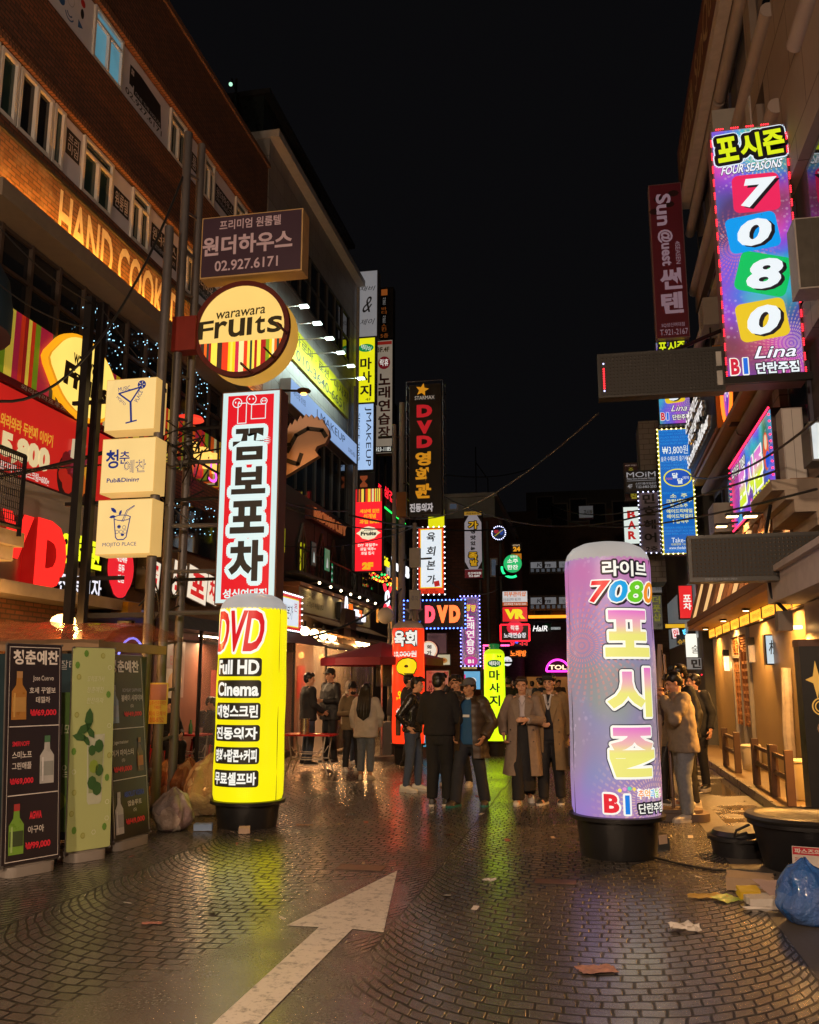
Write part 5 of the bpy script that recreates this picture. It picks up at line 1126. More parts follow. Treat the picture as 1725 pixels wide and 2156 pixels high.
bu = t.part('bulbs', el('#ffe9a0', 3.5)); bu.stuff = True; S.dots(bu, None, .115, .02, .02, .012)
t, S = blade('sign_box', 'black study room sign with thin white capital letters', 26, C7, (364, 1428, 598, 1578), .25, mat((.012, .012, .014), .4), DKB); d = t.part('lettering', el('#b0aeb2', .6)); S.T(d, 'MOiM', 376, 1440, 580, 1476); S.T(d, 'Make Ones Invaluable Moment', 378, 1480, 580, 1492); S.T(d, '4F', 380, 1524, 414, 1552); S.T(d, '스터디룸/모임공간', 436, 1514, 582, 1530); S.T(d, 'T.02-6465-2033', 438, 1536, 582, 1554); S.Q(d, 378, 1500, 580, 1502, None, .004)
t, S = blade('sign_box', 'maroon soju bar sign half hidden by the black study room sign', 27, C7, (356, 1374, 460, 1646), .25, mat('#3a1018', .5), DKB); d = t.part('lettering', el('#b0988c', .5)); S.T(d, 'HOF SOJU', 370, 1390, 448, 1402); S.T(d, '주', 392, 1412, 426, 1440, el('#a8a028', .5)); S.T(d, '집', 396, 1590, 440, 1630, el('#b0a030', .5), off=.04)
t, S = blade('sign_box', 'white lit box with red serif BAR letters stacked', 26.5, C7, (352, 1682, 466, 1948), .3, em('#dce8e0', .95, .08), DKB); d = t.part('lettering', mat((.35, .03, .02)))
for ch, a in (('B', 1712), ('A', 1784), ('R', 1856)): S.T(d, ch, 382, a, 440, a + 58, el('#c01c18', .9), off=.05)
t, S = blade('sign_box', 'grey unlit hairdresser sign bordered by small white lights', 25.6, C7, (464, 1580, 610, 2010), .3, mat('#8a8498', .5, 0, .1), DKB); d = t.part('lettering', mat((.015, .015, .02)))
for ch, a in (('민', 1596), ('호', 1680), ('헤', 1776), ('어', 1868)): S.T(d, ch, 494, a, 580, a + 68, off=.03)
S.T(d, '2층', 502, 1962, 584, 2000, off=.03); bu = t.part('bulbs', el('#d8dcff', 3)); bu.stuff = True; S.dots(bu, None, .12, .02, 0, .02)
t, S = blade('sign_box', 'small dim white lodging sign far down the street', 38, C7, (38, 1676, 142, 1764), .3, em('#6a6c70', .3), DKB); d = t.part('lettering', mat((.02, .02, .02))); S.T(d, '고시원', 72, 1706, 134, 1740, off=.03)
# LED display boards
def led_mat(warm):
 m, t = newmat('led_matrix'); sp = t.n('SeparateXYZ'); t.l(t.obj(), sp.inputs[0])
 k = 1 / .048
 fx = t.m('SUBTRACT', t.m('FRACT', t.m('MULTIPLY', sp.outputs[0], k)), .5); fz = t.m('SUBTRACT', t.m('FRACT', t.m('MULTIPLY', sp.outputs[2], k)), .5)
 r = t.m('SQRT', t.m('ADD', t.m('MULTIPLY', fx, fx), t.m('MULTIPLY', fz, fz))); dot = t.m('LESS_THAN', r, .24)
 t.l(t.mix(dot, (.005, .0048, .005), (.06, .04, .024) if warm else (.034, .029, .026)), t.b.inputs['Base Color']); t.l(t.m('MULTIPLY_ADD', dot, -.3, .55), t.b.inputs['Roughness'])
 t.bump(t.m('MULTIPLY', dot, t.m('SUBTRACT', .24, r)), .8, .02); return m
t, S = blade('led_board', 'long dark LED display board with one red strip lit at its left end', 12.1, C0, (1259, 737, 1526, 830), .22, led_mat(0), mat((.02, .019, .019), .4), 'display board', None, .03)
d = t.part('lit_diodes', el('#ff2a34', 3)); d.stuff = True
for k in range(9): d.ball(S.fr.p(.08, S.h * (.2 + .055 * k), .01), .014, None, 6)
for k in (.14, .76): d.ball(S.fr.p(.08, S.h * k, .01), .013, el('#c8ccff', 2.4), 6)
hg = t.part('hinge', mat('#b0aeac', .4, .5))
for v in (.12, .55): hg.obox(S.fr, S.w - .1, S.h * v, .0, S.w - .03, S.h * (v + .32), .012)
ar = t.part('bracket', DSTEEL); ar.tube(S.fr.p(S.w * .6, S.h, -.1), (XR, 13.2, S.fr.p(0, S.h).z + 1.0), .03, n=6); ar.box(S.fr.p(S.w - .05, 0).x, 12.12, S.fr.p(0, .1).z, XR, 12.2, S.fr.p(0, .2).z)
a = onY(*cv(C0, 1447, 1128), 11.4); b = onY(*cv(C0, 1455, 1226), 11.4)
t = Thing('led_board', 'wide dark LED display board above the restaurant, cropped by the right edge', 'display board', mat=mat((.02, .018, .017), .4)); fr = Fr((a.x, 11.4, b.z), (1, -.03, 0), ZUP); W_, H_ = 2.15, a.z - b.z
t.obox(fr, 0, 0, -.25, W_, H_, 0); f = t.part('face_panel', led_mat(1)); f.obox(fr, .04, .06, 0.001, W_ - .03, H_ - .04, .01); d = t.part('lettering', el('#8a8480', .4)); d.text(fr, '전화문의 010-9871-7854', .18, .015, .55, .045, .004)
# rainbow wall sign on the hotel facade
t, S = wallsign('wall_sign', 'rainbow live bar sign flat on the hotel wall with red light border', XR + .1, 'R', 17.9, 4.48, 13.9, 5.72, .3, disco(5, 0, .95, .7, .9, -2), mat('#4a3a40', .5))
d = t.part('lettering', WH); g = grad_em('#d8f030', '#d850d8', .1, 1.0, .95, '#f0a0d0')
for i, ch in enumerate('포시즌'): outl(d, S.fr, ch, *S.bx(.22 + i * .2, .28, .40 + i * .2, .78), g, WH, .04, off=.06)
outl(d, S.fr, '라이브 7080', *S.bx(.06, .08, .42, .26), WH, BKL, .02, off=.02, rot=.0); outl(d, S.fr, '923-7080', *S.bx(.55, .82, .92, .95), el('#e8e828'), BKL, .012, off=.02); u, v = S.uv(.5, .88); d.disc(S.fr, u, v, .1, .1, .006, None, el('#e04890'), 16); d.text(S.fr, 'B1', u - .06, v - .05, u + .06, v + .05, .012, WH)
u, v = S.uv(.88, .45); fg = t.part('picture', el('#e85828', .9)); fg.disc(S.fr, u, v, .22, .3, .006); fg.disc(S.fr, u + .03, v + .14, .1, .12, .010, None, el('#f0d8b0', .9)); fg.disc(S.fr, u + .1, v - .15, .15, .13, .010, None, el('#2858e0', .9))
bu = t.part('bulbs', el('#ff2a50', 3.5)); bu.stuff = True; S.dots(bu, None, .1, .018, 0, .02)
t, S = wallsign('wall_sign', 'dark pub board in a gold frame with lit white letters on the hotel wall', XR + .05, 'R', 23.6, 6.62, 18.2, 8.35, .4, mat((.02, .018, .018), .5), mat('#b07a2a', .5, .2), face_in=.07)
d = t.part('lettering', em('#f4efe8', 1.0, .2, False))
for tx, x0, y0, x1, y1 in (('순후라이드', .12, .12, .62, .34), ('치킨생맥주', .2, .40, .75, .58), ('Soonfried&Beer', .12, .68, .9, .86)): S.T(d, tx, x0, y0, x1, y1, None, .02, off=.03, ext=.06, mside=mat((.4, .38, .36)))
u, v = S.uv(.2, .5); d.quad(S.fr, u, v - .1, u + .8, v - .06, .02, el('#ffb030', 1.4))
fr = Fr((XR - .24, 17.4, 7.15), (0, -1, 0), ZUP); t = Thing('round_sign', 'oval purple neon sign with glowing orange rim, under the rainbow sign box', 'sign', mat=mat('#3a1c10', .5)); t.disc(fr, 0, 0, .62, .72, -.3, 0); f = t.part('face_panel', em('#4a28c0', .9, .2)); f.disc(fr, 0, 0, .5, .6, .004); n_ = t.part('neon_tube', em('#ff6a1c', 2.6, 0)); n_.path([fr.p(.56 * math.cos(a), .66 * math.sin(a), .03) for a in [i * math.pi / 16 for i in range(33)]], .035, n=6); d = t.part('lettering', WH); d.text(fr, 'PUB', -.3, -.15, .3, .15, .01)
# plain cabinets seen from behind or unlit; the orange one has glow in its material
for lab, Y, rc, dp, m_ in (('white unlit sign cabinet behind the lower display board', 12.75, (1651, 858, 1696, 1038), .35, mat((.55, .52, .5), .5, 0, .08)), ('rust stained grey metal box at the right edge below the tall rainbow sign', 11.2, (1677, 456, 1750, 606), .4, mat('#5a5650', .6, .3, .5, 5)), ('orange glowing panel box behind the rainbow sign', 13.6, (1672, 336, 1714, 456), .5, em('#e05a14', .55, .2)), ('pale vertical sign cabinet over the top of the rainbow sign', 14.6, (1579, 141, 1612, 330), .35, mat((.42, .36, .38), .55)), ('pale sign cabinet cut by the top right corner', 11.6, (1700, -40, 1760, 150), .35, mat((.5, .46, .46), .55)), ('pale sign cabinet at the right edge below the corner one', 11.7, (1712, 180, 1770, 430), .3, mat((.5, .42, .42), .55))):
 t, S = blade('sign_cabinet', lab, Y, C0, rc, dp, m_, mat((.4, .37, .36), .6)); b_ = t.part('bracket', DSTEEL); b_.tube(S.fr.p(S.w * .8, S.h * .3, -.1), (XR + .2, Y + .1, S.fr.p(0, S.h * .3).z), .03, n=5); b_.tube(S.fr.p(S.w * .8, S.h * .8, -.1), (XR + .2, Y + .1, S.fr.p(0, S.h * .8).z), .03, n=5); s_ = t.part('seam', mat((.1, .09, .09))); s_.quad(S.fr, S.w * .48, .03, S.w * .5, S.h - .03, .003)
t, S = blade('sign_box', 'small white lit box cut by the right edge above the stone ledge', 10.2, A6, (1058, 350, 1180, 640), .4, em('#dfe8ea', .85, .25), GRY)
# izakaya signs
t, S = blade('sign_box', 'white lit restaurant sign with black brush characters by the wooden door', 15.6, C8, (1360, 628, 1572, 818), .18, em('#cfe2ea', .88, .1), DKB)
d = t.part('lettering', mat((.015, .015, .018))); S.T(d, '根', 1384, 665, 1450, 752, sh=.1, off=.01); S.T(d, '性', 1482, 665, 1560, 755, sh=.1, off=.01); S.T(d, 'IZAKAYA GONZO', 1432, 788, 1508, 797); S.Q(d, 1512, 768, 1540, 796, el('#b82030', .8), .006)
p0 = onY(*cv(C8, 1538, 665), 11.3); p1 = onY(*cv(C8, 1592, 1715), 11.3)
t = Thing('standing_sign', 'tall black standing sign with a gold star and round letter at the right edge', 'sign', mat=mat((.016, .014, .013), .45)); fr = Fr((p0.x + .05, 11.3, p1.z), XDIR, ZUP); W_, H_ = .6, p0.z - p1.z
t.obox(fr, 0, 0, -.3, W_, H_, 0); tp = t.part('top_trim', mat('#6a4a38', .5)); tp.obox(fr, -.01, H_ - .07, -.31, W_ + .01, H_ + .01, .01)
d = t.part('lettering', el('#e8a848', .75)); cx, cz_ = .16, H_ * .76; d.poly(fr, [(cx, cz_ - .22), (cx + .035, cz_ - .04), (cx + .12, cz_), (cx + .035, cz_ + .04), (cx, cz_ + .22), (cx - .035, cz_ + .04), (cx - .12, cz_), (cx - .035, cz_ - .04)], .005)
d.ring(fr, .19, H_ * .60, .085, .10, .005, None, 24, a0=.6, a1=5.9); d.ring(fr, .19, H_ * .60, .055, .068, .005, None, 24, a0=.6, a1=5.9); d.quad(fr, .19, H_ * .6 - .01, .29, H_ * .6 + .01, .006); d.text(fr, 'IZAKAYA', .33, H_ * .57, .57, H_ * .63, .005); d.quad(fr, .22, H_ * .42, .26, H_ * .52, .005)
k_ = t.part('knob', mat('#c8a888', .25, .7)); k_.disc(fr, .2, H_ * .47, .075, .075, .001, .02, None, 24)
bs = t.part('base', mat((.32, .26, .2), .8)); bs.box(p0.x + .0, 11.28, .06, p0.x + .68, 11.65, p1.z - .002)
# far right street signs
for lab, Y, rc, face, txt, col in (('dim white tuna restaurant blade with red letters behind the rainbow column', 29, (644, 150, 716, 372), em('#9a9694', .3), '만선참치', el('#8a1c1c', .6)), ('dim olive foot massage blade below the tuna sign', 29.5, (650, 380, 722, 600), em('#6a6858', .28), '더풋샵', el('#8a8a20', .55))):
 t, S = blade('sign_box', lab, Y, C8, rc, .25, face, DKB); d = t.part('lettering', col); S.col(d, txt, rc[0] + 12, rc[1] + 8, rc[2] - 12, rc[3] - 50, off=.02); S.T(d, '3F' if '풋' in txt else '전문점', rc[0] + 30, rc[3] - 38, rc[2] - 6, rc[3] - 20, mat((.03, .03, .03)))
t, S = blade('sign_box', 'plain red lit sign box under the slanted timber screen', 25.2, C8, (822, 322, 912, 532), .3, em('#e81c24', .95, .1), DKB); d = t.part('lettering', WH); S.col(d, '포차', 850, 380, 900, 480, off=.03)
t, S = blade('lit_letters', 'blue and white glowing pub letters under a yellow awning', 28, C8, (776, 588, 1004, 656), .1, None, DKB); d = t.part('lettering', el('#5ad0ff', 1.5)); S.T(d, '한포차', 846, 594, 1000, 648, off=.05); u0, v0, u1, v1 = S.bx(782, 590, 826, 652); d.rrect(S.fr, u0, v0, u1, v1, .03, .004, None, el('#f0d8d8', 1), .1); S.T(d, '안', 788, 598, 820, 644, el('#d81c28', .95), .012, off=.03)
t, S = blade('awning_strip', 'yellow lit awning strip over the blue pub letters', 28.1, C8, (735, 560, 900, 592), .5, em('#e8b018', .9, .2), DKB)
t, S = blade('lit_letters', 'dull gold karaoke letters with a dark star', 26, C8, (810, 630, 950, 692), .1, None, mat((.02, .02, .03))); d = t.part('lettering', el('#b88a1c', .7)); S.T(d, '슈퍼스타', 814, 658, 944, 690, off=.05); u, v = S.uv(882, 650); d.poly(S.fr, [(u + (.16 if k % 2 == 0 else .07) * math.sin(k * math.pi / 5), v + (.16 if k % 2 == 0 else .07) * math.cos(k * math.pi / 5)) for k in range(10)], .02, .05, mat('#1a2a5a', .4))
for i, x in enumerate((902, 960, 1010)):
 p = onY(*cv(C8, x + 18, 725), 25.5); t = Thing('paper_lantern', ('left', 'middle', 'right')[i] + ' white paper lantern of the three hanging under the karaoke sign', 'lantern', 'white paper lanterns', mat=em('#f0ecdc', 1.2, .1)); t.lathe(p - V3((0, 0, .42)), [(.2, 0), (.22, .05), (.22, .78), (.2, .84)], n=12); c_ = t.part('cap', DSTEEL); c_.lathe(p + V3((0, 0, .42)), [(.15, 0), (.15, .06), (.01, .3)], n=8); d = t.part('lettering', mat((.1, .03, .03))); d.text(Fr((p.x, p.y - .23, p.z), XDIR, ZUP), '술', -.1, -.1, .1, .12, 0)
t, S = blade('sign_box', 'grey white horizontal sign behind the smoking group', 24.6, C8, (868, 770, 1026, 850), .2, em('#b0b0ae', .35, .1), DKB); d = t.part('lettering', mat((.02, .02, .02))); S.T(d, '민', 900, 782, 960, 838, off=.04); S.T(d, '호', 985, 782, 1040, 838, off=.04)
rl = t.part('light_strip', el('#ff2a3a', 2)); rl.tube(S.fr.p(S.w * .55, -.12, .05), S.fr.p(S.w * 1.1, -.12, .05), .02, n=5)
# ================================================================== signs fixed flat to the left facades
FL = Fr((XL, 0, 0), YDIR, ZUP)
def yz(L, R, X=XL, crop=C0):
 """L, R = (photo x, top row, bottom row) at the two ends of something lying on facade plane X"""
 p = [onX(*cv(crop, L[0], (L[1] + L[2]) / 2), X), onX(*cv(crop, R[0], (R[1] + R[2]) / 2), X)]
 tz = (onX(*cv(crop, L[0], L[1]), X).z + onX(*cv(crop, R[0], R[1]), X).z) / 2; bz = (onX(*cv(crop, L[0], L[2]), X).z + onX(*cv(crop, R[0], R[2]), X).z) / 2
 return p[0].y, bz, p[1].y, tz
def wl(mb, tx, L, R, X=XL, d=.0, m=None, crop=C0, **k): y0, z0, y1, z1 = yz(L, R, X, crop); mb.text(Fr((X, 0, 0), YDIR, ZUP), tx, y0, z0, y1, z1, d, m, **k)
t, S = wallsign('fascia_sign', 'rainbow striped shop fascia with a glowing lemon shaped logo', XL, 'L', 9.2, 5.86, 20.8, 6.86, .14, None, stripes_mat(1, 9, .30))
y0, z0, y1, z1 = yz((92, 735, 850), (222, 760, 880)); cyy, czz = (y0 + y1) / 2, (z0 + z1) / 2 + .02; hw, hh = (y1 - y0) / 2, .62
lm = t.part('lemon_panel', em('#ffd868', 1.15, .12, True, 1.5)); pts = []
for k in range(40):
 a = 2 * math.pi * k / 40; r = 1 + .14 * abs(math.cos(a)) ** 24; pts.append((cyy - .1 + hw * 1.02 * r * math.cos(a), czz + hh * math.sin(a)))
f_ = Fr((XL + .15, 0, 0), YDIR, ZUP); lm.poly(f_, pts, .0, .1, None, em('#e89a20', .8)); hl = t.part('halo_rim', em('#ffa818', 1.0)); hl.poly(f_, [(cyy - .1 + (a - cyy + .1) * 1.09, czz + (b - czz) * 1.1) for a, b in pts], .0, .06)
d = t.part('lettering', mat((.05, .03, .005))); d.text(f_, 'warawara', cyy - hw * .6, czz + .12, cyy + hw * .3, czz + .3, .108, off=.02); d.text(f_, 'Fruits', cyy - hw * .85, czz - .28, cyy + hw * .65, czz + .1, .108, off=.06, sh=.08)
d2 = t.part('lit_lettering', em('#ffc860', 1.3, .1)); y0, z0, y1, z1 = yz((378, 930, 985), (418, 940, 985)); d2.text(f_, '이야기', y0, 6.05, y1 + .4, 6.5, .02, off=.04, ext=.08)
t, S = wallsign('banner_sign', 'long red lit dessert banner with a price and a fruit bowl picture', XL, 'L', 9.2, 4.5, 13.72, 5.74, .12, em('#e0281e', .62, .2, True, .9), mat('#5a1410', .5))
d = t.part('lettering', el('#f2d8a0', .75)); y0 = 10.2; wl(d, '5,800', (0, 915, 975), (105, 935, 1000), XL + .14, .002, None, off=.07); wl(d, '와라와라 두번째 이야기', (0, 878, 905), (112, 905, 935), XL + .14, .002, el('#e8a030', .8), off=.03); wl(d, '딸기가득+아이스크림=600g', (0, 968, 990), (103, 1005, 1025), XL + .14, .002, el('#f0e0d0', .75), off=.02)
hd = t.part('header', mat('#6a1418', .5)); hd.box(XL + .002, 9.2, 5.745, XL + .17, 13.72, 5.85); h2 = t.part('header_lettering', mat((.6, .5, .5))); h2.text(Fr((XL + .172, 0, 0), YDIR, ZUP), '와라와라프루츠 성신여대점', 11.0, 5.76, 13.0, 5.835, .002)
fb = t.part('picture', el('#d8902c', .6)); a = onX(158, 1008, XL + .14); f2 = Fr((XL + .14, a.y, a.z), YDIR, ZUP)
fb.disc(f2, 0, -.02, .5, .46, .002, None, el('#2a1a12', .5), 24)
for k in range(26):
 an = k * 2.4; r = .075 * math.sqrt(k); q = .1 + .03 * (k % 3); fb.disc(f2, r * math.cos(an), .08 + r * .8 * math.sin(an), q, q, .003 + k * .0006, None, el(('#c82818', '#e8a028', '#7a1818', '#d86a20', '#8a2838')[k % 5], .6), 10)
fb.poly(f2, [(-.2, .3), (.2, .28), (.22, .6), (.05, .66), (-.18, .6)], .02, None, el('#f0d8b0', .6))
# big DVD channel letters on a beige fascia
t = Thing('shop_fascia', 'beige shop fascia carrying big red channel letters and Korean words', 'sign', mat=mat((.42, .38, .34), .6, 0, .1)); t.box(XL + .002, 9.2, 2.98, XL + .2, 14.25, 4.46); t.box(XL + .002, 9.2, 2.8, XL + .5, 14.25, 2.975, mat((.4, .33, .26)))
f3 = Fr((XL + .21, 0, 0), YDIR, ZUP); rl = t.part('red_letters', em('#ff2820', 1.3, .08, True, .9)); wl(rl, 'V', (-38, 1075, 1170), (32, 1085, 1185), XL + .21, .05, off=.08, ext=.22, mside=mat('#8a0c0c', .4)); wl(rl, 'D', (38, 1085, 1250), (105, 1110, 1235), XL + .21, .05, off=.08, ext=.22, mside=em('#c01410', .5))
yl = t.part('yellow_letters', em('#e8ee20', 1.2, .1, True)); wl(yl, '영화관', (112, 1118, 1180), (202, 1140, 1210), XL + .21, .03, off=.05, ext=.1, mside=mat((.03, .03, .03)))
wl_ = t.part('white_letters', em('#e8e8f4', 1.1, .1, True)); wl(wl_, '진동의자', (106, 1210, 1250), (198, 1215, 1262), XL + .21, .03, off=.02, ext=.1, mside=mat((.03, .03, .03)))
t = Thing('shop_cornice', 'moulded beige stone column and cornice at the left frame edge', 'cornice', mat=mat((.42, .34, .25), .75))
for i, (dx, z0, z1) in enumerate(((.5, 3.32, 3.5), (.4, 3.14, 3.32), (.25, 2.6, 3.14), (.35, 2.45, 2.6))): t.box(XL + .52, 8.6, z0 + .001, XL + .52 + dx, onX(40, 1235, XL + 1.0).y - i * .06, z1)
t.box(XL + .3, 8.6, 0, XL + .7, 10.2, 2.45); lp = t.part('lamp', em('#ffd080', 5, .1)); lp.ball((XL + 1.35, 10.6, 2.42), .16, None, 12, (1, 1, .6)); t.light('POINT', (XL + 1.5, 10.5, 2.2), 160, '#ffb860', None, .12)
t = Thing('mesh_cage', 'dark wire mesh cage with a steel frame at the left frame edge', 'cage', mat=DSTEEL); a = onX(50, 1005, XL + 1.2)
for z in (3.5, 4.4): t.tube((XL + 1.2, 8.9, z), (XL + 1.2, a.y, z), .03, n=5)
t.tube((XL + 1.2, a.y, 3.4), (XL + 1.2, a.y, 4.4), .03, n=5)
for k in range(22): t.tube((XL + 1.2, 8.9 + k * (a.y - 8.9) / 22, 3.5), (XL + 1.2, 8.9 + k * (a.y - 8.9) / 22, 4.4), .006, n=4)
for k in range(12): t.tube((XL + 1.2, 8.9, 3.5 + k * .075), (XL + 1.2, a.y, 3.5 + k * .075), .005, n=4)
t = Thing('window_awning', 'dark blue dome awning cut by the left frame edge', 'awning', mat=mat('#123046', .6, 0, .2, 3)); c = onX(0, 742, XL + .8)
t.lathe((XL + .1, c.y - .45, 5.95), [(.95, 0), (.95, .35), (.88, .75), (.65, 1.15), (.3, 1.38), (.01, 1.42)], n=24)
t, S = wallsign('wall_plaque', 'red leaf shaped lit plaque with white price words on the board wall', XL + .06, 'L', 14.6, 3.3, 14.62, 3.32, .1, None, DKB)
a = onX(*cv(C3, 710, 205), XL + .4); f_ = Fr((XL + .4, a.y, a.z), YDIR, ZUP); pl_ = [(.42 * math.cos(k * math.pi / 14), .44 * math.sin(k * math.pi / 14) * (1.12 if abs(math.sin(k * math.pi / 14)) > .9 else 1)) for k in range(28)]; pp = t.part('face_panel', em('#e8202c', 1.0, .08)); pp.poly(f_, pl_, 0, .01); t.poly(f_, [(x * 1.08, y * 1.08) for x, y in pl_], -.3, -.002, DKB)
d = t.part('lettering', WH)
for tx, v in (('메인메뉴', .12), ('모두', -.05), ('만원', -.22)): d.text(f_, tx, -.17 if len(tx) > 2 else -.1, v - .02, .17 if len(tx) > 2 else .1, v + .11, .016, off=.04)
for i, (ch, L, R) in enumerate((('꼼', (862, 140, 330), (952, 150, 340)), ('보', (1012, 145, 360), (1105, 165, 375)), ('포', (1100, 180, 385), (1240, 200, 400)), ('차', (1215, 230, 410), (1290, 250, 415)))):
 y0, z0, y1, z1 = yz(L, R, XL + .3, C3); t = Thing('letter_box', ('first', 'second', 'third', 'last')[i] + ' of the four tilted white boxes with red letters on the board wall', 'sign', 'tilted white letter boxes', mat=mat((.3, .24, .18), .5)); w_ = y1 - y0; h_ = z1 - z0
 f_ = Fr((XL + .3, y0, z0), (0, 1, -.12), (0, .12, 1)); t.obox(f_, 0, 0, -.22, w_ * .8, h_, 0); fp = t.part('face_panel', em('#f4e2c8', .95, .15)); fp.obox(f_, .02, .02, .001, w_ * .8 - .02, h_ - .02, .01); d = t.part('lettering', el('#d81c1c', .9)); d.text(f_, ch, w_ * .12, h_ * .15, w_ * .68, h_ * .85, .014, off=.05)
y0, z0, y1, z1 = yz((800, 450, 500), (1290, 505, 540), XL + .5, C3); t, S = wallsign('fascia_sign', 'narrow grey blue shop sign strip under the tilted letter boxes', XL + .06, 'L', y0, z0, y1, z1, .4, em('#6a6a90', .35, .2), DKB); d = t.part('lettering', mat((.1, .06, .2))); S.T(d, '내가먹어 맛있어야 요리', .1, .2, .9, .8)
y0, z0, y1, z1 = yz((720, 405, 485), (800, 412, 492), XL + .5, C3); t = Thing('junction_box', 'mustard yellow junction box on a bracket below the letter boxes', 'junction box', mat=mat('#c8921c', .5)); t.box(XL + .3, y0, z0, XL + .6, y1, z1); ar = t.part('bracket', DSTEEL); ar.tube((XL + .06, y0 + .1, z1 - .1), (XL + .4, y0 + .1, z1 - .1), .02, n=5)
t = Thing('security_camera', 'small white security camera below the mustard box', 'camera', mat=mat((.5, .5, .48), .4)); a = onX(*cv(C3, 745, 525), XL + .6); t.box(a.x - .1, a.y - .12, a.z - .05, a.x + .1, a.y + .1, a.z + .06); t.tube((a.x - .4, a.y, a.z + .1), a, .02, n=5); ln = t.part('lens', mat((.01, .01, .01), .1)); ln.ball(a + V3((.1, 0, 0)), .035, None, 8)
# tiled building signs
t, S = wallsign('banner_sign', 'long yellow massage banner lit by arm lamps on the tiled building', XL, 'L', 22.2, 10.62, 29.2, 11.6, .06, None, mat('#b8b014', .6, 0, .12, 1), face_in=0)
y0, z0, y1, z1 = yz((618, 690, 760), (727, 822, 880)); S.h = 1.0; d = t.part('lettering', mat((.05, .06, .03))); fx = Fr((XL + .063, 0, 0), YDIR, ZUP); d.text(fx, '· 아로마 · 로션 · 마사지', 22.9, 11.16, 29.0, 11.5, .004, off=.01); d.text(fx, '010-3640-6651', 23.4, 10.72, 28.6, 11.04, .004, off=.01)
for i, (px, py) in enumerate(((850, 697), (928, 797), (1000, 886), (1065, 970), (1125, 1048), (1185, 1122))):
 b = onX(*cv(C4, px, py), XL + 1.1); t = Thing('arm_lamp', ('first and nearest', 'second', 'third', 'fourth', 'fifth', 'farthest')[i] + ' arm lamp above the yellow massage banner', 'lamp', 'arm lamps over the massage banner', mat=mat('#8a8e8c', .4, .5)); t.tube((XL, b.y, b.z), b, .018, n=5); hd = t.part('lamp_head', em('#e8fff4', 3.5, 0)); hd.box(b.x - .12, b.y - .09, b.z - .05, b.x + .1, b.y + .09, b.z - .01)
 t.light('SPOT', b - V3((0.05, 0, .08)), 150, '#dcf8ee', (XL, b.y, b.z - .35), .08, None, 150)
y0, z0, y1, z1 = yz((592, 790, 850), (735, 930, 980)); t, S = wallsign('fascia_sign', 'long pale blue lit make-up studio fascia on the tiled building', XL, 'L', 22.3, 9.04, 29.4, 9.76, .3, em('#9ab8ea', .72, .15, True, .6), GRY); d = t.part('lettering', mat((.03, .05, .15))); S.T(d, 'J MAKEUP', .32, .22, .78, .68); S.T(d, '메이크업 성신점', .03, .35, .18, .6); S.T(d, '02-953-4531', .84, .55, .97, .75)
y0, z0, y1, z1 = yz((560, 10, 190), (1000, 215, 380), XL + .2, A7); t, S = wallsign('fascia_sign', 'dark pub fascia with tall thin rusty orange letters', XL + .05, 'L', y0, z0, y1, z1, .2, None, mat((.10, .02, .015), .6)); d = t.part('lettering', el('#a85a30', .6)); S.T(d, 'BROWN CITY', .04, .12, .97, .9, ext=.05)
for i, (L, R, c_, tx, lab) in enumerate((((170, 230, 570), (245, 275, 610), '#d8d418', '막걸리', 'yellow lit poster hanging nearest on the dark timber wall'), ((585, 435, 760), (648, 470, 780), '#24443c', '', 'dark hanging poster between the first two arched windows'), ((755, 520, 820), (822, 560, 855), '#1a7a58', '', 'green lit hanging poster by the arched windows'))):
 y0, z0, y1, z1 = yz(L, R, XL + .75, A7); t, S = wallsign('hanging_poster', lab, XL + .7, 'L', y0, z0, y1, z1, .03, em(c_, .7 if i != 1 else .35, .4, True, 1.5), DKB); S.rect = None
 if tx: d = t.part('lettering', mat((.05, .06, .2))); S.col(d, '막걸리', .3, .05, .75, .85, off=.05)
 else: d = t.part('picture', el('#d8e8e0', .5)); d.poly(S.fr, [(S.w * .3, .1), (S.w * .7, .1), (S.w * .6, S.h * .5), (S.w * .45, S.h * .6)], .004)
 ch_ = t.part('cord', DSTEEL); ch_.tube((XL + .74, (y0 + y1) / 2, z1), (XL + .74, (y0 + y1) / 2, z1 + .5), .008, n=4)
lw = Thing('lit_poster', 'yellow poster glowing behind the first arched window', 'poster', mat=em('#d8d420', .7, .1)); lw.quad(Fr((XL + .06, 24.06, 4.7), YDIR, ZUP), 0, 0, .5, .85)
lw = Thing('lit_poster', 'green striped poster glowing behind the third arched window', 'poster', mat=em('#18b070', .8, .1)); lw.quad(Fr((XL + .06, 27.3, 4.5), YDIR, ZUP), 0, 0, .3, .9); q = lw.part('stripe', el('#d0f0e0', .7)); [q.quad(Fr((XL + .063, 27.3, 4.5), YDIR, ZUP), 0, .1 + k * .2, .3, .16 + k * .2) for k in range(4)]
XC = XL + .5
y0, z0, y1, z1 = yz((410, 1005, 1400), (1340, 1330, 1560), XC, A7)
t, S = wallsign('fascia_sign', 'cream trotter shop fascia with black brush lettering under small lamps', XL + .05, 'L', y0, z0 + .02, y1, z1, .45, mat((.42, .36, .22), .6, 0, .08, 1), mat((.32, .14, .06), .6)); d = t.part('lettering', mat((.02, .015, .012)))
wl(d, '가장맛있는 족발', (440, 1060, 1150), (625, 1130, 1210), XC + .015, .004, crop=A7, sh=.2); wl(d, '고객님의 부름을 받고', (520, 1200, 1270), (735, 1290, 1370), XC + .015, .004, crop=A7, sh=.2); wl(d, '기막힌 족발', (1290, 1360, 1480), (1310, 1370, 1490), XC + .015, .004, crop=A7)
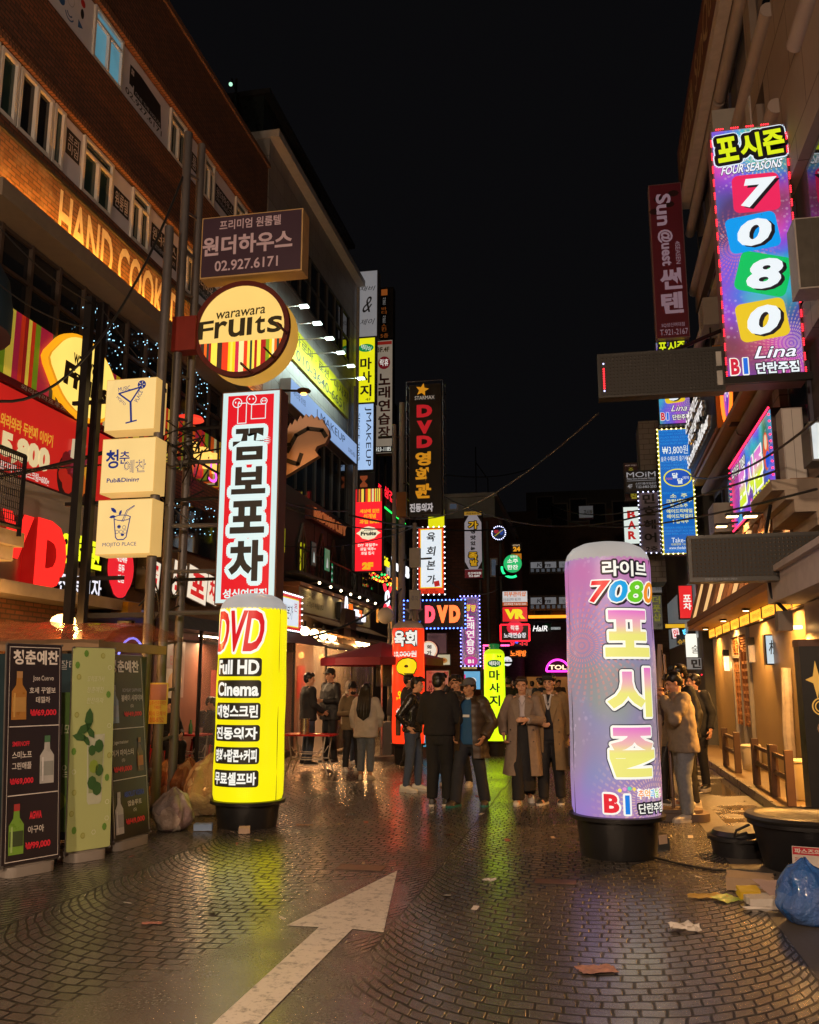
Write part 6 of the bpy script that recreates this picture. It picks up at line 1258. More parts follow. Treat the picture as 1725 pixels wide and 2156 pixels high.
tr = t.part('top_trim', mat((.30, .13, .06), .6)); tr.box(XL + .05, y0 - .1, z1, XC + .08, y1 + .1, z1 + .1); tl = t.part('tiled_eave', brick_mat('eave_tiles', (.17, .12, .075), (.12, .085, .055), (.03, .02, .015), .1, .3)); tl.poly(Fr((XC, y0, z0 - .3), (0, 1, 0), ZUP), [(0, 0), (y1 - y0, 0), (y1 - y0, .3), (0, .3)], -.02, .02); tl.add([(XC, y0, z0), (XC, y1, z0), (XC + .75, y1, z0 - .32), (XC + .75, y0, z0 - .32)], [(0, 1, 2, 3)])
for i in range(7):
 yy = y0 + .8 + i * 1.1; sl = Thing('strip_lamp', ('nearest', 'second', 'third', 'fourth', 'fifth', 'sixth', 'farthest')[i] + ' tiny eave lamp above the cream trotter fascia', 'lamp', 'tiny lamps over the cream fascia', mat=mat('#5a5048', .5)); sl.tube((XC + .02, yy, z1 + .12), (XC + .32, yy, z1 + .16), .015, n=5); b = sl.part('bulb', em('#ffe8b8', 9, 0)); b.ball((XC + .33, yy, z1 + .14), .04, None, 6); sl.light('SPOT', (XC + .33, yy, z1 + .1), 14, '#ffdca0', (XC, yy, z1 - .6), .04, None, 120)
# trotter shop channel letters
t = Thing('lit_letters', 'white and orange glowing trotter shop letters with a pig outline', 'lettering', mat=DKB); XK = XC + .25
y0, z0, y1, z1 = yz((985, 1180, 1500), (1275, 1330, 1560), XK, A7); f_ = Fr((XK, 0, 0), YDIR, ZUP); t.obox(f_, y0, z0 + .1, -.2, y1, z1 - .05, -.06); ol = t.part('orange_letters', em('#ff6a18', 1.3, 0, False)); wt_ = t.part('white_letters', em('#f4f4ff', 1.3, 0, False)); w_ = y1 - y0; h_ = z1 - z0
for ch, u, v, s_, m_ in (('가', .2, .5, .42, ol), ('장', .37, .4, .24, wt_), ('맛', .47, .55, .2, wt_), ('는', .56, .45, .18, wt_), ('족', .62, .42, .34, ol), ('발', .80, .25, .36, wt_)): m_.text(f_, ch, y0 + u * w_, z0 + v * h_, y0 + (u + .16) * w_, z0 + (v + s_) * h_, 0, off=.05, ext=.06)
for du, r in ((.08, .42),): wt_.path([f_.p(y0 + du * w_ + .3 * r * math.cos(a), z0 + h_ * .55 + r * math.sin(a), .05) for a in [k * math.pi / 12 for k in range(25)]], .025, n=5)
wt_.path([f_.p(y0 + .08 * w_, z0 + h_ * .4, .05), f_.p(y0 + .1 * w_, z0 + h_ * .6, .05), f_.p(y0 + .12 * w_, z0 + h_ * .45, .05)], .02, n=5)
t, S = wallsign('sign_box', 'red framed raw beef box sign edged with bulbs behind the yellow column', XL + 1.2, 'L', *[(lambda q: (q[0], q[1], q[2], q[3]))(yz((110, 1090, 1560), (415, 1170, 1640), XL + 1.4, A7))[i] for i in (0, 1, 2, 3)], .25, em('#d8281c', .95, .1), DKB)
f = t.part('face_panel', em('#f0dc20', .9, 0)); f.quad(S.fr, S.w * .05, S.h * .1, S.w * .88, S.h * .9, .003); f.quad(S.fr, S.w * .07, S.h * .13, S.w * .86, S.h * .87, .006, em('#dfeaf4', .95, .05)); d = t.part('lettering', mat((.02, .03, .1))); S.T(d, '육회본가', .1, .3, .6, .7, None, .01, sh=.15); S.T(d, '본', .66, .2, .8, .45, el('#b82020', .8), .01)
bu = t.part('bulbs', el('#f4f4ff', 3)); bu.stuff = True; S.dots(bu, None, .13, .02, .0, .02)
# dark building: bar letters, neon, LED edge, christmas lights
t = Thing('lit_letters', 'yellow and white glowing cafe pub letters on the dark building', 'lettering', mat=em('#f4f4f8', 1.3, 0, False)); a = onX(*cv(C5, 462, 720), XL + .3); yl = t.part('yellow_letters', el('#f0e020', 1.2)); wl(yl, 'Coffee', (405, 655, 720), (445, 690, 740), XL + .3, 0, crop=C5, sh=.2, ext=.05); wl(t, 'Vin', (462, 670, 740), (500, 690, 770), XL + .3, 0, crop=C5, ext=.05); wl(t, 'PUB', (528, 715, 790), (572, 740, 810), XL + .3, 0, crop=C5, ext=.05)
t = Thing('neon_sign', 'red neon restaurant words high on the dark building', 'neon sign', mat=el('#ff2030', 1.8)); wl(t, '삼겹살', (415, 220, 290), (508, 270, 340), XL + .3, 0, crop=C5, off=.03); wl(t, '소주', (350, 180, 215), (400, 200, 240), XL + .3, 0, crop=C5, off=.02)
t = Thing('light_strip', 'green dotted light strip sloping along the dark building', 'light strip', mat=el('#20e050', 2.5)); p0, p1 = onX(*cv(C5, 416, 346), XL + .2), onX(*cv(C5, 550, 455), XL + .2)
for k in range(22): t.ball(p0.lerp(p1, k / 21), .04, None, 5)
t = Thing('christmas_lights', 'string of red, green and yellow fairy bulbs on the bar balcony', 'fairy lights'); p0, p1 = onX(*cv(C5, 335, 775), XL + .5), onX(*cv(C5, 490, 845), XL + .5)
for k in range(34): t.ball(p0.lerp(p1, k / 33) + V3((0, 0, random.uniform(-.18, .18))), .045, el(('#ff3828', '#30d060', '#ffc830', '#ff7030')[k % 4], 2.5), 5)
gl = t.part('garland', mat((.02, .05, .02), .8)); gl.path([p0.lerp(p1, k / 10) + V3((-.05, 0, random.uniform(-.12, .12))) for k in range(11)], .07, n=5)
t = Thing('neon_sign', 'white neon ring with red crossed bars on the bar balcony', 'neon sign', mat=em('#dff0ff', 1.6, 0)); c = onX(*cv(C5, 437, 938), XL + .8); t.path([c + V3((0, .26 * math.cos(a), .26 * math.sin(a))) for a in [k * math.pi / 10 for k in range(21)]], .04, n=5); cr = t.part('bars', em('#ff3040', 1.6, 0))
for sx in (-1, 1):
 for sy in (-1, 1): cr.tube(c + V3((0, .3 * sx, .26 * sy)), c + V3((0, .52 * sx, .46 * sy)), .06, n=5)
cr.text(Fr(c + V3((.05, 0, 0)), YDIR, ZUP), 'JOY', -.2, -.1, .2, .1, 0)
# fairy lights in the dark second floor windows
t = Thing('fairy_lights', 'curtain of tiny blue white fairy lights in the dark second floor windows', 'fairy lights'); FB = el('#a8e4ff', 1.7)
for (ax, ay, bx_, by) in ((170, 640, 210, 760), (225, 680, 262, 780), (290, 700, 345, 800), (395, 770, 440, 880)):
 for k in range(26):
  p = onX(random.uniform(ax, bx_), random.uniform(ay, by), XL + .1)
  if p.z > 6.9 or ax > 390: t.ball(p, .012, FB, 4)
for k in range(36):
 p = onX(random.uniform(355, 455), random.uniform(1060, 1130), XL + .15); t.ball(p, .012, FB, 4)
t = Thing('pendant_lamp', 'red disc lamp in the dark second floor window', 'lamp', mat=em('#e83828', 1.2, .2)); a = onX(400, 885, XL + .3); t.lathe(a, [(.28, 0), (.25, .06), (.05, .1)], n=16)
t = Thing('neon_sign', 'pink neon figure five in the fascia by the tall red sign', 'neon sign', mat=el('#ff50d0', 2)); wl(t, '5', (440, 968, 1015), (458, 970, 1018), XL + .4, 0, off=-.01)
# ================================================================== standing menu boards at left
def bottle(S, mb, u, v, h, body, neck, lab, m_cap):
 w = h * .17
 def P(pts, m, d): mb.poly(S.fr, [(u + a * w, v + b * h) for a, b in pts], d, None, m)
 P([(-1, 0), (1, 0), (1, .58), (.42, .72), (.34, .97), (-.34, .97), (-.42, .72), (-1, .58)], body, .004)
 P([(-.9, .16), (.9, .16), (.9, .46), (-.9, .46)], lab, .007); P([(-.4, .86), (.4, .86), (.4, 1), (-.4, 1)], m_cap, .007); P([(-.75, .05), (-.5, .05), (-.5, .55), (-.75, .55)], neck, .008)
def banner(name, label, bl, br, top, face, edge=None, group=None, zb=.10, lean=.10):
 a, b = G(*bl), G(*br); u = V3((b.x - a.x, b.y - a.y, 0)); w = u.length; u.normalize(); bk = V3((-u.y, u.x, 0))
 v = (V3((0, 0, 1)) + bk * lean).normalized(); h = (top - zb) / v.z
 fr = Fr(V3((a.x, a.y, zb)), u, v); t = Thing(name, label, 'banner stand', group, mat=face); t.obox(fr, 0, 0, -.012, w, h, 0)
 rd = t.part('rod', mat('#8c8a88', .35, .8))
 for x in (.0, w): rd.tube(fr.p(x, -.02, -.02), fr.p(x, h, -.02), .008, n=6)
 for y in (0, h): rd.tube(fr.p(0, y, -.015), fr.p(w, y, -.015), .009, n=6)
 for x in (0, w):
  for y in (0, h): rd.ball(fr.p(x, y, .004), .012, None, 6)
 lg = t.part('leg', mat('#6a6ab8', .4, .3)); lg.tube(fr.p(w * .5, h * .55, -.02), fr.p(w * .5, h * .1, -.35) * 1, .012, n=6)
 bs = t.part('base', mat('#8d8680', .7, 0, .2)); c = fr.p(w * .5, 0, -.12); bs.rrect(Fr((c.x, c.y, 0), u, bk), -w * .42, -.16, w * .42, .16, .08, 0.002, .085)
 bs.rrect(Fr((c.x, c.y, 0), u, bk), -w * .34, -.11, w * .34, .11, .06, .085, .11)
 return t, Sign(t, fr, w, h)
PB = mat((.022, .016, .018), .38, 0, .2, 2, .08); PW_ = mat((.78, .74, .7), .5, 0, .05); PR = mat((.75, .03, .06), .5, 0, .05); PG = mat((.30, .28, .26), .5)
t, S = banner('banner_stand', 'nearest black drinks banner priced 69,000 and 99,000, cut by the left edge', (2, 1853), (124, 1830), 1.99, PB, group='drinks banner stands')
d = t.part('print', PW_); S.T(d, '청춘예찬', .1, .028, .93, .098, off=.03)
for y in (.385, .695): S.Q(d, .06, y, .95, y + .004, None)
for x in (.04, .955): S.Q(d, x, .015, x + .006, .985, None)
S.Q(d, .04, .013, .96, .016, None); S.Q(d, .04, .983, .96, .986, None)
S.T(d, 'Jose Cuervo', .46, .15, .84, .18); S.T(d, '호세 꾸엘보', .4, .205, .88, .235, off=.01); S.T(d, '데낄라', .52, .25, .78, .28, off=.01); S.T(d, '₩69,000', .42, .31, .9, .345, PR, off=.04)
S.T(d, 'SMIRNOFF', .12, .455, .42, .477, PR, off=.02); S.T(d, '스미노프', .12, .5, .46, .533, off=.01); S.T(d, '그린애플', .12, .55, .46, .582, off=.01); S.T(d, '₩69,000', .09, .62, .5, .652, PR, off=.04)
S.T(d, 'AGWA', .44, .775, .66, .81, PR, off=.05); S.T(d, '아구아', .42, .84, .7, .872, off=.01); S.T(d, '₩99,000', .38, .91, .82, .945, PR, off=.04)
for (x, y0, y1, c1, c2, c3, c4) in ((.22, .13, .355, (.42, .19, .04), (.6, .35, .1), (.5, .28, .08), (.45, .25, .1)), (.74, .435, .655, (.5, .5, .48), (.7, .7, .7), (.3, .32, .3), (.08, .2, .1)), (.22, .735, .955, (.2, .4, .05), (.4, .6, .2), (.05, .08, .03), (.4, .04, .04))):
 a, b = S.uv(x, y1); bottle(S, d, a, b, (y1 - y0) * S.h, mat(c1, .3), mat(c2, .3), mat(c3), mat(c4))
t, S = banner('banner_stand', 'light green drinks banner printed with a mojito glass and lime slices', (138, 1820), (230, 1805), 1.98, mat((.46, .53, .22), .45, 0, .08, 1.5, .05), group='drinks banner stands', lean=.06)
d = t.part('print', PW_); PW2 = mat((.66, .70, .5), .5)
for i, tx in enumerate(('모히또가서', '청춘예찬', '한잔하자')): S.T(d, tx, .34, .145 + i * .055, .74, .175 + i * .055, PW2, sh=.15, off=-.005)
GLS = mat((.52, .56, .42), .3); LF = mat((.04, .12, .03), .6); LM = mat((.25, .36, .05), .5)
g = lambda q, m, dd: d.poly(S.fr, [S.uv(*p) for p in q][::-1], dd, None, m)
g([(.38, .445), (.80, .44), (.76, .77), (.72, .785), (.46, .785), (.42, .77)], GLS, .003); g([(.41, .50), (.775, .5), (.74, .73), (.45, .73)], mat((.30, .36, .17), .4), .006)
for (x, y, r) in ((.5, .52, .04), (.66, .5, .05), (.55, .6, .05), (.68, .62, .045), (.52, .68, .05), (.64, .71, .05)): a, b = S.uv(x, y); d.disc(S.fr, a, b, r, r * 1.3, .009, None, LM if int(x * 100) % 2 else LF, 8)
for (x, y, an, r) in ((.3, .41, .5, .09), (.4, .36, 1.5, .1), (.2, .45, -.2, .08), (.45, .43, 2.2, .07), (.36, .47, -1, .06)):
 a, b = S.uv(x, y); ca, sa = math.cos(an), math.sin(an); d.poly(S.fr, [(a + p * ca - q * sa, b + p * sa + q * ca) for p, q in ((-r, 0), (-.3 * r, -.45 * r), (.5 * r, -.35 * r), (r, 0), (.5 * r, .35 * r), (-.3 * r, .45 * r))], .012, None, LF)
for k in range(20):
 x, y = ((.1, .14, .88, .86, .12, .9, .08, .92, .1, .88, .12, .9, .15, .35, .6, .85, .08, .9, .3, .7)[k], (.09, .15, .1, .24, .34, .4, .52, .55, .62, .66, .72, .78, .9, .93, .92, .9, .82, .86, .03, .04)[k]); a, b = S.uv(x, y)
 if k % 3 == 0: d.disc(S.fr, a, b, .025, .035, .004, None, mat((.12, .28, .04), .5), 8)
 elif k % 3 == 1: d.disc(S.fr, a, b, .024, .028, .004, None, mat((.3, .33, .06), .5), 10); d.disc(S.fr, a, b, .018, .02, .007, None, mat((.42, .45, .15), .5), 10)
 else: d.ring(S.fr, a, b, .018, .024, .004, PW2, 6)
t, S = banner('banner_stand', 'farther black drinks banner with three bottles priced 49,000', (237, 1796), (316, 1772), 1.93, PB, group='drinks banner stands', lean=.12)
d = t.part('print', PW_); S.T(d, '청춘예찬', .08, .03, .88, .10, off=.03)
for y in (.41, .685): S.Q(d, .06, y, .96, y + .004, None)
for x in (.035, .955): S.Q(d, x, .015, x + .008, .985, None)
S.T(d, 'BOMBAY SAPPHIRE', .4, .19, .92, .21, mat((.4, .4, .5))); S.T(d, '봄베이 사파이어', .36, .225, .95, .262, off=.01); S.T(d, '(S)', .6, .28, .68, .3); S.T(d, '₩49,000', .42, .32, .9, .352, PR, off=.04)
S.T(d, 'Jagermeister', .1, .475, .5, .5); S.T(d, '예거 마이스터', .05, .525, .62, .56, off=.01); S.T(d, '(S)', .3, .575, .38, .595); S.T(d, '₩49,000', .08, .615, .56, .65, PR, off=.04)
S.T(d, 'ABSOLUT VODKA', .32, .755, .86, .785, mat((.05, .1, .5)), off=.03); S.T(d, '앱솔루트', .4, .805, .78, .835, off=.01); S.T(d, '(S)', .55, .85, .63, .87); S.T(d, '₩49,000', .34, .9, .84, .935, PR, off=.04)
for (x, y0, y1, c1, c2, c3, c4) in ((.18, .17, .38, (.25, .35, .5), (.5, .6, .7), (.35, .4, .5), (.4, .4, .45)), (.8, .47, .655, (.12, .06, .02), (.3, .2, .05), (.5, .2, .08), (.35, .2, .1)), (.18, .75, .97, (.5, .5, .52), (.7, .7, .72), (.35, .35, .4), (.4, .4, .42))):
 a, b = S.uv(x, y1); bottle(S, d, a, b, (y1 - y0) * S.h, mat(c1, .3), mat(c2, .3), mat(c3), mat(c4))
a = G(4, 1872); t = Thing('banner_stand', 'green menu banner in a violet metal frame, behind the nearest black banner', 'banner stand', 'drinks banner stands', mat=mat((.10, .2, .05), .5, 0, .3)); fr = Fr((a.x - .75, a.y + 1.15, .25), (1, .1, 0), ZUP); t.obox(fr, 0, 0, -.02, .58, 1.3, 0); lg = t.part('leg', mat('#5a5ab8', .35, .5))
for x in (.0, .58): lg.tube(fr.p(x, -.25, .02), fr.p(x, 1.35, -.1), .014, n=6); lg.tube(fr.p(x, -.25, -.4), fr.p(x, 1.35, -.1), .014, n=6)
d = t.part('print', PW2); d.text(fr, '모히또', .3, .9, .55, 1.0, .004); d.text(fr, '칵테일', .3, .5, .55, .62, .004); d.disc(fr, .45, .28, .09, .09, .004, None, LM, 12)
# covered stall behind the banners
t = Thing('market_stall', 'covered drinks stall with a clear vinyl roof tinted for red reflections and timber beam behind the banners', 'market stall'); fk = t.part('panel', mat('#17333c', .5, 0, .3)); fk.box(-6.9, 8.9, .05, -5.25, 9.0, 1.95); fk.box(-5.3, 9.0, .05, -5.25, 10.2, 1.95)
bm_ = t.part('beam', mat((.28, .18, .1), .75, 0, .35, 4)); bm_.box(-7.2, 8.82, 1.98, -5.1, 8.92, 2.1); bm_.box(-5.2, 8.92, 1.98, -5.1, 10.4, 2.08)
def vinyl(col=(.9, .85, .8), a=.22, rough=.12):
 m, t_ = newmat('clear_vinyl'); o = t_.obj(); b = t_.b; b.inputs['Base Color'].default_value = (*col, 1); b.inputs['Roughness'].default_value = rough
 t_.l(t_.m('MULTIPLY_ADD', t_.noise(o, 1.4, 4), a, a * .45), b.inputs['Alpha']); mp = t_.n('Mapping'); mp.inputs['Scale'].default_value = (3, 3, .8); t_.l(o, mp.inputs[0]); t_.bump(t_.noise(mp.outputs[0], 2.2, 3), .9, .06); return m
VIN = vinyl(); RV = vinyl((.36, .11, .06), .55, .12)  # RV: clear vinyl with its red reflections put into the colour
rf = t.part('vinyl_roof', RV); nx, ny = 26, 14; q = []
for j in range(ny + 1):
 for i in range(nx + 1):
  x, y = -7.3 + 2.35 * i / nx, 8.7 + 1.9 * j / ny; q.append((x, y, 2.14 + .22 * math.sin(math.pi * j / ny) * (1 - .3 * i / nx) + .03 * noise.noise((x * 4, y * 4, 1)) - (.05 if j == 0 else 0)))
rf.add(q, [(j * (nx + 1) + i, j * (nx + 1) + i + 1, (j + 1) * (nx + 1) + i + 1, (j + 1) * (nx + 1) + i) for j in range(ny) for i in range(nx)])
d = t.part('lettering', mat((.4, .4, .4))); d.text(Fr((0, 8.895, 0), XDIR, ZUP), '잘타는', -5.58, 1.78, -5.28, 1.88, .004)
lm = t.part('lamp', em('#ffcf90', 4, 0)); lm.ball((-6.3, 9.6, 1.9), .07, None, 8); t.light('POINT', (-6.3, 9.6, 1.78), 45, '#ffb060', None, .08)
# ================================================================== vinyl fronted restaurants
t = Thing('tent_restaurant', 'open restaurant front behind clear vinyl sheets with a strip lamp inside', 'restaurant front'); fl = t.part('floor', slab_mat((.03, .025, .02), (.07, .055, .045), -5)); fl.box(-7.95, 13.2, .002, -6.7, 20.4, .12)
rf = t.part('roof', mat((.03, .03, .035), .5)); rf.box(-7.95, 12.8, 2.62, -6.4, 20.6, 2.7); rf.add([(-6.4, 12.8, 2.70), (-6.4, 20.6, 2.70), (-6.05, 20.6, 2.45), (-6.05, 12.8, 2.45)], [(0, 1, 2, 3)])
ps = t.part('post', DSTEEL)
for y in (13.3, 15.1, 17.1, 18.6, 20.3): ps.box(-6.78, y - .025, .12, -6.73, y + .025, 2.62)
ps.box(-6.78, 13.3, 2.32, -6.74, 20.3, 2.36); ps.box(-6.78, 13.3, .13, -6.74, 15, .2)
vs = t.part('vinyl_sheet', VIN); vs.add([(-6.755, 15.1, .15), (-6.755, 20.3, .15), (-6.755, 20.3, 2.6), (-6.755, 15.1, 2.6)], [(0, 1, 2, 3)])
wl2 = t.part('back_wall', mat((.14, .05, .03), .7, 0, .4, 2)); wl2.box(-7.93, 13.2, .12, -7.9, 20.4, 2.6); wl2.box(-7.9, 20.3, .12, -6.8, 20.35, 2.6)
po = t.part('poster', em('#b08a70', .3, .4, True, 4)); q0 = onX(*cv(C3, 985, 650), -7.88); f_ = Fr((-7.885, q0.y, 1.35), YDIR, ZUP); po.quad(f_, 0, 0, .8, 1.1); pd = t.part('poster_print', mat((.35, .1, .06), .6)); pd.disc(f_, .4, .3, .3, .2, .003, None, mat((.5, .3, .15)), 18); pd.text(f_, '직접\n만든다', .15, .62, .65, 1.0, .003, off=.03)
for k in range(3): pd.quad(Fr((-7.885, 14 + k * 2.1, 1.2), YDIR, ZUP), 0, 0, .5, .7, .002, mat(((.4, .3, .05), (.45, .42, .38), (.4, .08, .06))[k]))
tb = t.part('strip_lamp', em('#fff0d8', 7, 0)); tb.box(-7.3, 16.2, 2.5, -7.26, 19.0, 2.53); t.light('AREA', (-7.28, 17.6, 2.48), 160, '#ffcf98', (-7.1, 17.6, 0), .1, 2.6); nb = t.part('neon_arch', el('#8a8aff', 2)); nb.path([(-7.8, 14.6 + .5 * math.cos(a), 1.9 + .5 * math.sin(a)) for a in [k * math.pi / 12 for k in range(13)]], .02, n=5)
t = Thing('tent_restaurant', 'tented restaurant wrapped in creased clear vinyl by the folding table', 'restaurant front'); rf = t.part('roof', mat((.04, .04, .045), .5)); rf.add([(-7.9, 20.7, 2.95), (-7.9, 25.6, 2.95), (-6.0, 25.6, 2.42), (-6.0, 20.7, 2.42), (-7.9, 20.7, 2.99), (-7.9, 25.6, 2.99), (-6.0, 25.6, 2.46), (-6.0, 20.7, 2.46)], [(0, 1, 2, 3), (7, 6, 5, 4), (2, 1, 5, 6), (3, 2, 6, 7), (0, 3, 7, 4)])
nx, ny = 60, 18
def crease(x0, y0, x1, y1, z0, z1, amp, sd, mb):
 q = []; ux, uy = (x1 - x0), (y1 - y0); L = math.hypot(ux, uy); nxv, nyv = uy / L, -ux / L
 for j in range(ny + 1):
  for i in range(nx + 1):
   s_, v = i / nx, j / ny; w = amp * (noise.noise((s_ * L * 2.3, v * 1.2, sd)) + .5 * noise.noise((s_ * L * 6, v * 2.5, sd + 3))) * (1.1 - v * .4)
   q.append((x0 + ux * s_ + nxv * w, y0 + uy * s_ + nyv * w, z0 + (z1 - z0) * v))
 mb.add(q, [(j * (nx + 1) + i, j * (nx + 1) + i + 1, (j + 1) * (nx + 1) + i + 1, (j + 1) * (nx + 1) + i) for j in range(ny) for i in range(nx)])
vs = t.part('vinyl_sheet', vinyl((.8, .7, .62), .42, .14)); crease(-6.1, 20.75, -6.1, 25.5, .05, 2.44, .07, 1, vs); crease(-7.9, 20.72, -6.1, 20.72, .05, 2.5, .07, 5, vs)
ps = t.part('post', DSTEEL); [ps.tube((x, y, 0), (x, y, 2.5), .03, n=6) for x, y in ((-6.12, 20.75), (-6.12, 23.1), (-6.12, 25.5), (-7.0, 20.75))]
sk = t.part('skirt', mat((.25, .03, .02), .4, 0, .3)); sk.box(-6.16, 20.8, .04, -6.14, 25.4, .75); iw = t.part('back_wall', mat((.12, .06, .04), .7, 0, .5, 2)); iw.box(-7.95, 20.8, .02, -7.9, 25.5, 2.9)
ht = t.part('heater_lamp', em('#ff9a4a', 4, 0)); [ht.ball((-7.0, y, 2.3), .08, None, 8) for y in (21.6, 23.3, 24.8)]; t.light('POINT', (-7.0, 22.4, 2.1), 160, '#ffa860', None, .15); t.light('POINT', (-7.0, 24.4, 2.1), 130, '#ffb878', None, .15)
pp = t.part('poster', em('#c83020', .5, .3)); [pp.quad(Fr((-7.88, y, 1.2), YDIR, ZUP), 0, 0, .7, .9) for y in (21.2, 22.6, 24)]
# canopy with round bulbs
t = Thing('canopy', 'timber canopy of the trotter shop hung with round bulbs', 'canopy', mat=mat((.36, .20, .08), .65, 0, .3, 4)); XB = XL + .95; y0, y1 = 23.6, 33.0
t.add([(XL + .3, y0, 3.1), (XL + .3, y1, 3.1), (XB + .9, y1, 2.72), (XB + .9, y0, 2.72), (XL + .3, y0, 3.16), (XL + .3, y1, 3.16), (XB + .9, y1, 2.78), (XB + .9, y0, 2.78)], [(0, 1, 2, 3), (7, 6, 5, 4), (2, 1, 5, 6), (3, 2, 6, 7), (0, 3, 7, 4)])
for i, (px, py) in enumerate(((497, 1612), (617, 1640), (737, 1664), (850, 1688), (1117, 1745), (1205, 1762), (1288, 1776))):
 p = onX(*cv(A7, px, py), XB); b = Thing('globe_bulb', ('nearest', 'second', 'third', 'fourth', 'fifth', 'sixth', 'farthest')[i] + ' glowing round bulb hanging under the trotter shop canopy', 'bulb', 'round bulbs under the canopy', mat=em('#ffe0a8', 9, 0)); b.ball(p, .12, None, 12); s_ = b.part('socket', DSTEEL); s_.tube(p + V3((0, 0, .1)), p + V3((0, 0, .26)), .03, n=6); b.light('POINT', p + V3((.1, 0, -.18)), 110, '#ffb870', None, .1)
t = Thing('wood_sign', 'dark wooden bell shaped board with a pig picture under the trotter letters', 'sign', mat=mat((.10, .055, .03), .6, 0, .4, 3)); p = onX(*cv(A7, 1080, 1600), XB + .1); f_ = Fr((XB + .1, p.y, p.z), YDIR, ZUP); t.poly(f_, [(-.85, -.5), (.85, -.5), (.6, .62), (-.45, .62)], -.15, 0); d = t.part('picture', mat((.6, .4, .2), .5)); d.disc(f_, -.3, -.05, .4, .26, .003, None, None, 12)
# parasol, folding table, chair, can
pc = onY(868, 1435, 19.6); pt = onY(800, 1352, 19.6); t = Thing('parasol', 'wine red market parasol over the stall by the vinyl tent', 'parasol'); cp = t.part('canopy', mat((.24, .015, .03), .6, 0, .2, 2)); cx, cyv = pt.x + .05, 19.6; rr_ = 1.35; q = [(cx, cyv, pt.z)]
for k in range(8):
 a = k * math.pi / 4 + .2; q.append((cx + rr_ * math.cos(a), cyv + rr_ * math.sin(a), pt.z - .36))
q += [(x, y, z - .16) for x, y, z in q[1:]]; cp.flat = True; cp.add(q, [(0, 1 + k, 1 + (k + 1) % 8) for k in range(8)] + [(1 + k, 9 + k, 9 + (k + 1) % 8, 1 + (k + 1) % 8) for k in range(8)])
pl = t.part('pole', mat('#b0a8a0', .3, .7)); pl.tube((cx, cyv, 0), (cx, cyv, pt.z), .022, n=8); rb = t.part('ribs', mat('#5a5654', .4, .6)); [rb.tube((cx, cyv, pt.z - .03), q[1 + k], .008, n=4) for k in range(8)]
bs = t.part('base', mat((.1, .1, .1), .8)); bs.lathe((cx, cyv, 0), [(.28, 0), (.28, .08), (.05, .1)], n=16)
def folding_table(x, y, lab, w=.75, dd=.55, h=.72, rot=0):
 t = Thing('folding_table', lab, 'table', 'red folding tables'); R_ = Matrix.Rotation(rot, 3, 'Z'); P = lambda a, b, c: V3((x, y, 0)) + R_ @ V3((a, b, c)); tp = t.part('table_top', mat('#c41c1c', .3, 0, .15)); tp.rrect(Fr((x, y, 0), R_ @ V3((1, 0, 0)), R_ @ V3((0, 1, 0))), -w / 2, -dd / 2, w / 2, dd / 2, .07, h - .03, h)
 m_ = mat('#c8c0b8', .4, .2)
 for sy in (-1, 1):
  for sx in (-1, 1):
   l_ = t.part('leg', m_); l_.path([P(sx * w * .36, sy * dd * .38, h - .03), P(sx * w * .30, sy * dd * .38, .3), P(sx * w * .42, sy * dd * .38, 0.01)], .014, n=6)
  l_ = t.part('stretcher', m_); l_.path([P(-w * .3, sy * dd * .38, .28), P(w * .3, sy * dd * .38, .28)], .012, n=6); l_.path([P(-w * .3, sy * dd * .38, .5), P(-w * .22, sy * dd * .38, .38), P(w * .22, sy * dd * .38, .38), P(w * .3, sy * dd * .38, .5)], .01, n=6)
 return t
p = G(*cv(A1, 265, 1120)); folding_table(p.x + .02, p.y, 'red topped folding table with white legs standing by the yellow column', .95)
t = Thing('tin_can', 'ribbed silver tin can standing on the folding table', 'can', mat=mat('#b8a890', .25, .9)); c = (p.x - .08, p.y - .05, .721); t.lathe(c, [(.085, 0), (.085, .02)] + [(.085 + (.004 if k % 2 else 0), .02 + k * .018) for k in range(1, 14)] + [(.088, .27), (.075, .265)], n=20)
folding_table(-7.25, 15.9, 'red folding table inside the open restaurant, nearer one', .7); folding_table(-7.3, 18.2, 'red folding table deep inside the open restaurant', .7)
for i, (x, y, z, m_) in enumerate(((-7.2, 15.8, .721, mat((.05, .3, .1), .2)), (-7.1, 16.0, .721, mat((.4, .4, .42), .2)), (-7.35, 18.1, .721, mat((.05, .25, .08), .2)))): t = Thing('bottle', ('green bottle on the nearer restaurant table', 'steel cup on the nearer restaurant table', 'green bottle on the deeper restaurant table')[i], 'bottle', mat=m_); t.lathe((x, y, z), [(.035, 0), (.035, .14), (.015, .2), (.015, .25)] if i != 1 else [(.04, 0), (.045, .1)], n=12)
def stool(x, y, z, lab, ca):
 t = Thing('plastic_stool', lab, 'stool', 'red plastic stools'); RP = mat('#c8201c', .4); s_ = t.part('seat', RP); s_.rrect(Fr((x, y, z), XDIR, YDIR), -.17, -.17, .17, .17, .05, .42, .45)
 for sx in (-1, 1):
  for sy in (-1, 1): l_ = t.part('leg', RP); l_.tube((x + sx * .13, y + sy * .13, z + .43), (x + sx * .18, y + sy * .18, z + .001), .024, .018, n=6)
stool(-6.95, 16.6, .12, 'red plastic stool under the seated man with glasses', 0); stool(-7.45, 15.2, .12, 'red plastic stool under the hunched diner nearest the banners', 0); stool(-7.5, 17.0, .12, 'red plastic stool under the middle diner', 0); stool(-7.5, 18.8, .12, 'red plastic stool under the diner in cream', 0)
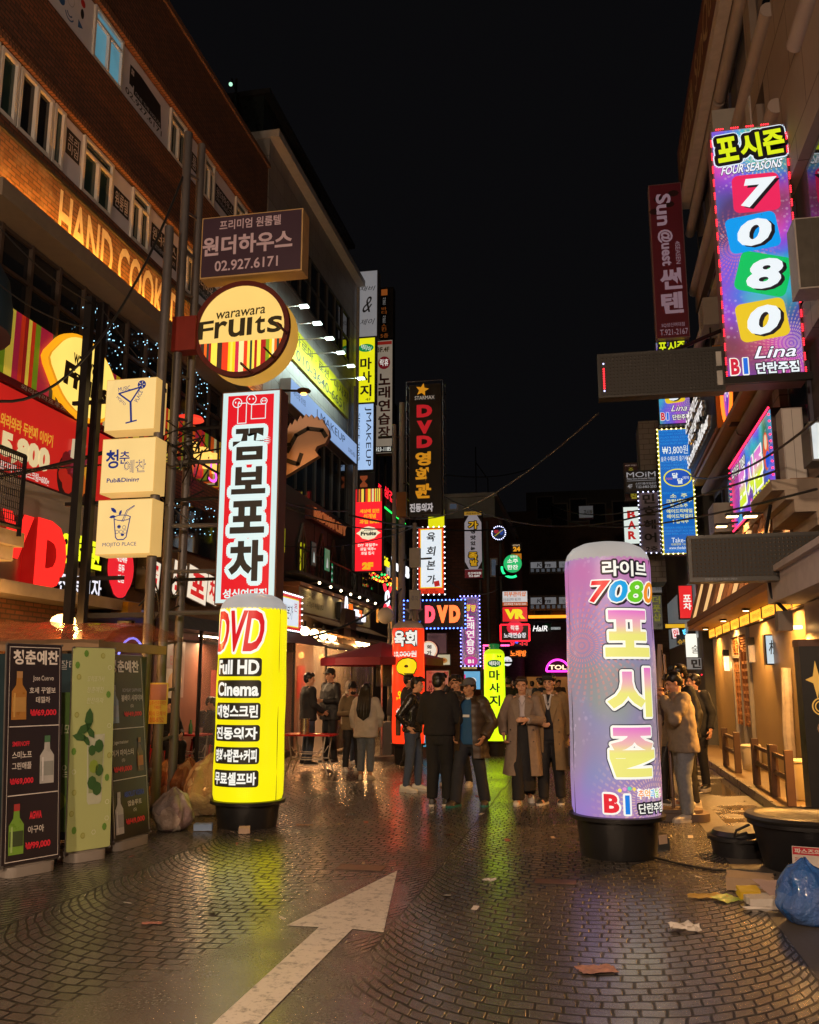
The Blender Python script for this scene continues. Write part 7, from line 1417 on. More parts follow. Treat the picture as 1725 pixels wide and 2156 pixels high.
# leaflet sheets tied to the pylon
t = Thing('leaflet', 'yellow and red flyer sheet tied to the grey pylon', 'flyer', mat=mat((.55, .4, .06), .6, 0, .2)); fr = Fr((xa - .12, PY_ - .09, 1.12), (1, .1, 0), ZUP); t.obox(fr, 0, 0, -.004, .26, .52, 0); d = t.part('print', mat((.5, .04, .03), .6)); d.quad(fr, .02, .3, .24, .5, .003, mat((.3, .12, .1), .6)); d.text(fr, '소주+안주무제한\n7,900원', .02, .18, .24, .29, .005); d.text(fr, '회식 단체석', .02, .1, .24, .16, .005); d.text(fr, '010-8752', .03, .02, .22, .08, .005)
# street lamp with globe at the utility poles
UP = mat('#807a76', .7, 0, .2, 2)
for i, (px, y, h, r, lab) in enumerate(((846, 24.6, 9.6, .11, 'concrete utility pole behind the cinema blade sign'), (829, 23.4, 8.6, .07, 'thin grey steel pole left of the concrete utility pole'), (874, 23.2, 5.8, .085, 'short grey pole with meter boxes beside the raw beef sign'))):
 q0 = onY(px, 1400, y); t = Thing('utility_pole', lab, 'pole', mat=UP); t.tube((q0.x, y, 0), (q0.x, y, h), r, r * .75, n=12)
 if i == 0:
  a_ = t.part('crossarm', DSTEEL); a_.tube((q0.x - .7, y, 8.6), (q0.x + .9, y, 8.6), .04, n=6); a_.tube((q0.x - .1, y, 7.2), (q0.x + .9, y - .3, 7.2), .03, n=6); a_.tube((q0.x - .1, y, 5.0), (q0.x + .9, y - .3, 5.0), .03, n=6); tr = t.part('transformer_box', mat('#8a5a28', .6)); tr.box(q0.x - .1, y - .3, 6.2, q0.x + .2, y - .1, 6.9)
 if i == 2:
  bx = t.part('meter_box', mat('#a8a8a8', .5)); bx.box(q0.x - .1, y - .25, 3.5, q0.x + .18, y - .09, 4.0); bx.box(q0.x - .1, y - .25, 4.6, q0.x + .18, y - .09, 5.1); sk = t.part('sticker', mat((.1, .12, .3))); sk.text(Fr((q0.x - .1, y - .252, 3.5), XDIR, ZUP), '주의', .05, .2, .23, .35, 0)
g_ = onY(812, 1296, 23.0); t = Thing('globe_lamp', 'unlit white globe street lamp on a steel pole before the trotter sign', 'street lamp', mat=UP); t.tube((g_.x + .1, 23, 0), (g_.x + .1, 23, g_.z - .2), .04, n=8); gb = t.part('globe', mat((.55, .48, .4), .35, 0, .1)); gb.ball(g_ + V3((.0, 0, 0)), .22, None, 16)
# car far up the street
def car(x, y, lab, col):
 t = Thing('parked_car', lab, 'car'); b = t.part('body', mat(col, .3, .3, .05, 3, 0, .6)); pr = [(-.85, .3), (-.88, .75), (-.8, .92), (-.62, 1.0), (-.55, 1.38), (-.4, 1.46), (.4, 1.46), (.55, 1.38), (.62, 1.0), (.8, .92), (.88, .75), (.85, .3)]
 fx = Fr((x, y, 0), XDIR, ZUP); b.poly(fx, [(a, min(z, .98)) for a, z in pr if z < 1.01 ] , -3.8, 0); b.poly(Fr((x, y + .9, 0), XDIR, ZUP), [(-.62, .98), (.62, .98), (.5, 1.46), (-.5, 1.46)], -2.4, 0)
 g = t.part('windscreen', GLASSD); g.add([(x - .6, y + .55, 1.0), (x + .6, y + .55, 1.0), (x + .48, y + .93, 1.43), (x - .48, y + .93, 1.43)], [(0, 1, 2, 3)])
 for sx in (-1, 1):
  h = t.part('headlight', em('#f4f0e8', .6, 0)); h.box(x + sx * .62 - .14, y - .03, .66, x + sx * .62 + .14, y - .002, .8)
  for yy in (.7, 3.0): w_ = t.part('wheel', mat((.02, .02, .02), .6)); w_.disc(Fr((x + sx * .9, y + yy, .32), YDIR, ZUP), 0, 0, .32, .32, -.1, .1, None, 20)
 gr = t.part('grille', mat((.02, .02, .02), .4)); gr.box(x - .4, y - .02, .5, x + .4, y - .003, .66); pl = t.part('number_plate', mat((.5, .5, .5))); pl.box(x - .25, y - .04, .38, x + .25, y - .021, .48)
q0 = G(1060, 1556); car(q0.x - .05, q0.y - .5, 'pale car parked behind the lime bottle column', '#b4b4b8')
# market tanks under the parasol
t = Thing('fish_tank_stall', 'stall with lit blue water tanks under the red parasol', 'market stall', mat=mat((.08, .07, .07), .5)); q0 = onY(895, 1530, 20.6); q1 = onY(935, 1530, 20.6); xk = onY(800, 1530, 20.6).x
t.box(xk, 20.6, 0, xk + 1.7, 21.3, .75); tk = t.part('tank', em('#5ab8d8', .6, .4, True, 3)); tk.box(xk + .9, 20.58, .78, xk + 1.7, 21.2, 1.1); tk.box(xk + 1.0, 20.58, .22, xk + 1.65, 20.599, .7); fm = t.part('frame', DSTEEL)
for z in (.76, 1.1, .72): fm.box(xk + .85, 20.55, z, xk + 1.74, 20.57, z + .03)
sg = t.part('notice', mat((.5, .48, .48), .5)); sg.box(xk + 1.2, 20.5, .85, xk + 1.72, 20.52, 1.35); dd = t.part('lettering', mat((.35, .05, .05))); dd.text(Fr((xk + 1.2, 20.497, .85), XDIR, ZUP), '육회', .08, .2, .44, .4, 0, off=.03); tm = t.part('monitor', mat((.05, .055, .06), .3)); tm.box(xk - .1, 20.6, 1.55, xk + .35, 20.65, 2.1); tm.box(xk + .45, 20.6, 1.55, xk + .95, 20.65, 2.1)
# ================================================================== terrace fence at the restaurant
WD = mat((.10, .05, .022), .6, 0, .35, 4)
for i, (y0, y1) in enumerate(((12.5, 13.5), (13.62, 14.95), (16.75, 18.2))):
 t = Thing('fence_panel', ('nearest', 'middle', 'farthest')[i] + ' low dark timber fence panel on the terrace edge', 'fence', 'low timber fence panels', mat=None)
 for y in (y0, y1): p_ = t.part('post', WD); p_.box(2.36, y - .05, .12, 2.46, y + .05, .8)
 r_ = t.part('rail', WD)
 for z in (.42, .66): r_.box(2.385, y0 + .052, z, 2.435, y1 - .052, z + .05)
for i, (x, y, h) in enumerate(((2.72, 13.2, .5), (2.75, 17.4, .42))):
 t = Thing('white_bucket', ('white plastic drum', 'smaller white plastic drum')[i] + ' standing behind the timber fence' + ('' if i else ' beside the rolled banner'), 'drum', mat=mat((.55, .48, .36), .5, 0, .1)); t.lathe((x, y, .121), [(.16, 0), (.17, .02), (.18, h - .03), (.19, h - .02), (.19, h), (.15, h + .02)], n=20)
t = Thing('furled_banner', 'printed white banner furled upright against the tan wall', 'banner', mat=mat((.55, .48, .42), .5, 0, .5, 6)); q0 = onX(*cv(C8, 1478, 830), 2.8); q1 = onX(*cv(C8, 1480, 1500), 2.8); t.path([(2.8, 14.3, .13), (2.79, 14.32, .9), (2.82, 14.3, 1.85)], [.07, .085, .07], n=9)
for i, (px, py, X) in enumerate(((1275, 690, 2.86), (1120, 760, 2.86))):
 p = onX(*cv(C8, px, py), X); t = Thing('wall_lantern', ('dark wall lantern by the wooden door frame', 'small lit paper wall lantern on the far tan wall')[i], 'lantern', mat=DSTEEL); t.box(p.x - .07, p.y - .09, p.z, p.x + .07, p.y + .09, p.z + .12); s_ = t.part('shade', em('#ffd8a0', (.35, 2.2)[i], .1)); s_.lathe((p.x, p.y, p.z - .32), [(.06, 0), (.065, .3)], n=12);
 if i: t.light('POINT', (p.x - .12, p.y, p.z - .2), 12, '#ffc070', None, .06)
for i, (x, y) in enumerate(((2.62, 21.8), (2.62, 18.9), (2.62, 16.2), (2.62, 13.6))):
 t = Thing('downlight', ('farthest', 'third', 'second', 'nearest')[i] + ' small round downlight under the restaurant soffit', 'lamp', 'downlights under the soffit', mat=DSTEEL); t.lathe((x, y, 2.84), [(.07, 0), (.07, .039)], n=12); b = t.part('bulb', em('#ffd090', 10, 0)); b.lathe((x, y, 2.832), [(.05, 0), (.05, .006)], n=12); t.light('SPOT', (x, y, 2.82), 480, '#ffb860', (x - .25, y, 0), .05, None, 150)
p = onX(*cv(C8, 1495, 545), 2.4); t = Thing('flood_lamp', 'grey flood lamp on a cable under the beige canopy', 'lamp', mat=mat('#6a6660', .5, .3)); t.box(p.x - .12, p.y - .1, p.z - .12, p.x + .05, p.y + .1, p.z + .12); b = t.part('bulb', em('#ffc070', 9, 0)); b.box(p.x + .06, p.y - .08, p.z - .1, p.x + .16, p.y + .08, p.z - .06); t.light('SPOT', (p.x + .12, p.y, p.z - .15), 600, '#ffb050', (p.x - .3, p.y - .6, 0), .06, None, 140); cb = t.part('cable', DSTEEL); cb.path([(p.x, p.y, p.z + .12), (p.x - .15, p.y, p.z + .3), (p.x - .2, p.y + .1, p.z + .9), (p.x - .05, p.y + .2, p.z + 1.5)], .025, n=6)
for i, (px, py) in enumerate(((1120, 1755), (1045, 1825), (1250, 1755))):
 p = onX(*cv(C7, px, py), XR - .5); t = Thing('spot_lamp', ('middle', 'left', 'right')[i] + ' warm spot lamp glowing above the lower display board', 'lamp', 'spot lamps on the hotel wall', mat=DSTEEL); t.tube((XR, p.y, p.z + .1), (p.x, p.y, p.z + .05), .02, n=5); t.box(p.x - .12, p.y - .08, p.z + .01, p.x + .1, p.y + .08, p.z + .06); b = t.part('bulb', em('#ffc880', 9, 0)); b.box(p.x - .1, p.y - .07, p.z - .005, p.x + .08, p.y + .07, p.z + .008); t.light('SPOT', (p.x, p.y, p.z - .03), 140, '#ffb870', (XR, p.y, p.z - 1.5), .06, None, 130)
# ================================================================== right foreground: tub, crate lid, banner pole, cable
tb = G(1680, 1838); t = Thing('black_tub', 'big black plastic tub with a lid and red sticker at the right edge', 'tub', mat=mat((.012, .012, .014), .35, 0, .3)); cx, cyv = 1.86, 9.1
t.lathe((cx, cyv, 0), [(.36, 0), (.38, .02), (.46, .38), (.50, .385), (.50, .42), (.46, .425)], n=40); ld = t.part('lid', mat((.016, .015, .014), .42, 0, .3)); ld.lathe((cx, cyv, .426), [(.52, 0), (.53, .02), (.51, .045), (.44, .055), (.42, .04), (.01, .045)], n=40); hd = t.part('handle', mat((.012, .012, .014), .4)); hd.path([(cx - .5, cyv - .1, .38), (cx - .62, cyv - .13, .33), (cx - .64, cyv - .1, .27), (cx - .52, cyv - .05, .3)], .012, n=6)
st = t.part('sticker', mat((.6, .55, .52), .5)); an = -.25; sf_ = Fr((cx + .45 * math.sin(an) - .11, cyv - .455 * math.cos(an), .10), (math.cos(an), math.sin(an), 0), (0, -.17, 1)); st.quad(sf_, 0, 0, .24, .17, .004); st.quad(sf_, .005, .1, .235, .165, .006, mat((.5, .03, .05), .5)); st.text(sf_, '파스즈의', .02, .11, .22, .155, .009, mat((.7, .68, .65)), off=.03); st.text(sf_, '정다운', .02, .02, .12, .08, .007, mat((.4, .03, .04)))
t = Thing('black_tub', 'smaller black lid and tub half hidden behind the big tub', 'tub', mat=mat((.014, .014, .016), .35, 0, .3)); t.lathe((1.36, 9.7, 0), [(.25, 0), (.27, .14), (.30, .145), (.30, .18), (.26, .19), (.24, .23), (.01, .235)], n=30)
b = G(1420, 1725); t = Thing('banner_pole', 'leaning aluminium banner pole on a grey moulded water base', 'banner stand', mat=mat('#9a8478', .3, .7)); t.tube((b.x, b.y, .1), (b.x - .02, b.y + .05, 2.0), .022, n=10)
r2 = t.part('furled_sheet', mat((.42, .3, .24), .55, 0, .2, 5)); r2.path([(b.x - .2, b.y - .02, .15), (b.x - .14, b.y, 1.0), (b.x - .06, b.y + .03, 2.12)], [.025, .05, .03], n=8); rg = t.part('rigging', DSTEEL); rg.tube((b.x, b.y, 1.0), (b.x - .32, b.y - .1, .15), .006, n=4); rg.tube((b.x, b.y, 1.02), (b.x - .26, b.y - .15, .15), .006, n=4); rg.tube((b.x - .05, b.y, 2.05), (b.x, b.y - .02, 1.3), .006, n=4)
bs = t.part('base', mat('#6a5a50', .6, 0, .25)); bs.rrect(Fr((b.x, b.y, 0), XDIR, YDIR), -.42, -.24, .42, .24, .2, .002, .09); bs.rrect(Fr((b.x, b.y, 0), XDIR, YDIR), -.34, -.17, .34, .17, .14, .09, .13)
t = Thing('cable', 'black power cable trailing over the cobbles from the rainbow column', 'cable', mat=mat((.012, .012, .012), .5)); t.path([(.5, 9.3, .02), (.75, 9.0, .014), (1.0, 8.8, .014), (1.25, 8.85, .014), (1.5, 8.7, .014)], .012, n=6)
t = Thing('plug_box', 'small black fan motor box behind the rainbow column', 'motor', mat=mat((.015, .015, .016), .4)); p = G(1385, 1790); t.box(p.x - .1, p.y, 0, p.x + .12, p.y + .3, .12); k = t.part('pipe', mat((.02, .02, .02), .4)); k.tube((p.x - .05, p.y + .1, .12), (p.x - .2, p.y + .3, .3), .05, n=10)
# ================================================================== rubbish
def bag_mat(c, a=.7):
 m, t_ = newmat('thin_plastic'); o = t_.obj(); v = t_.n('TexVoronoi'); v.inputs['Scale'].default_value = 7; t_.l(o, v.inputs['Vector'])
 inner = t_.ramp(v.outputs['Color'], [(0, '#5a2a18'), (.3, '#b09070'), (.5, '#7a3a20'), (.7, '#c8b8a0'), (1, '#3a3028')], 'CONSTANT'); t_.l(t_.mix(t_.m('MULTIPLY', t_.noise(o, 4, 4), a), c, inner), t_.b.inputs['Base Color']); t_.b.inputs['Roughness'].default_value = .22; t_.b.inputs['Coat Weight'].default_value = .3
 t_.bump(t_.noise(o, 9, 5, .7), .9, .05); return m
def bag(x, y, r, h, col, lab, sd, knot=True):
 t = Thing('rubbish_bag', lab, 'rubbish bag', 'bags of rubbish', mat=bag_mat(lin(col), .25 if col == '#1460b0' else .8)); n, L = 64, 40; q = []
 for i in range(L + 1):
  v = i / L; prof = math.sin(math.pi * min(1, .12 + v * .82)) ** .6 * (1 - .35 * v) if v < .86 else .30 * (1 - (v - .86) / .14) + .06
  for j in range(n):
   a = 2 * math.pi * j / n; d = V3((math.cos(a), math.sin(a), 0)); f = 1 + .28 * noise.noise(V3((d.x * 1.3, d.y * 1.3, v * 2.2 + sd))) + .10 * noise.noise(V3((d.x * 5, d.y * 5, v * 3 + sd))) + (.12 * math.sin(a * 7 + sd + v * 2) * v) + .06 * (.35 - abs(noise.noise(V3((d.x * 3 + sd, d.y * 3, v * 4))))) + .045 * (.3 - abs(noise.noise(V3((d.x * 8 + sd, d.y * 8, v * 9)))))
   q.append((x + d.x * r * prof * f + .1 * v * math.sin(sd) * r, y + d.y * r * prof * f, max(.003, h * v + .03 * noise.noise(V3((d.x * 3, d.y * 3, sd))) * v)))
 t.add(q, [(i * n + j, i * n + (j + 1) % n, (i + 1) * n + (j + 1) % n, (i + 1) * n + j) for i in range(L) for j in range(n)] + [tuple(range(n - 1, -1, -1)), tuple(L * n + j for j in range(n))]); t.sharp = 80
bag(-4.74, 10.0, .26, .46, '#9a9090', 'pale clear rubbish bag slumped nearest beside the black banner', 1.3); bag(-5.25, 11.6, .30, .66, '#7a4a28', 'brown orange rubbish bag between the pale bag and the large one', 4.1); bag(-4.86, 11.25, .36, .74, '#c0a080', 'largest clear rubbish bag full of wrappers beside the yellow column', 7.7); bag(-5.0, 10.7, .17, .34, '#1a4a7a', 'small blue rubbish bag squeezed between the bigger bags', 2.2); bag(-5.75, 12.0, .3, .6, '#7a3a20', 'dark orange rubbish bag at the foot of the grey pylon', 5.5)
_p = G(1705, 1960); bag(_p.x + .05, _p.y + .24, .25, .42, '#1460b0', 'bright blue rubbish bag at the right edge before the black tub', 3.3)
def litter(name, lab, x, y, z, sx, sy, sz, rz, tl, m, cat='litter'):
 t = Thing(name, lab, cat, None, mat=m); R_ = Matrix.Rotation(rz, 3, 'Z') @ Matrix.Rotation(tl, 3, 'X'); n = 9; q = []; cr = min(.03, max(.006, sz * .8)) if sz < .045 else .004
 for c in ((0,) if sz < .045 else (-1, 1)):
  for j in range(n + 1):
   for i in range(n + 1):
    a, b = 2 * i / n - 1, 2 * j / n - 1; e = 1 + .12 * noise.noise((a * 2 + x * 9, b * 2 + y * 7, 1)); q.append(V3((x, y, z)) + R_ @ V3((a * sx / 2 * e, b * sy / 2 * e, c * sz / 2 + cr * (noise.noise((a * 2.2 + x * 5, b * 2.2 + y * 5, c)) + .6 * noise.noise((a * 5 + x, b * 5, c + 4))))))
 mz = min(v.z for v in q); q = [v - V3((0, 0, mz - z)) for v in q]; N = (n + 1) ** 2; g_ = [(j * (n + 1) + i, j * (n + 1) + i + 1, (j + 1) * (n + 1) + i + 1, (j + 1) * (n + 1) + i) for j in range(n) for i in range(n)]; t.sharp = 30
 if len(q) == N: t.add(q, g_)
 else:
  rim = [i for i in range(n)] + [n + j * (n + 1) for j in range(n)] + [N - 1 - i for i in range(n)] + [n * (n + 1) - j * (n + 1) for j in range(n)]; k = len(rim)
  t.add(q, [f[::-1] for f in g_] + [tuple(N + v for v in f) for f in g_] + [(rim[a], rim[(a + 1) % k], N + rim[(a + 1) % k], N + rim[a]) for a in range(k)])
CARD = mat((.38, .26, .16), .7); WPAP = mat((.6, .55, .5), .6); PINK = mat((.42, .30, .28), .6)
for a in (('cardboard_sheet', 'pinkish cardboard flap leaning in the litter by the black tub', 1.43, 7.80, .02, .4, .3, .012, .4, .35, PINK), ('cardboard_box', 'flat white carton lying under the pink flap', 1.30, 7.65, .004, .42, .22, .05, .15, 0, WPAP), ('paper_box', 'small cream paper box on the flat carton', 1.43, 7.55, .056, .16, .1, .04, .6, .1, mat((.6, .5, .35), .6)), ('cardboard_sheet', 'crumpled brown cardboard lump before the tub', 1.20, 8.10, .004, .35, .2, .1, -.2, .1, CARD), ('plastic_sheet', 'lime green plastic packet on the cobbles by the tub', 0.96, 7.70, .004, .2, .16, .012, .8, .1, mat((.35, .5, .05), .3)), ('plastic_sheet', 'yellow net bag scrap between packet and carton', 1.13, 7.75, .01, .16, .1, .06, .2, .3, mat((.6, .4, .03), .4)), ('wooden_offcut', 'pale wooden slat sticking out of the litter heap', 1.28, 7.85, .06, .5, .05, .02, .3, .15, mat((.55, .5, .45), .6)), ('paper_roll', 'long white paper bundle at the edge of the litter', 1.26, 7.37, .004, .45, .1, .035, -.05, 0, WPAP), ('wrapper', 'mustard paper wrapper lying on the cobbles before the tub', .82, 7.75, .004, .3, .1, .02, .3, .1, mat((.5, .3, .06), .5)), ('wrapper', 'greyish white crumpled tissue on the cobbles below the rainbow column', .56, 6.75, .004, .2, .12, .035, .1, .2, WPAP), ('wrapper', 'reddish printed flyer lying flat on the near cobbles', -.03, 5.75, .004, .22, .15, .012, .35, 0, mat((.42, .2, .14), .5, 0, .9, 26)), ('wrapper', 'small pink scrap on the cobbles left of the arrow', -3.05, 6.2, .004, .14, .06, .004, .3, 0, mat((.5, .2, .15), .5)), ('wrapper', 'crumpled beige tissue at the foot of the yellow tub', -3.82, 9.9, .004, .12, .08, .06, .3, .2, mat((.5, .36, .26), .6)), ('cigarette_pack', 'flattened dark can on the wet cobbles beyond the yellow tub', -3.0, 11.4, .004, .14, .07, .03, -.3, .1, mat((.12, .12, .16), .3, .6)), ('wrapper', 'small white scrap beyond the arrow tip', -.9, 8.0, .004, .12, .05, .02, .4, .1, WPAP), ('wrapper', 'brown leaf like scrap on the cobbles right of the yellow tub', -3.35, 10.6, .004, .2, .08, .006, 0, 0, mat((.3, .15, .08), .6)), ('carton', 'yellow and white snack carton beside the pale rubbish bag', -4.15, 10.6, .004, .24, .08, .05, .4, .1, mat((.55, .5, .25), .5)), ('plastic_bottle', 'small crushed blue bottle beside the pale rubbish bag', -4.35, 10.0, .004, .2, .08, .07, .2, .1, mat((.2, .3, .5), .2))): litter(*a)
t = Thing('litter_scraps', 'tiny paper scraps scattered over the wet street', 'litter', kind='stuff', mat=mat((.3, .25, .2), .6))
for k in range(150):
 x = random.uniform(-4.6, 2.1); y = random.uniform(6.5, 21); s_ = random.uniform(.008, .028); R_ = Matrix.Rotation(random.uniform(0, 6), 3, 'Z'); m_ = (WPAP, CARD, mat((.08, .06, .05)), mat((.3, .1, .08)))[k % 4]
 t.add([V3((x, y, .006)) + R_ @ V3((a * s_ * 1.6, b * s_, .006 * a)) for a, b in ((-1, -1), (1, -1), (1, 1), (-1, 1))], [(0, 1, 2, 3)], m_)
# ================================================================== overhead cables
def cable(lab, pts, sag, r=.012, n=18, name='overhead_cable'):
 t = Thing(name, lab, 'cable', 'overhead cables', mat=mat((.012, .012, .013), .5)); a, b = V3(pts[0]), V3(pts[1])
 t.path([a.lerp(b, i / n) - V3((0, 0, sag * 4 * (i / n) * (1 - i / n))) for i in range(n + 1)], r, n=5)
for i, (p0, p1, sag, r, lab) in enumerate((((0, 845, 8.6), (385, 372, 11.1), .9, .018, 'thick brown cable rising from the brick band to the pylon top'), ((0, 1005, 10.3), (345, 912, 11.7), .05, .03, 'thick black cable bundle at the height of the middle lit box'), ((0, 990, 10.3), (560, 925, 12), .1, .014, 'thin black cable just over the thick bundle'), ((350, 930, 10.9), (735, 1075, 20), .3, .02, 'black cable crossing the tall red sign'), ((360, 935, 10.8), (870, 1105, 23), .5, .016, 'black cable falling past the tan cut-out board'), ((735, 1085, 20), (1190, 1075, 40), .6, .025, 'cable run from the fruit bar sign to the far block'), ((935, 1045, 24), (1460, 1050, 19), .7, .02, 'high cable over the middle of the street'), ((880, 990, 24), (1120, 985, 40), .3, .02, 'faint high cable behind the cinema sign'), ((850, 1090, 24), (1260, 870, 12.2), .5, .012, 'thin wire rising to the upper display board'), ((1160, 1062, 40), (1640, 990, 11), .5, .016, 'cable crossing the blue pub sign'), ((1165, 1082, 40), (1720, 1030, 10), .5, .016, 'lower cable crossing the blue pub sign'), ((1450, 1000, 22), (1725, 880, 9.5), .3, .016, 'cable curling past the hotel wall sign'), ((560, 1345, 19), (845, 1240, 24), .4, .03, 'heavy cable bundle sagging over the trotter canopy'), ((600, 1150, 19), (870, 1110, 24), .2, .012, 'pale wire beneath the pub fascia'), ((1050, 1240, 33), (900, 1180, 24.5), .5, .015, 'wires drooping from the raw beef sign'), ((0, 600, 9), (190, 690, 10.3), .1, .01, 'wire from the blue awning to the black pole'), ((0, 480, 8.5), (200, 640, 10.3), .1, .008, 'pale guy wire above the striped fascia'), ((215, 650, 10.5), (350, 820, 10.8), .05, .008, 'guy wire from the black pole to the grey post'))):
 cable(lab, (onY(*p0[:2], p0[2]), onY(*p1[:2], p1[2])), sag, r)
t = Thing('cable_tangle', 'tangle of black wires wound round the grey pylon', 'cable', mat=mat((.015, .014, .014), .5))
for k in range(26):
 z = random.choice((4.85, 4.75, 4.6, 2.9, 3.9)) + random.uniform(-.1, .2); q = [V3((xa + random.uniform(-.35, .5), PY_ + random.uniform(-.2, .3), z + random.uniform(-.3, .3))) for _ in range(4)]; t.path([q[0], q[0].lerp(q[1], .5) + V3((0, 0, -.12)), q[1], q[1].lerp(q[2], .5) + V3((0, 0, .1)), q[2]], .012, n=4)
t = Thing('rooftop_antenna', 'small rooftop mast with a green lit camera on the brick building', 'antenna', mat=DSTEEL); p = onX(495, 245, XL - .4); t.tube((p.x, p.y, 15.3), (p.x, p.y, 16.9), .03, n=6); t.tube((p.x, p.y - .3, 16.7), (p.x, p.y + .5, 16.3), .02, n=5); b = t.part('lamp', em('#b8ffd8', 1.2, 0)); b.ball((p.x, p.y - .35, 16.5), .05, None, 8); t.sharp = 40
t = Thing('rooftop_mast', 'thin rooftop mast and arm on the corner building', 'antenna', mat=DSTEEL); p = onY(1003, 1047, 44); t.tube((p.x, 44, p.z), (p.x, 44, p.z + 2.6), .03, n=5); t.path([(p.x, 44, p.z + 1.8), (p.x + .6, 44, p.z + .9), (p.x + .6, 44, p.z)], .025, n=5)

for i, (y, z) in enumerate(((19.6, 4.75), (19.2, 9.2), (16.4, 11.8))):
 t = Thing('air_conditioner', ('lowest', 'middle', 'highest')[i] + ' white air conditioner unit on the hotel wall', 'air conditioner', 'air conditioners on the hotel wall', mat=mat((.42, .4, .38), .5, 0, .15)); t.box(XR - .34, y, z, XR + .1, y + .85, z + .62); f_ = Fr((XR - .345, y + .85, z), (0, -1, 0), ZUP); g_ = t.part('fan_grille', DSTEEL)
 for r in (.07, .13, .19, .25): g_.ring(f_, .5, .31, r - .012, r, .003, None, 20)
 g_.tube((XR - .2, y + .2, z), (XR - .2, y + .2, z - 1.2), .02, n=5)
# ================================================================== people
_tex = bpy.data.textures.new('cloth_folds', 'CLOUDS'); _tex.noise_scale = .11; _tex.noise_depth = 2
def fused(t, name, src, voxel, m, smooth=3, fold=0.0, scale=None):
 """one continuous skin grown over overlapping solids"""
 me = bpy.data.meshes.new(name); me.from_pydata([tuple(v) for v in src.v], [], src.f)
 o = bpy.data.objects.new(name, me); COL.objects.link(o)
 r = o.modifiers.new('r', 'REMESH'); r.mode = 'VOXEL'; r.voxel_size = voxel
 s = o.modifiers.new('s', 'SMOOTH'); s.factor = .5; s.iterations = smooth
 if fold:
  d = o.modifiers.new('d', 'DISPLACE'); d.texture = _tex; d.texture_coords = 'GLOBAL'; d.strength = fold; d.mid_level = .5
 m2 = bpy.data.meshes.new_from_object(o.evaluated_get(bpy.context.evaluated_depsgraph_get()))
 bpy.data.objects.remove(o); bpy.data.meshes.remove(me)
 m2.name = name; m2.materials.clear(); m2.materials.append(m); m2.polygons.foreach_set('use_smooth', [True] * len(m2.polygons)); m2.polygons.foreach_set('material_index', [0] * len(m2.polygons))
 c = bpy.data.objects.new(name, m2); COL.objects.link(c); t.extra.append((c, t)); return c
SKIN = mat('#d09c7c', .5, 0, .08, 20, .05); SKIN2 = mat('#bc8864', .5, 0, .08, 20, .05); HAIR = mat((.010, .008, .007), .38, 0, .3, 30, .3); HAIRB = mat((.035, .018, .01), .4, 0, .3, 30, .3)
DOWN = ((.27, -.03, 1.14), (.29, .06, .90)); POCKET = ((.31, -.10, 1.15), (.22, .08, .95)); CHEST = ((.27, .04, 1.15), (.10, .30, 1.16)); HEAD_ = ((.36, .10, 1.50), (.13, .02, 1.66)); MOUTH = ((.26, .18, 1.20), (.05, .20, 1.47)); BACKP = ((.30, -.12, 1.16), (.14, .10, 1.0)); BEND = ((.28, .0, 1.14), (.18, .26, 1.0)); TABLE = ((.26, .12, 1.16), (.12, .36, 1.12))
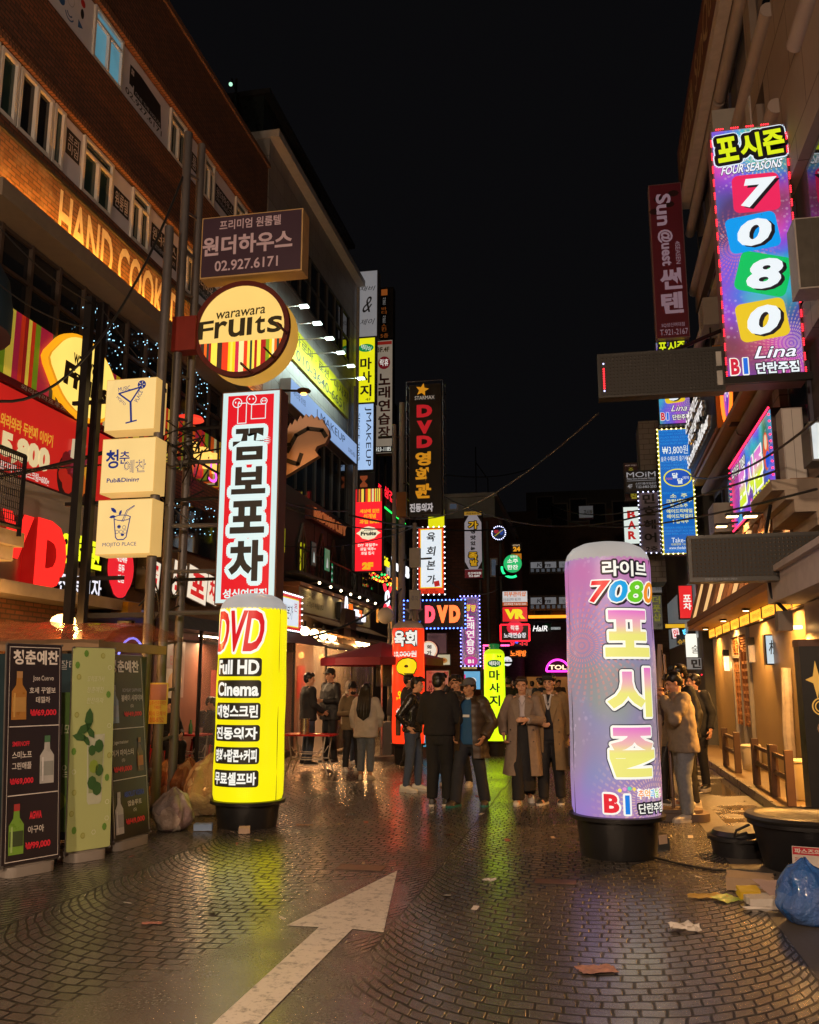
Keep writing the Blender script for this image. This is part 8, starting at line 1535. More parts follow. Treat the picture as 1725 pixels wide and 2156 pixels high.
class Person:
 def __init__(s, label, x, y, h, face, z0=0.0, lean=0.0, arms=(DOWN, DOWN), feet=((.11, 0, 0), (-.11, 0, 0)), turn=0.0, nod=0.0, skin=SKIN, sit=False, voxel=.008, grp='people in the street'):
  s.t = Thing('person', label, 'person', grp); s.k = h / 1.75; s.o = V3((x, y, z0)); a = math.radians(face)
  s.F = V3((math.sin(a), -math.cos(a), 0)); s.L = V3((0, 0, 1)).cross(s.F); s.lean = lean; s.arms, s.feet, s.skin, s.sit = arms, feet, skin, sit; s.drop = .48 if sit else 0
  b = math.radians(face + turn); s.HF = V3((math.sin(b), -math.cos(b), 0)); s.HL = V3((0, 0, 1)).cross(s.HF); s.nod = nod; s.vox = voxel; s.sk = {}
  s.hc = s.P(0, .02, 1.625)
  HU = (V3((0, 0, 1)) * math.cos(nod) + s.HF * math.sin(nod)).normalized(); s.HN = s.HL.cross(HU) * -1 if False else (s.HF * math.cos(nod) - V3((0, 0, 1)) * math.sin(nod)).normalized(); s.HU = HU
  s.body()
 def P(s, l, f, z):
  lz = max(0, z - .92); z = z - s.drop
  return s.o + (s.L * l + s.F * (f + s.lean * lz)) * s.k + V3((0, 0, (z - .06 * abs(s.lean) * lz) * s.k))
 def H(s, l, f, u): return s.hc + (s.HL * l + s.HN * f + s.HU * u) * s.k
 def rot(s, A, B, C): return Matrix((A, B, C)).transposed()
 def ell(s, mb, c, a, b, d, R): mb.ball(c, 1.0, None, 16, (a * s.k, b * s.k, d * s.k), R)
 def cap(s, mb, pts, r, n=12):
  r = [q * s.k for q in r]; mb.path(pts, r, None, n)
  for p, q in zip(pts, r): mb.ball(p, q, None, n)
 def loft(s, mb, rings, n=24):
  """rings of (z, half width, half depth, forward offset)"""
  q = []
  for z, rx, ry, fo in rings:
   for j in range(n):
    a = 2 * math.pi * j / n; q.append(s.P(rx * math.cos(a), fo + ry * math.sin(a), z))
  L = len(rings); mb.add(q, [(i * n + j, i * n + (j + 1) % n, (i + 1) * n + (j + 1) % n, (i + 1) * n + j) for i in range(L - 1) for j in range(n)] + [tuple(range(n - 1, -1, -1)), tuple((L - 1) * n + j for j in range(n))])
 def joints(s):
  J = {}
  for i, sg in ((0, 1), (1, -1)):
   (e, h), (fl, ff, lift) = s.arms[i], s.feet[i]
   J['sh', i] = s.P(sg * .175, 0, 1.42); J['el', i] = s.P(sg * e[0], e[1], e[2]); J['ha', i] = s.P(sg * h[0], h[1], h[2])
   if s.sit:
    J['hip', i] = s.P(sg * .09, .02, .93); J['kn', i] = s.o + (s.L * sg * .13 + s.F * .44) * s.k + V3((0, 0, .47 * s.k)); J['an', i] = s.o + (s.L * sg * .13 + s.F * (.40 + ff)) * s.k + V3((0, 0, .08 * s.k))
   else:
    J['hip', i] = s.P(sg * .085, 0, .90); J['an', i] = s.P(fl, ff - .02, .085 + lift); m = (J['hip', i] + J['an', i]) / 2; J['kn', i] = m + s.F * (.035 + .9 * lift + .12 * max(0, ff)) * s.k + V3((0, 0, .04 * s.k))
  return J
 def body(s):
  mb = MB('body'); J = s.J = s.joints(); RB = s.rot(s.L, s.F, V3((0, 0, 1))); RH = s.rot(s.HL, s.HN, s.HU)
  for z, a, b, d, f in ((.95, .155, .11, .12, 0), (1.10, .135, .095, .14, 0), (1.28, .16, .105, .17, .0)): s.ell(mb, s.P(0, f, z), a, b, d, RB)
  s.cap(mb, [J['sh', 0], s.P(0, -.01, 1.44), J['sh', 1]], (.055, .07, .055)); s.cap(mb, [s.P(0, -.015, 1.42), s.P(0, 0, 1.50), s.H(0, -.02, -.06)], (.06, .052, .055))
  s.ell(mb, s.H(0, -.012, .03), .073, .093, .085, RH); s.ell(mb, s.H(0, .018, -.045), .058, .066, .075, RH); s.ell(mb, s.H(0, .05, -.088), .03, .028, .024, RH)
  s.cap(mb, [s.H(0, .085, .005), s.H(0, .102, -.028), s.H(0, .094, -.036)], (.010, .013, .014), 8); s.cap(mb, [s.H(-.035, .08, .022), s.H(.035, .08, .022)], (.012, .012), 8)
  for sg in (1, -1):
   s.ell(mb, s.H(sg * .076, -.005, -.005), .011, .022, .032, RH); s.ell(mb, s.H(sg * .035, .062, -.03), .025, .02, .022, RH)
  for lp in (.074, .082): s.cap(mb, [s.H(-.018, .078, -lp + .012), s.H(.018, .078, -lp + .012)], (.007, .007), 6)
  for i, sg in ((0, 1), (1, -1)):
   s.cap(mb, [J['sh', i], J['sh', i].lerp(J['el', i], .5), J['el', i], J['el', i].lerp(J['ha', i], .4), J['ha', i]], (.052, .046, .038, .038, .027)); s.cap(mb, [J['hip', i], J['hip', i].lerp(J['kn', i], .5), J['kn', i], J['kn', i].lerp(J['an', i], .35), J['an', i]], (.085, .075, .055, .055, .04))
   s.cap(mb, [J['an', i] - V3((0, 0, .03 * s.k)), J['an', i] + s.F * .12 * s.k - V3((0, 0, .05 * s.k))], (.036, .03)); s.hand(mb, J['el', i], J['ha', i], sg)
  fused(s.t, 'body', mb, s.vox, s.skin, 2)
  ey = s.t.part('eyes', mat((.012, .009, .008), .15, 0, 0, 1, 0)); mo = s.t.part('mouth', mat((.30, .09, .07), .5)); ew = s.t.part('eyebrows', HAIR)
  for sg in (1, -1): ey.ball(s.H(sg * .032, .079, -.002), .0082 * s.k, None, 8, (1.3, .55, .55), RH); ew.path([s.H(sg * .014, .0925, .019), s.H(sg * .034, .09, .025), s.H(sg * .052, .078, .019)], .0034 * s.k, None, 5)
  mo.path([s.H(-.022, .0815, -.066), s.H(0, .0875, -.064), s.H(.022, .0815, -.066)], .0048 * s.k, None, 5)
 def hand(s, mb, el_, wr, sg):
  d = (wr - el_).normalized(); n = (-s.L * sg); n = (n - d * n.dot(d)).normalized() if abs(n.dot(d)) < .95 else s.F; sp = d.cross(n); k = s.k; R = s.rot(d, sp, n)
  if sp.dot(s.F) < 0: sp = -sp
  mb.ball(wr + d * .045 * k, 1, None, 12, (.052 * k, .04 * k, .017 * k), R)
  for j, ln in enumerate((.070, .078, .072, .058)):
   b = wr + d * .082 * k + sp * (.028 - .0185 * j) * k; m1 = b + (d * .55 + n * .12) * ln * k; m2 = m1 + (d * .28 + n * .36) * ln * k; e = m2 + (d * .05 + n * .30) * ln * k; mb.path([b, m1, m2, e], [.0088 * k, .0082 * k, .0078 * k, .007 * k], None, 8); mb.ball(e, .007 * k, None, 8)
  b = wr + (d * .03 + sp * .03) * k; m1 = b + (d * .03 + sp * .028 + n * .008) * k; e = m1 + (d * .03 + sp * .006 + n * .012) * k; mb.path([b, m1, e], [.0115 * k, .010 * k, .008 * k], None, 8); mb.ball(e, .008 * k, None, 8)
 def sleeves(s, mb, r, end=.93, balls=True):
  for i in (0, 1):
   a, e, h = s.J['sh', i], s.J['el', i], s.J['ha', i]; p = [a, a.lerp(e, .5), e, e.lerp(h, .5), e.lerp(h, end)]; q = [r[0], (r[0] + r[1]) / 2, r[1], (r[1] + r[2]) / 2, r[2]]; mb.path(p, [v * s.k for v in q], None, 14)
   for w, v in zip(p[:4], q): mb.ball(w, v * s.k * .99, None, 12)
 def top(s, m, hem=.86, w=.20, d=.145, name='jacket', collar=1.50, fold=.022, sl=(.082, .066, .05), waist=1.0, end=.93):
  mb = MB(name); s.loft(mb, [(hem, w * .98, d * .98, 0), (hem + .04, w, d, 0), (1.05, w * .95 * waist, d * .95 * waist, 0), (1.2, w * .98, d, .0), (1.34, w * .98, d * .95, -.005), (1.43, w * .82, d * .72, -.01), (1.475, w * .48, d * .58, -.01), (collar, .068, .068, -.005)]); s.sleeves(mb, sl, end)
  return fused(s.t, name, mb, .0125, m, 3, fold)
 def trousers(s, m, r=(.105, .078, .062), hz=.02, name='trousers', fold=.016, top_=1.0):
  mb = MB(name)
  if s.sit: s.loft(mb, [(.84, .16, .13, .02), (top_, .16, .12, 0)])
  else: s.loft(mb, [(.80, .135, .11, 0), (.86, .165, .125, 0), (.94, .165, .12, 0), (top_, .15, .11, 0)])
  for i in (0, 1):
   h, k_, a = s.J['hip', i], s.J['kn', i], s.J['an', i] - V3((0, 0, hz * s.k)); p = [h, h.lerp(k_, .5), k_, k_.lerp(a, .5), a]; q = [r[0], (r[0] + r[1]) / 2, r[1], (r[1] + r[2]) / 2, r[2]]; mb.path(p, [v * s.k for v in q], None, 14)
   for w, v in zip(p[:4], q): mb.ball(w, v * s.k * .99, None, 12)
  return fused(s.t, name, mb, .0125, m, 3, fold)
 def shoes(s, m, sole=None, size=1.0, toe=(0, 0)):
  sole = sole or mat((.55, .52, .48), .6)
  for i, sg in ((0, 1), (1, -1)):
   sh = s.t.part('shoe', m); a = s.J['an', i]; lift = max(0.0, a.z - s.o.z - .085 * s.k); ang = math.radians(sg * 12 + toe[i]); f = s.F * math.cos(ang) + s.L * math.sin(ang); l = V3((0, 0, 1)).cross(f); up = V3((0, 0, 1)); k = s.k * size
   if lift > .03: f = (f * .8 - up * .6).normalized(); up = l.cross(f) * -1; up = up if up.z > 0 else -up
   b = a - V3((0, 0, .085 * s.k)); n = 14; rows = ((-.085, .028, .05), (-.075, .036, .085), (-.02, .04, .10), (.04, .045, .082), (.10, .05, .058), (.15, .046, .046), (.178, .03, .034), (.186, .012, .02)); q = []
   for f0, w, hh in rows:
    for j in range(n):
     c = 2 * math.pi * j / n; z = hh * .5 + hh * .5 * math.sin(c); x = w * math.copysign(abs(math.cos(c)) ** .7, math.cos(c)); q.append(b + f * f0 * k + l * x * k + up * (z + .012) * k)
   sh.add(q, [(r_ * n + j, r_ * n + (j + 1) % n, (r_ + 1) * n + (j + 1) % n, (r_ + 1) * n + j) for r_ in range(len(rows) - 1) for j in range(n)] + [tuple(range(n - 1, -1, -1)), tuple((len(rows) - 1) * n + j for j in range(n))])
   so = sh.part('sole', sole); pts = [(-.092, 0), (-.085, .035), (0, .042), (.1, .053), (.16, .045), (.192, .018), (.192, -.018), (.16, -.045), (.1, -.053), (0, -.042), (-.085, -.035)]
   q = [b + f * x * k + l * y * k + up * z * k for z in (.001, .026) for x, y in pts]; N = len(pts); so.add(q, [tuple(range(N - 1, -1, -1)), tuple(range(N, 2 * N))] + [(j, (j + 1) % N, N + (j + 1) % N, N + j) for j in range(N)])
 def hair(s, m=HAIR, fringe=.5, length=0.0, vol=1.0, part_=0.0):
  mb = MB('hair'); RH = s.rot(s.HL, s.HN, s.HU); v = vol
  s.ell(mb, s.H(0, -.026, .058), .084 * v, .096 * v, .078 * v, RH); s.ell(mb, s.H(0, -.055, .01), .078 * v, .066 * v, .085, RH)
  for sg in (1, -1): s.ell(mb, s.H(sg * .066, -.012, .045), .021, .052, .048, RH)
  if fringe:
   for j in range(7): x = -.06 + .02 * j; s.cap(mb, [s.H(x * .7 + part_, .05, .115), s.H(x, .085, .085), s.H(x * 1.1, .088, .088 - .052 * fringe * (1 - .3 * abs(part_ * 30) * (j == 3)))], (.022, .018, .010), 8)
  if length:
   for j in range(9): x = -.085 + .02125 * j; s.cap(mb, [s.H(x * .8, -.06, .04), s.H(x * 1.1, -.13, -.12), s.H(x * 1.3, -.195 + .01 * (j % 2), -.14 - length * .5), s.H(x * 1.15, -.195, -.10 - length * (1 - .15 * abs(x) / .085))], (.035, .036, .032, .016), 8)
  fused(s.t, 'hair', mb, .008, m, 1, .006)
 def capp(s, m, brim=1, back=0):
  c = s.t.part('cap', m); RH = s.rot(s.HL, s.HN, s.HU); n = 20; q = []; rows = ((.0, 1.02), (.03, 1.03), (.06, .95), (.085, .75), (.10, .42), (.106, .05))
  for u, r in rows:
   for j in range(n): a = 2 * math.pi * j / n; q.append(s.H(.084 * r * math.cos(a), -.008 + .104 * r * math.sin(a), .045 + u))
  c.add(q, [(i * n + j, i * n + (j + 1) % n, (i + 1) * n + (j + 1) % n, (i + 1) * n + j) for i in range(len(rows) - 1) for j in range(n)] + [tuple((len(rows) - 1) * n + j for j in range(n))])
  if brim:
   b = c.part('brim', m); q = []
   for u in (.0, .008):
    for j in range(13): a = math.pi * j / 12; q.append(s.H(.082 * math.cos(a), .085 + .085 * math.sin(a), .052 + u - .02 * math.sin(a)))
   b.add(q, [tuple(range(12, -1, -1)), tuple(range(13, 26))] + [(j, (j + 1) % 13, 13 + (j + 1) % 13, 13 + j) for j in range(13)])
 def coat(s, m, hem, name='coat', w=.215, d=.16, gap=.35, flare=1.15, quilt=0, sl=(.088, .072, .058), lapel=None, sway=0.0, end=.93, lining=None):
  c = s.t.part(name, m); n, L = 40, 26; q = []; top_ = 1.485
  for lay in (0, 1):
   for i in range(L + 1):
    v = i / L; z = hem + (top_ - hem) * v
    if z > 1.40: f_ = max(.34, 1 - ((z - 1.40) / .085) ** 1.6 * .66); fw = f_; fd = max(.45, f_)
    else: f_ = 1.0; fw = fd = 1
    fl = 1 + (flare - 1) * max(0, (1.05 - z) / .6); qz = (1 + quilt * abs(math.sin(z * 26))) if quilt else 1; g = gap * (.75 + .35 * (1 - v)) if z < 1.30 else gap * .9
    for j in range(n + 1):
     a = g + (2 * math.pi - 2 * g) * j / n; fo = 1 + (.03 * math.sin(a * 7 + z * 3) + .018 * math.sin(a * 13 - z * 5)) * (1 - v) * 1.6
     r = .985 - .012 / w if lay else 1.0; x, y = w * fw * fl * qz * fo * r * math.sin(a), d * fd * fl * qz * fo * r * math.cos(a); q.append(s.P(x + sway * (1 - v), y - .012, z))
  A = (L + 1) * (n + 1); fs = []
  for lay in (0, 1):
   for i in range(L):
    for j in range(n): k_ = lay * A + i * (n + 1) + j; f4 = (k_, k_ + n + 1, k_ + n + 2, k_ + 1); fs.append(f4 if lay == 0 else f4[::-1])
  for i in range(L):
   for j in (0, n): k_ = i * (n + 1) + j; f4 = (k_, A + k_, A + k_ + n + 1, k_ + n + 1); fs.append(f4 if j == 0 else f4[::-1])
  for j in range(n): fs.append((j, j + 1, A + j + 1, A + j))
  c.add(q, fs); c.sharp = 70
  mb = MB('sleeves'); s.sleeves(mb, sl, end); s.loft(mb, [(1.36, w * .9, d * .62, -.045), (1.42, w * .82, d * .55, -.045), (1.46, w * .55, d * .5, -.04), (1.485, .10, .075, -.03)]); fused(s.t, 'sleeves', mb, .0125, m, 3, .018 if not quilt else .03)
  if lapel:
   lp = s.t.part('lapel', lapel)
   for sg in (1, -1):
    A_ = [s.P(sg * .045, .10, 1.46), s.P(sg * .15, .105, 1.36), s.P(sg * .12, .15, 1.27), s.P(sg * .06, .165, 1.08), s.P(sg * .03, .15, 1.25)]; B_ = [p + s.F * .014 for p in A_]; lp.add(A_ + B_, [(0, 1, 2, 3, 4), (9, 8, 7, 6, 5)] + [(k_, (k_ + 1) % 5, 5 + (k_ + 1) % 5, 5 + k_) for k_ in range(5)])
   cl = s.t.part('collar', lapel); cl.path([s.P(.075 * math.sin(a), -.02 - .06 * math.cos(a) + .03, 1.49) for a in [-2.2 + .44 * k_ for k_ in range(11)]], .022 * s.k, None, 6, 1.4)
 def disc_buttons(s, zs, xs, m):
  b = s.t.part('buttons', m)
  for z in zs:
   for x in xs: b.ball(s.P(x, .163 - .25 * abs(x), z), .011 * s.k, None, 6)
def fabric(c, r=.85, sc=30): return mat(c, r, 0, .3, sc, .3)
NOIR = fabric((.012, .011, .013), .8); JEAN = fabric((.045, .065, .11), .8); JEANL = fabric((.16, .19, .25), .8); WSH = mat((.62, .58, .52), .55, 0, .1); BSH = mat((.02, .02, .022), .5)
def at(px, py): return G(px, py)
# -- pair in black behind the yellow column
p = Person('dark haired person in a black knit beside the yellow column, back turned', -5.35, 17.0, 1.72, 130, .10, arms=(BEND, BEND), turn=-25); p.top(fabric((.02, .022, .024)), .84, .23, .16); p.trousers(JEAN); p.shoes(BSH); p.hair(vol=1.06, fringe=.4)
p = Person('person in a black cap and black padded jacket facing the table', -5.05, 17.5, 1.80, -35, .10, arms=(CHEST, POCKET), turn=10); p.top(fabric((.014, .014, .017), .6), .80, .25, .18, fold=.03); p.trousers(NOIR); p.shoes(BSH); p.hair(fringe=0); p.capp(NOIR)
# -- three friends
q = at(770, 1641); p = Person('long black haired woman in an oversized white shirt and jeans, seen from behind', q.x, q.y, 1.62, 176, 0, arms=(((.27, .02, 1.14), (.28, .12, .92)), ((.27, .05, 1.14), (.22, .14, .95))), feet=((.10, .02, 0), (-.10, -.03, 0))); p.top(mat((.62, .56, .52), .7, 0, .06, 8, .1), .76, .235, .17, 'shirt', fold=.035, sl=(.09, .075, .06), waist=1.02); p.trousers(JEANL, (.105, .082, .07), -.06); p.hair(fringe=.3, length=.44); p.shoes(mat((.6, .55, .48), .5), size=.88)
q = at(716, 1627); p = Person('person in a black cap and black mask with an olive jacket, hands held out', q.x + .12, q.y + .35, 1.62, 35, 0, arms=(CHEST, CHEST), feet=((.12, .1, 0), (-.12, 0, 0))); p.top(fabric((.15, .11, .06)), .82, .22, .16); p.trousers(NOIR); p.shoes(WSH); p.hair(fringe=.2); p.capp(NOIR); mk = p.t.part('face_mask', NOIR); RH = p.rot(p.HL, p.HN, p.HU); mk.ball(p.H(0, .052, -.06), 1, None, 14, (.062 * p.k, .052 * p.k, .045 * p.k), RH)
q = at(726, 1618); p = Person('person with a beige hood up standing behind the masked friend', q.x - .15, q.y + .9, 1.66, 60, 0, arms=(BEND, BEND)); p.top(fabric((.24, .19, .14)), .84, .22, .16, 'hoodie'); p.trousers(JEAN); p.shoes(WSH); p.hair(fringe=.4); hd = MB('hood'); p.ell(hd, p.H(0, -.03, .03), .105, .11, .13, p.rot(p.HL, p.HN, p.HU)); p.ell(hd, p.H(0, -.04, -.12), .10, .10, .09, p.rot(p.HL, p.HN, p.HU)); fused(p.t, 'hood', hd, .012, fabric((.24, .19, .14)), 2, .01)
# -- two in black before the red column
q = at(862, 1614); p = Person('person in black touching the back of the head before the red column', q.x, q.y, 1.80, 120, 0, lean=-.03, arms=(HEAD_, HEAD_ if False else BEND), turn=-20, feet=((.11, .16, 0), (-.11, -.12, 0))); p.top(NOIR, .84, .215, .16); p.trousers(NOIR); p.shoes(BSH, mat((.5, .48, .44))); p.hair(fringe=.5)
q = at(832, 1601); p = Person('person with a dark backpack and white trainers half hidden behind the one in black', q.x, q.y + .3, 1.66, 150, 0, lean=.06, arms=(BEND, BEND)); p.top(fabric((.02, .018, .02)), .84, .22, .16); p.trousers(NOIR); p.shoes(WSH); p.hair(fringe=.4); bp = p.t.part('backpack', fabric((.014, .014, .018), .6)); MBp = MB('b'); p.loft(MBp, [(.98, .13, .08, -.2), (1.02, .16, .10, -.2), (1.35, .15, .09, -.2), (1.42, .1, .06, -.19)]); bp.add(MBp.v, MBp.f)
um = Thing('umbrella', 'folded spotted umbrella held point down by the person in black', 'umbrella', mat=mat((.4, .36, .3), .6, 0, .8, 30)); u0 = at(880, 1606); um.path([(u0.x - .12, u0.y, .75), (u0.x - .06, u0.y - .02, .5), (u0.x, u0.y - .05, .08)], [.03, .055, .012], n=10); tp = um.part('tip', DSTEEL); tp.tube((u0.x, u0.y - .05, .08), (u0.x + .03, u0.y - .06, .005), .006, n=6); hn = um.part('handle', DSTEEL); hn.tube((u0.x - .12, u0.y, .75), (u0.x - .15, u0.y, .9), .012, n=6)
# -- leather jacket
q = at(868, 1667); p = Person('person in a black leather jacket and blue jeans standing in profile', q.x, q.y, 1.73, 82, 0, lean=.10, arms=(((.26, -.12, 1.15), (.20, .02, .98)), ((.27, -.14, 1.16), (.20, .0, .98))), turn=-8, feet=((.10, .08, 0), (-.10, -.05, 0))); p.top(mat((.016, .014, .013), .28, 0, .4, 12, .4), .90, .205, .15, fold=.03, collar=1.51); p.trousers(fabric((.05, .07, .12)), (.10, .075, .055), .0); p.shoes(mat((.66, .62, .54), .55, 0, .08), size=1.12); p.hair(fringe=.55); zp = p.t.part('zip', mat((.6, .55, .45), .3, .8)); zp.path([p.P(.02, .155, .92), p.P(.02, .15, 1.15), p.P(.03, .13, 1.38)], .006, None, 5); bg = Thing('shoulder_bag', 'long brown leather strap bag hanging behind the leather jacket', 'bag', mat=mat((.12, .06, .035), .45)); a_ = p.P(.0, -.17, 1.32); b_ = p.P(.02, -.24, .84); bg.path([a_, a_.lerp(b_, .5) - p.F * .05, b_], [.03, .045, .04], None, 8)
# -- black outfit from behind
q = at(926, 1697); p = Person('tall person all in black seen from behind at the middle of the group', q.x, q.y, 1.77, 172, 0, arms=(((.27, .06, 1.13), (.16, .26, 1.06)), ((.27, .06, 1.13), (.16, .26, 1.06))), turn=-14, feet=((.10, .0, 0), (-.09, .08, 0))); p.top(fabric((.010, .0085, .009), .9), .92, .225, .15, fold=.018, sl=(.092, .08, .06), collar=1.52); p.trousers(fabric((.009, .008, .008), .9), (.112, .09, .075), -.01); p.shoes(BSH, mat((.55, .5, .46))); p.hair(fringe=.4, vol=1.04)
# -- curtain haired person and one behind
q = at(980, 1655); p = Person('curtain haired person in a dark jacket on the phone, behind the man in the cap', q.x - .12, q.y, 1.76, -18, 0, arms=(DOWN, ((.30, .10, 1.35), (.09, .10, 1.60))), nod=.12, turn=4, feet=((.22, .05, 0), (-.17, .02, 0))); p.top(mat((.022, .02, .02), .45, 0, .3, 12), .88, .21, .15); p.trousers(NOIR, (.10, .075, .058)); p.shoes(WSH, size=1.05); p.hair(fringe=.8, vol=1.03); ph = Thing('phone', 'dark phone held to the ear of the curtain haired person', 'phone', mat=mat((.012, .012, .014), .2)); c = p.P(-.085, .11, 1.645); ph.obox(Fr(c, p.F, V3((0, 0, 1))), -.03, -.06, -.005, .03, .07, .005)
q = at(952, 1622); p = Person('person in cream trousers mostly hidden behind the curtain haired one', q.x + .02, q.y + .2, 1.79, 160, 0); p.top(NOIR); p.trousers(fabric((.42, .36, .26))); p.shoes(WSH); p.hair()
# -- man in the cap
q = at(992, 1697); p = Person('older man in a grey cap, brown quilted jacket and blue jumper, mid stride', q.x, q.y, 1.69, -14, 0, arms=(((.31, -.06, 1.14), (.24, .10, .94)), POCKET), turn=-24, nod=.02, feet=((.17, -.10, 0), (-.17, .18, 0)), skin=SKIN2); p.top(mat((.012, .07, .18), .8, 0, .15, 20), .84, .185, .135, 'jumper', 1.47, .012, (.06, .05, .04)); p.coat(mat((.050, .030, .016), .5, 0, .3, 10, .2), .66, 'jacket', .235, .185, .42, 1.12, .05, (.105, .095, .075)); p.trousers(fabric((.016, .017, .024)), (.11, .088, .08), .03); p.shoes(mat((.06, .045, .035), .5), mat((.01, .13, .12), .5), 1.08); p.hair(fringe=0, vol=.97); p.capp(fabric((.10, .10, .11))); cl = p.t.part('polo_neck', mat((.55, .48, .40), .8)); cl.path([p.P(0, -.005, 1.44), p.P(0, .005, 1.50)], [.078 * p.k, .066 * p.k], None, 14); lg = p.t.part('chest_logo', mat((.6, .6, .62), .6)); lg.obox(Fr(p.P(-.05, .146, 1.22), p.L, V3((0, 0, 1))), 0, 0, -.004, .1 * p.k, .035 * p.k, .004)
cq = p.t.part('jacket_collar', mat((.050, .030, .016), .5)); cq.path([p.P(.095 * math.sin(a), .0 - .075 * math.cos(a), 1.475) for a in [-2.3 + .46 * k_ for k_ in range(11)]], .03 * p.k, None, 8, 1.3)
# -- couple in trench coats
q = at(1108, 1694); TR = fabric((.24, .175, .13), .8, 18); p = Person('woman in an open grey beige trench coat over a long black dress', q.x - .02, q.y, 1.72, 2, 0, arms=(((.26, .06, 1.15), (.07, .25, 1.16)), ((.30, -.08, 1.15), (.27, .10, .95))), turn=-4, feet=((.07, -.28, .06), (-.08, .10, 0))); p.top(mat((.60, .52, .53), .7), .92, .165, .125, 'top', 1.495, .01, (.05, .042, .036)); p.coat(TR, .40, 'coat', .215, .165, .40, 1.30, 0, (.086, .074, .06), TR, .0)
sk = MB('dress'); p.loft(sk, [(.18, .15, .13, -.02), (.5, .165, .14, 0), (.85, .165, .13, .0), (1.02, .145, .128, .004), (1.2, .10, .118, .016)]); fused(p.t, 'dress', sk, .0125, NOIR, 3, .02); st_ = p.t.part('dress_strap', NOIR)
for sg in (1, -1): st_.path([p.P(sg * .085, .118, 1.18), p.P(sg * .10, .12, 1.32), p.P(sg * .09, .06, 1.46)], .022 * p.k, None, 6, .5)
p.trousers(NOIR, (.1, .09, .085), .02); p.shoes(WSH, size=.95); p.hair(HAIRB, fringe=.35, vol=1.0); p.disc_buttons((1.02, .86), (.15, -.17), mat((.02, .02, .02), .3)); cf = p.t.part('white_cuff', mat((.62, .56, .55), .7)); cf.path([p.J['el', 0].lerp(p.J['ha', 0], .72), p.J['el', 0].lerp(p.J['ha', 0], .96)], [.043 * p.k, .034 * p.k], None, 10); nl = p.t.part('necklace', mat((.6, .55, .5), .25, .9)); nl.path([p.P(-.05, .10, 1.44), p.P(0, .135, 1.34), p.P(.05, .10, 1.44)], .003, None, 4)
q = at(1160, 1692); TN = fabric((.26, .165, .075), .8, 18); p = Person('person in round glasses and a tan trench coat beside the rainbow column', q.x + .03, q.y, 1.77, -10, 0, arms=(DOWN, ((.25, .06, 1.13), (.10, .2, 1.08))), turn=-6, nod=.04, feet=((.10, -.04, 0), (-.10, .12, 0))); p.top(fabric((.012, .012, .018)), .84, .185, .135, 'jumper', 1.46, .01, (.06, .05, .04)); p.coat(TN, .46, 'coat', .225, .165, .34, 1.2, 0, (.09, .076, .062), TN); p.trousers(NOIR, (.105, .085, .07), .0); p.shoes(mat((.03, .03, .035), .6), mat((.6, .56, .52))); p.hair(fringe=.95, vol=1.08); gl = p.t.part('glasses', mat((.3, .25, .2), .3, .6)); p.disc_buttons((1.12, .96, .8), (.14, -.15), mat((.03, .02, .015), .3))
for sg in (1, -1): gl.path([p.H(sg * .034 + .024 * math.cos(a), .094, -.004 + .02 * math.sin(a)) for a in [k_ * math.pi / 8 for k_ in range(17)]], .002, None, 4)
vn = p.t.part('vee_neck', mat((.62, .58, .56), .7))
for sg in (1, -1): vn.path([p.P(sg * .07, .09, 1.46), p.P(sg * .0, .142, 1.26)], .016 * p.k, None, 6, .5); vn.path([p.P(sg * .05, .10, 1.46), p.P(sg * .02, .138, 1.34)], .026 * p.k, None, 6, .4)
hb = Thing('handbag', 'dark handbag held by the person in the tan trench coat', 'handbag', mat=mat((.03, .02, .02), .45)); c = p.P(.31, .08, .70); hb.box(c.x - .06, c.y - .14, c.z - .18, c.x + .08, c.y + .14, c.z + .08); hh = hb.part('handle', mat((.03, .02, .02), .45)); hh.path([c + V3((0, -.08, .08)), c + V3((0, -.04, .2)), c + V3((0, .04, .2)), c + V3((0, .08, .08))], .01, None, 5)
# -- farther people
FAR = dict(voxel=.012, grp='passers-by in the distance')
for lab, px, Y, h, face, cl_, tp in (('distant person in a black jacket with a pale tote bag, walking away', 1072, 23.5, 1.78, 178, (.015, .015, .016), 1), ('distant shorter person in black beside the one with the tote bag', 1085, 25.5, 1.7, 190, (.02, .018, .022), 0), ('distant person in a dark navy jacket between the couple', 1140, 24.5, 1.76, 215, (.02, .03, .045), 0), ('distant person in grey walking behind the lime column', 1058, 30, 1.72, 170, (.05, .05, .055), 0), ('distant person in a white top near the street end', 1122, 33, 1.68, 185, (.35, .33, .32), 0), ('distant person in brown standing near the shop fronts at the street end', 1178, 34, 1.72, 20, (.08, .05, .03), 0)):
 q = onY(px, 1500, Y); p = Person(lab, q.x, Y, h, face, **FAR); p.top(fabric(cl_), .84, .22, .16); p.trousers(NOIR); p.shoes(BSH); p.hair(fringe=.3)
 if tp: tb_ = Thing('tote_bag', 'pale canvas tote bag on the shoulder of the distant person', 'bag', mat=mat((.5, .47, .42), .8)); c = p.P(.24, -.04, 1.0); tb_.box(c.x - .16, c.y - .05, c.z - .2, c.x + .02, c.y + .05, c.z + .2); st_ = tb_.part('strap', mat((.5, .47, .42), .8)); st_.path([c + V3((-.12, 0, .2)), p.P(.17, 0, 1.49), c + V3((0, 0, .2))], .012, None, 5)
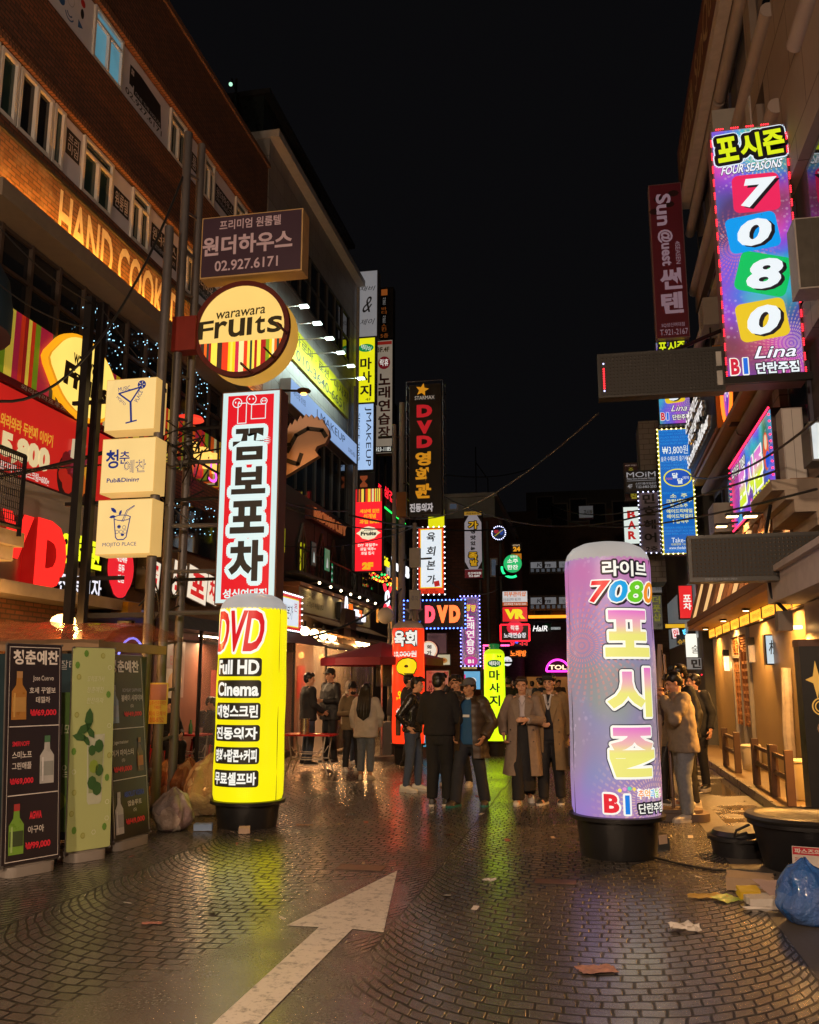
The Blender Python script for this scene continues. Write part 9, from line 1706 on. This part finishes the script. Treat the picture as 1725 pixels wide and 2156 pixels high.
# -- smokers at right
q = at(1445, 1728); HG = fabric((.26, .21, .16), .85, 20); p = Person('person in a beige grey hoodie and light jeans lighting a cigarette in profile', q.x + .02, q.y, 1.77, -72, 0, lean=.10, arms=(MOUTH, MOUTH), nod=.35, turn=-6, feet=((.11, .06, 0), (-.11, -.05, 0))); p.top(HG, .80, .235, .175, 'hoodie', 1.52, .03, (.098, .088, .06)); p.trousers(fabric((.22, .24, .28), .85), (.115, .09, .078), .0); p.shoes(WSH, size=1.1); p.hair(fringe=.5, vol=1.04); hd = MB('hood'); [p.ell(hd, p.P(sg * .05, -.09 + .07 * abs(sg), 1.46), .075, .06, .06, p.rot(p.L, p.F, V3((0, 0, 1)))) for sg in (-1, 0, 1)]; fused(p.t, 'hood', hd, .012, HG, 2, .012); ck = Thing('cigarette', 'lit cigarette at the lips of the person in the hoodie', 'cigarette', mat=mat((.7, .68, .62))); ck.tube(p.H(.01, .09, -.066), p.H(.01, .17, -.07), .004, n=6)
q = at(1482, 1702); p = Person('tall curly haired person in a black hooded jacket behind the hoodie', q.x - .18, q.y + .1, 1.88, -60, 0, lean=.05, arms=(DOWN, BEND), nod=.2, feet=((.11, 0, 0), (-.11, 0, 0))); p.top(fabric((.012, .012, .014), .6), .84, .23, .17, fold=.03); p.trousers(NOIR); p.shoes(WSH); p.hair(fringe=.6, vol=1.12)
q = at(1495, 1668); p = Person('short haired person in a black suit jacket at the back of the smoking group', q.x - .1, q.y + .4, 1.78, -40, 0, turn=-50); p.top(fabric((.016, .016, .018)), .80, .22, .16); p.trousers(NOIR); p.shoes(BSH); p.hair(fringe=.2)
q = at(1402, 1694); p = Person('stooping person in a khaki jacket half hidden behind the rainbow column', q.x + .02, q.y + .05, 1.66, 70, 0, lean=.22, arms=(MOUTH, MOUTH), nod=.35); p.top(fabric((.20, .155, .10)), .82, .22, .16); p.trousers(NOIR); p.shoes(mat((.05, .05, .055), .5)); p.hair(fringe=.5)
# -- diners behind the vinyl
SEAT = dict(z0=.12, sit=True, voxel=.012, grp='diners inside the restaurant')
for lab, x, y, face, cl_, hr in (('seated man with glasses and a dark green jacket at the nearer red table', -6.95, 16.6, -90, (.03, .032, .026), 0), ('seated diner in black hunched at the nearer table', -7.45, 15.2, 60, (.016, .015, .016), .4), ('seated diner in dark clothes, middle of the row behind the vinyl', -7.5, 17.0, 80, (.02, .018, .022), .5), ('seated diner in a cream top deeper inside the restaurant', -7.5, 18.8, 20, (.40, .36, .30), .6)):
 p = Person(lab, x, y, 1.72, face, lean=.22, arms=(TABLE, TABLE), nod=.2, **SEAT); p.top(fabric(cl_), .88, .22, .16); p.trousers(NOIR); p.shoes(WSH); p.hair(fringe=hr)
for t in THINGS: build(t)
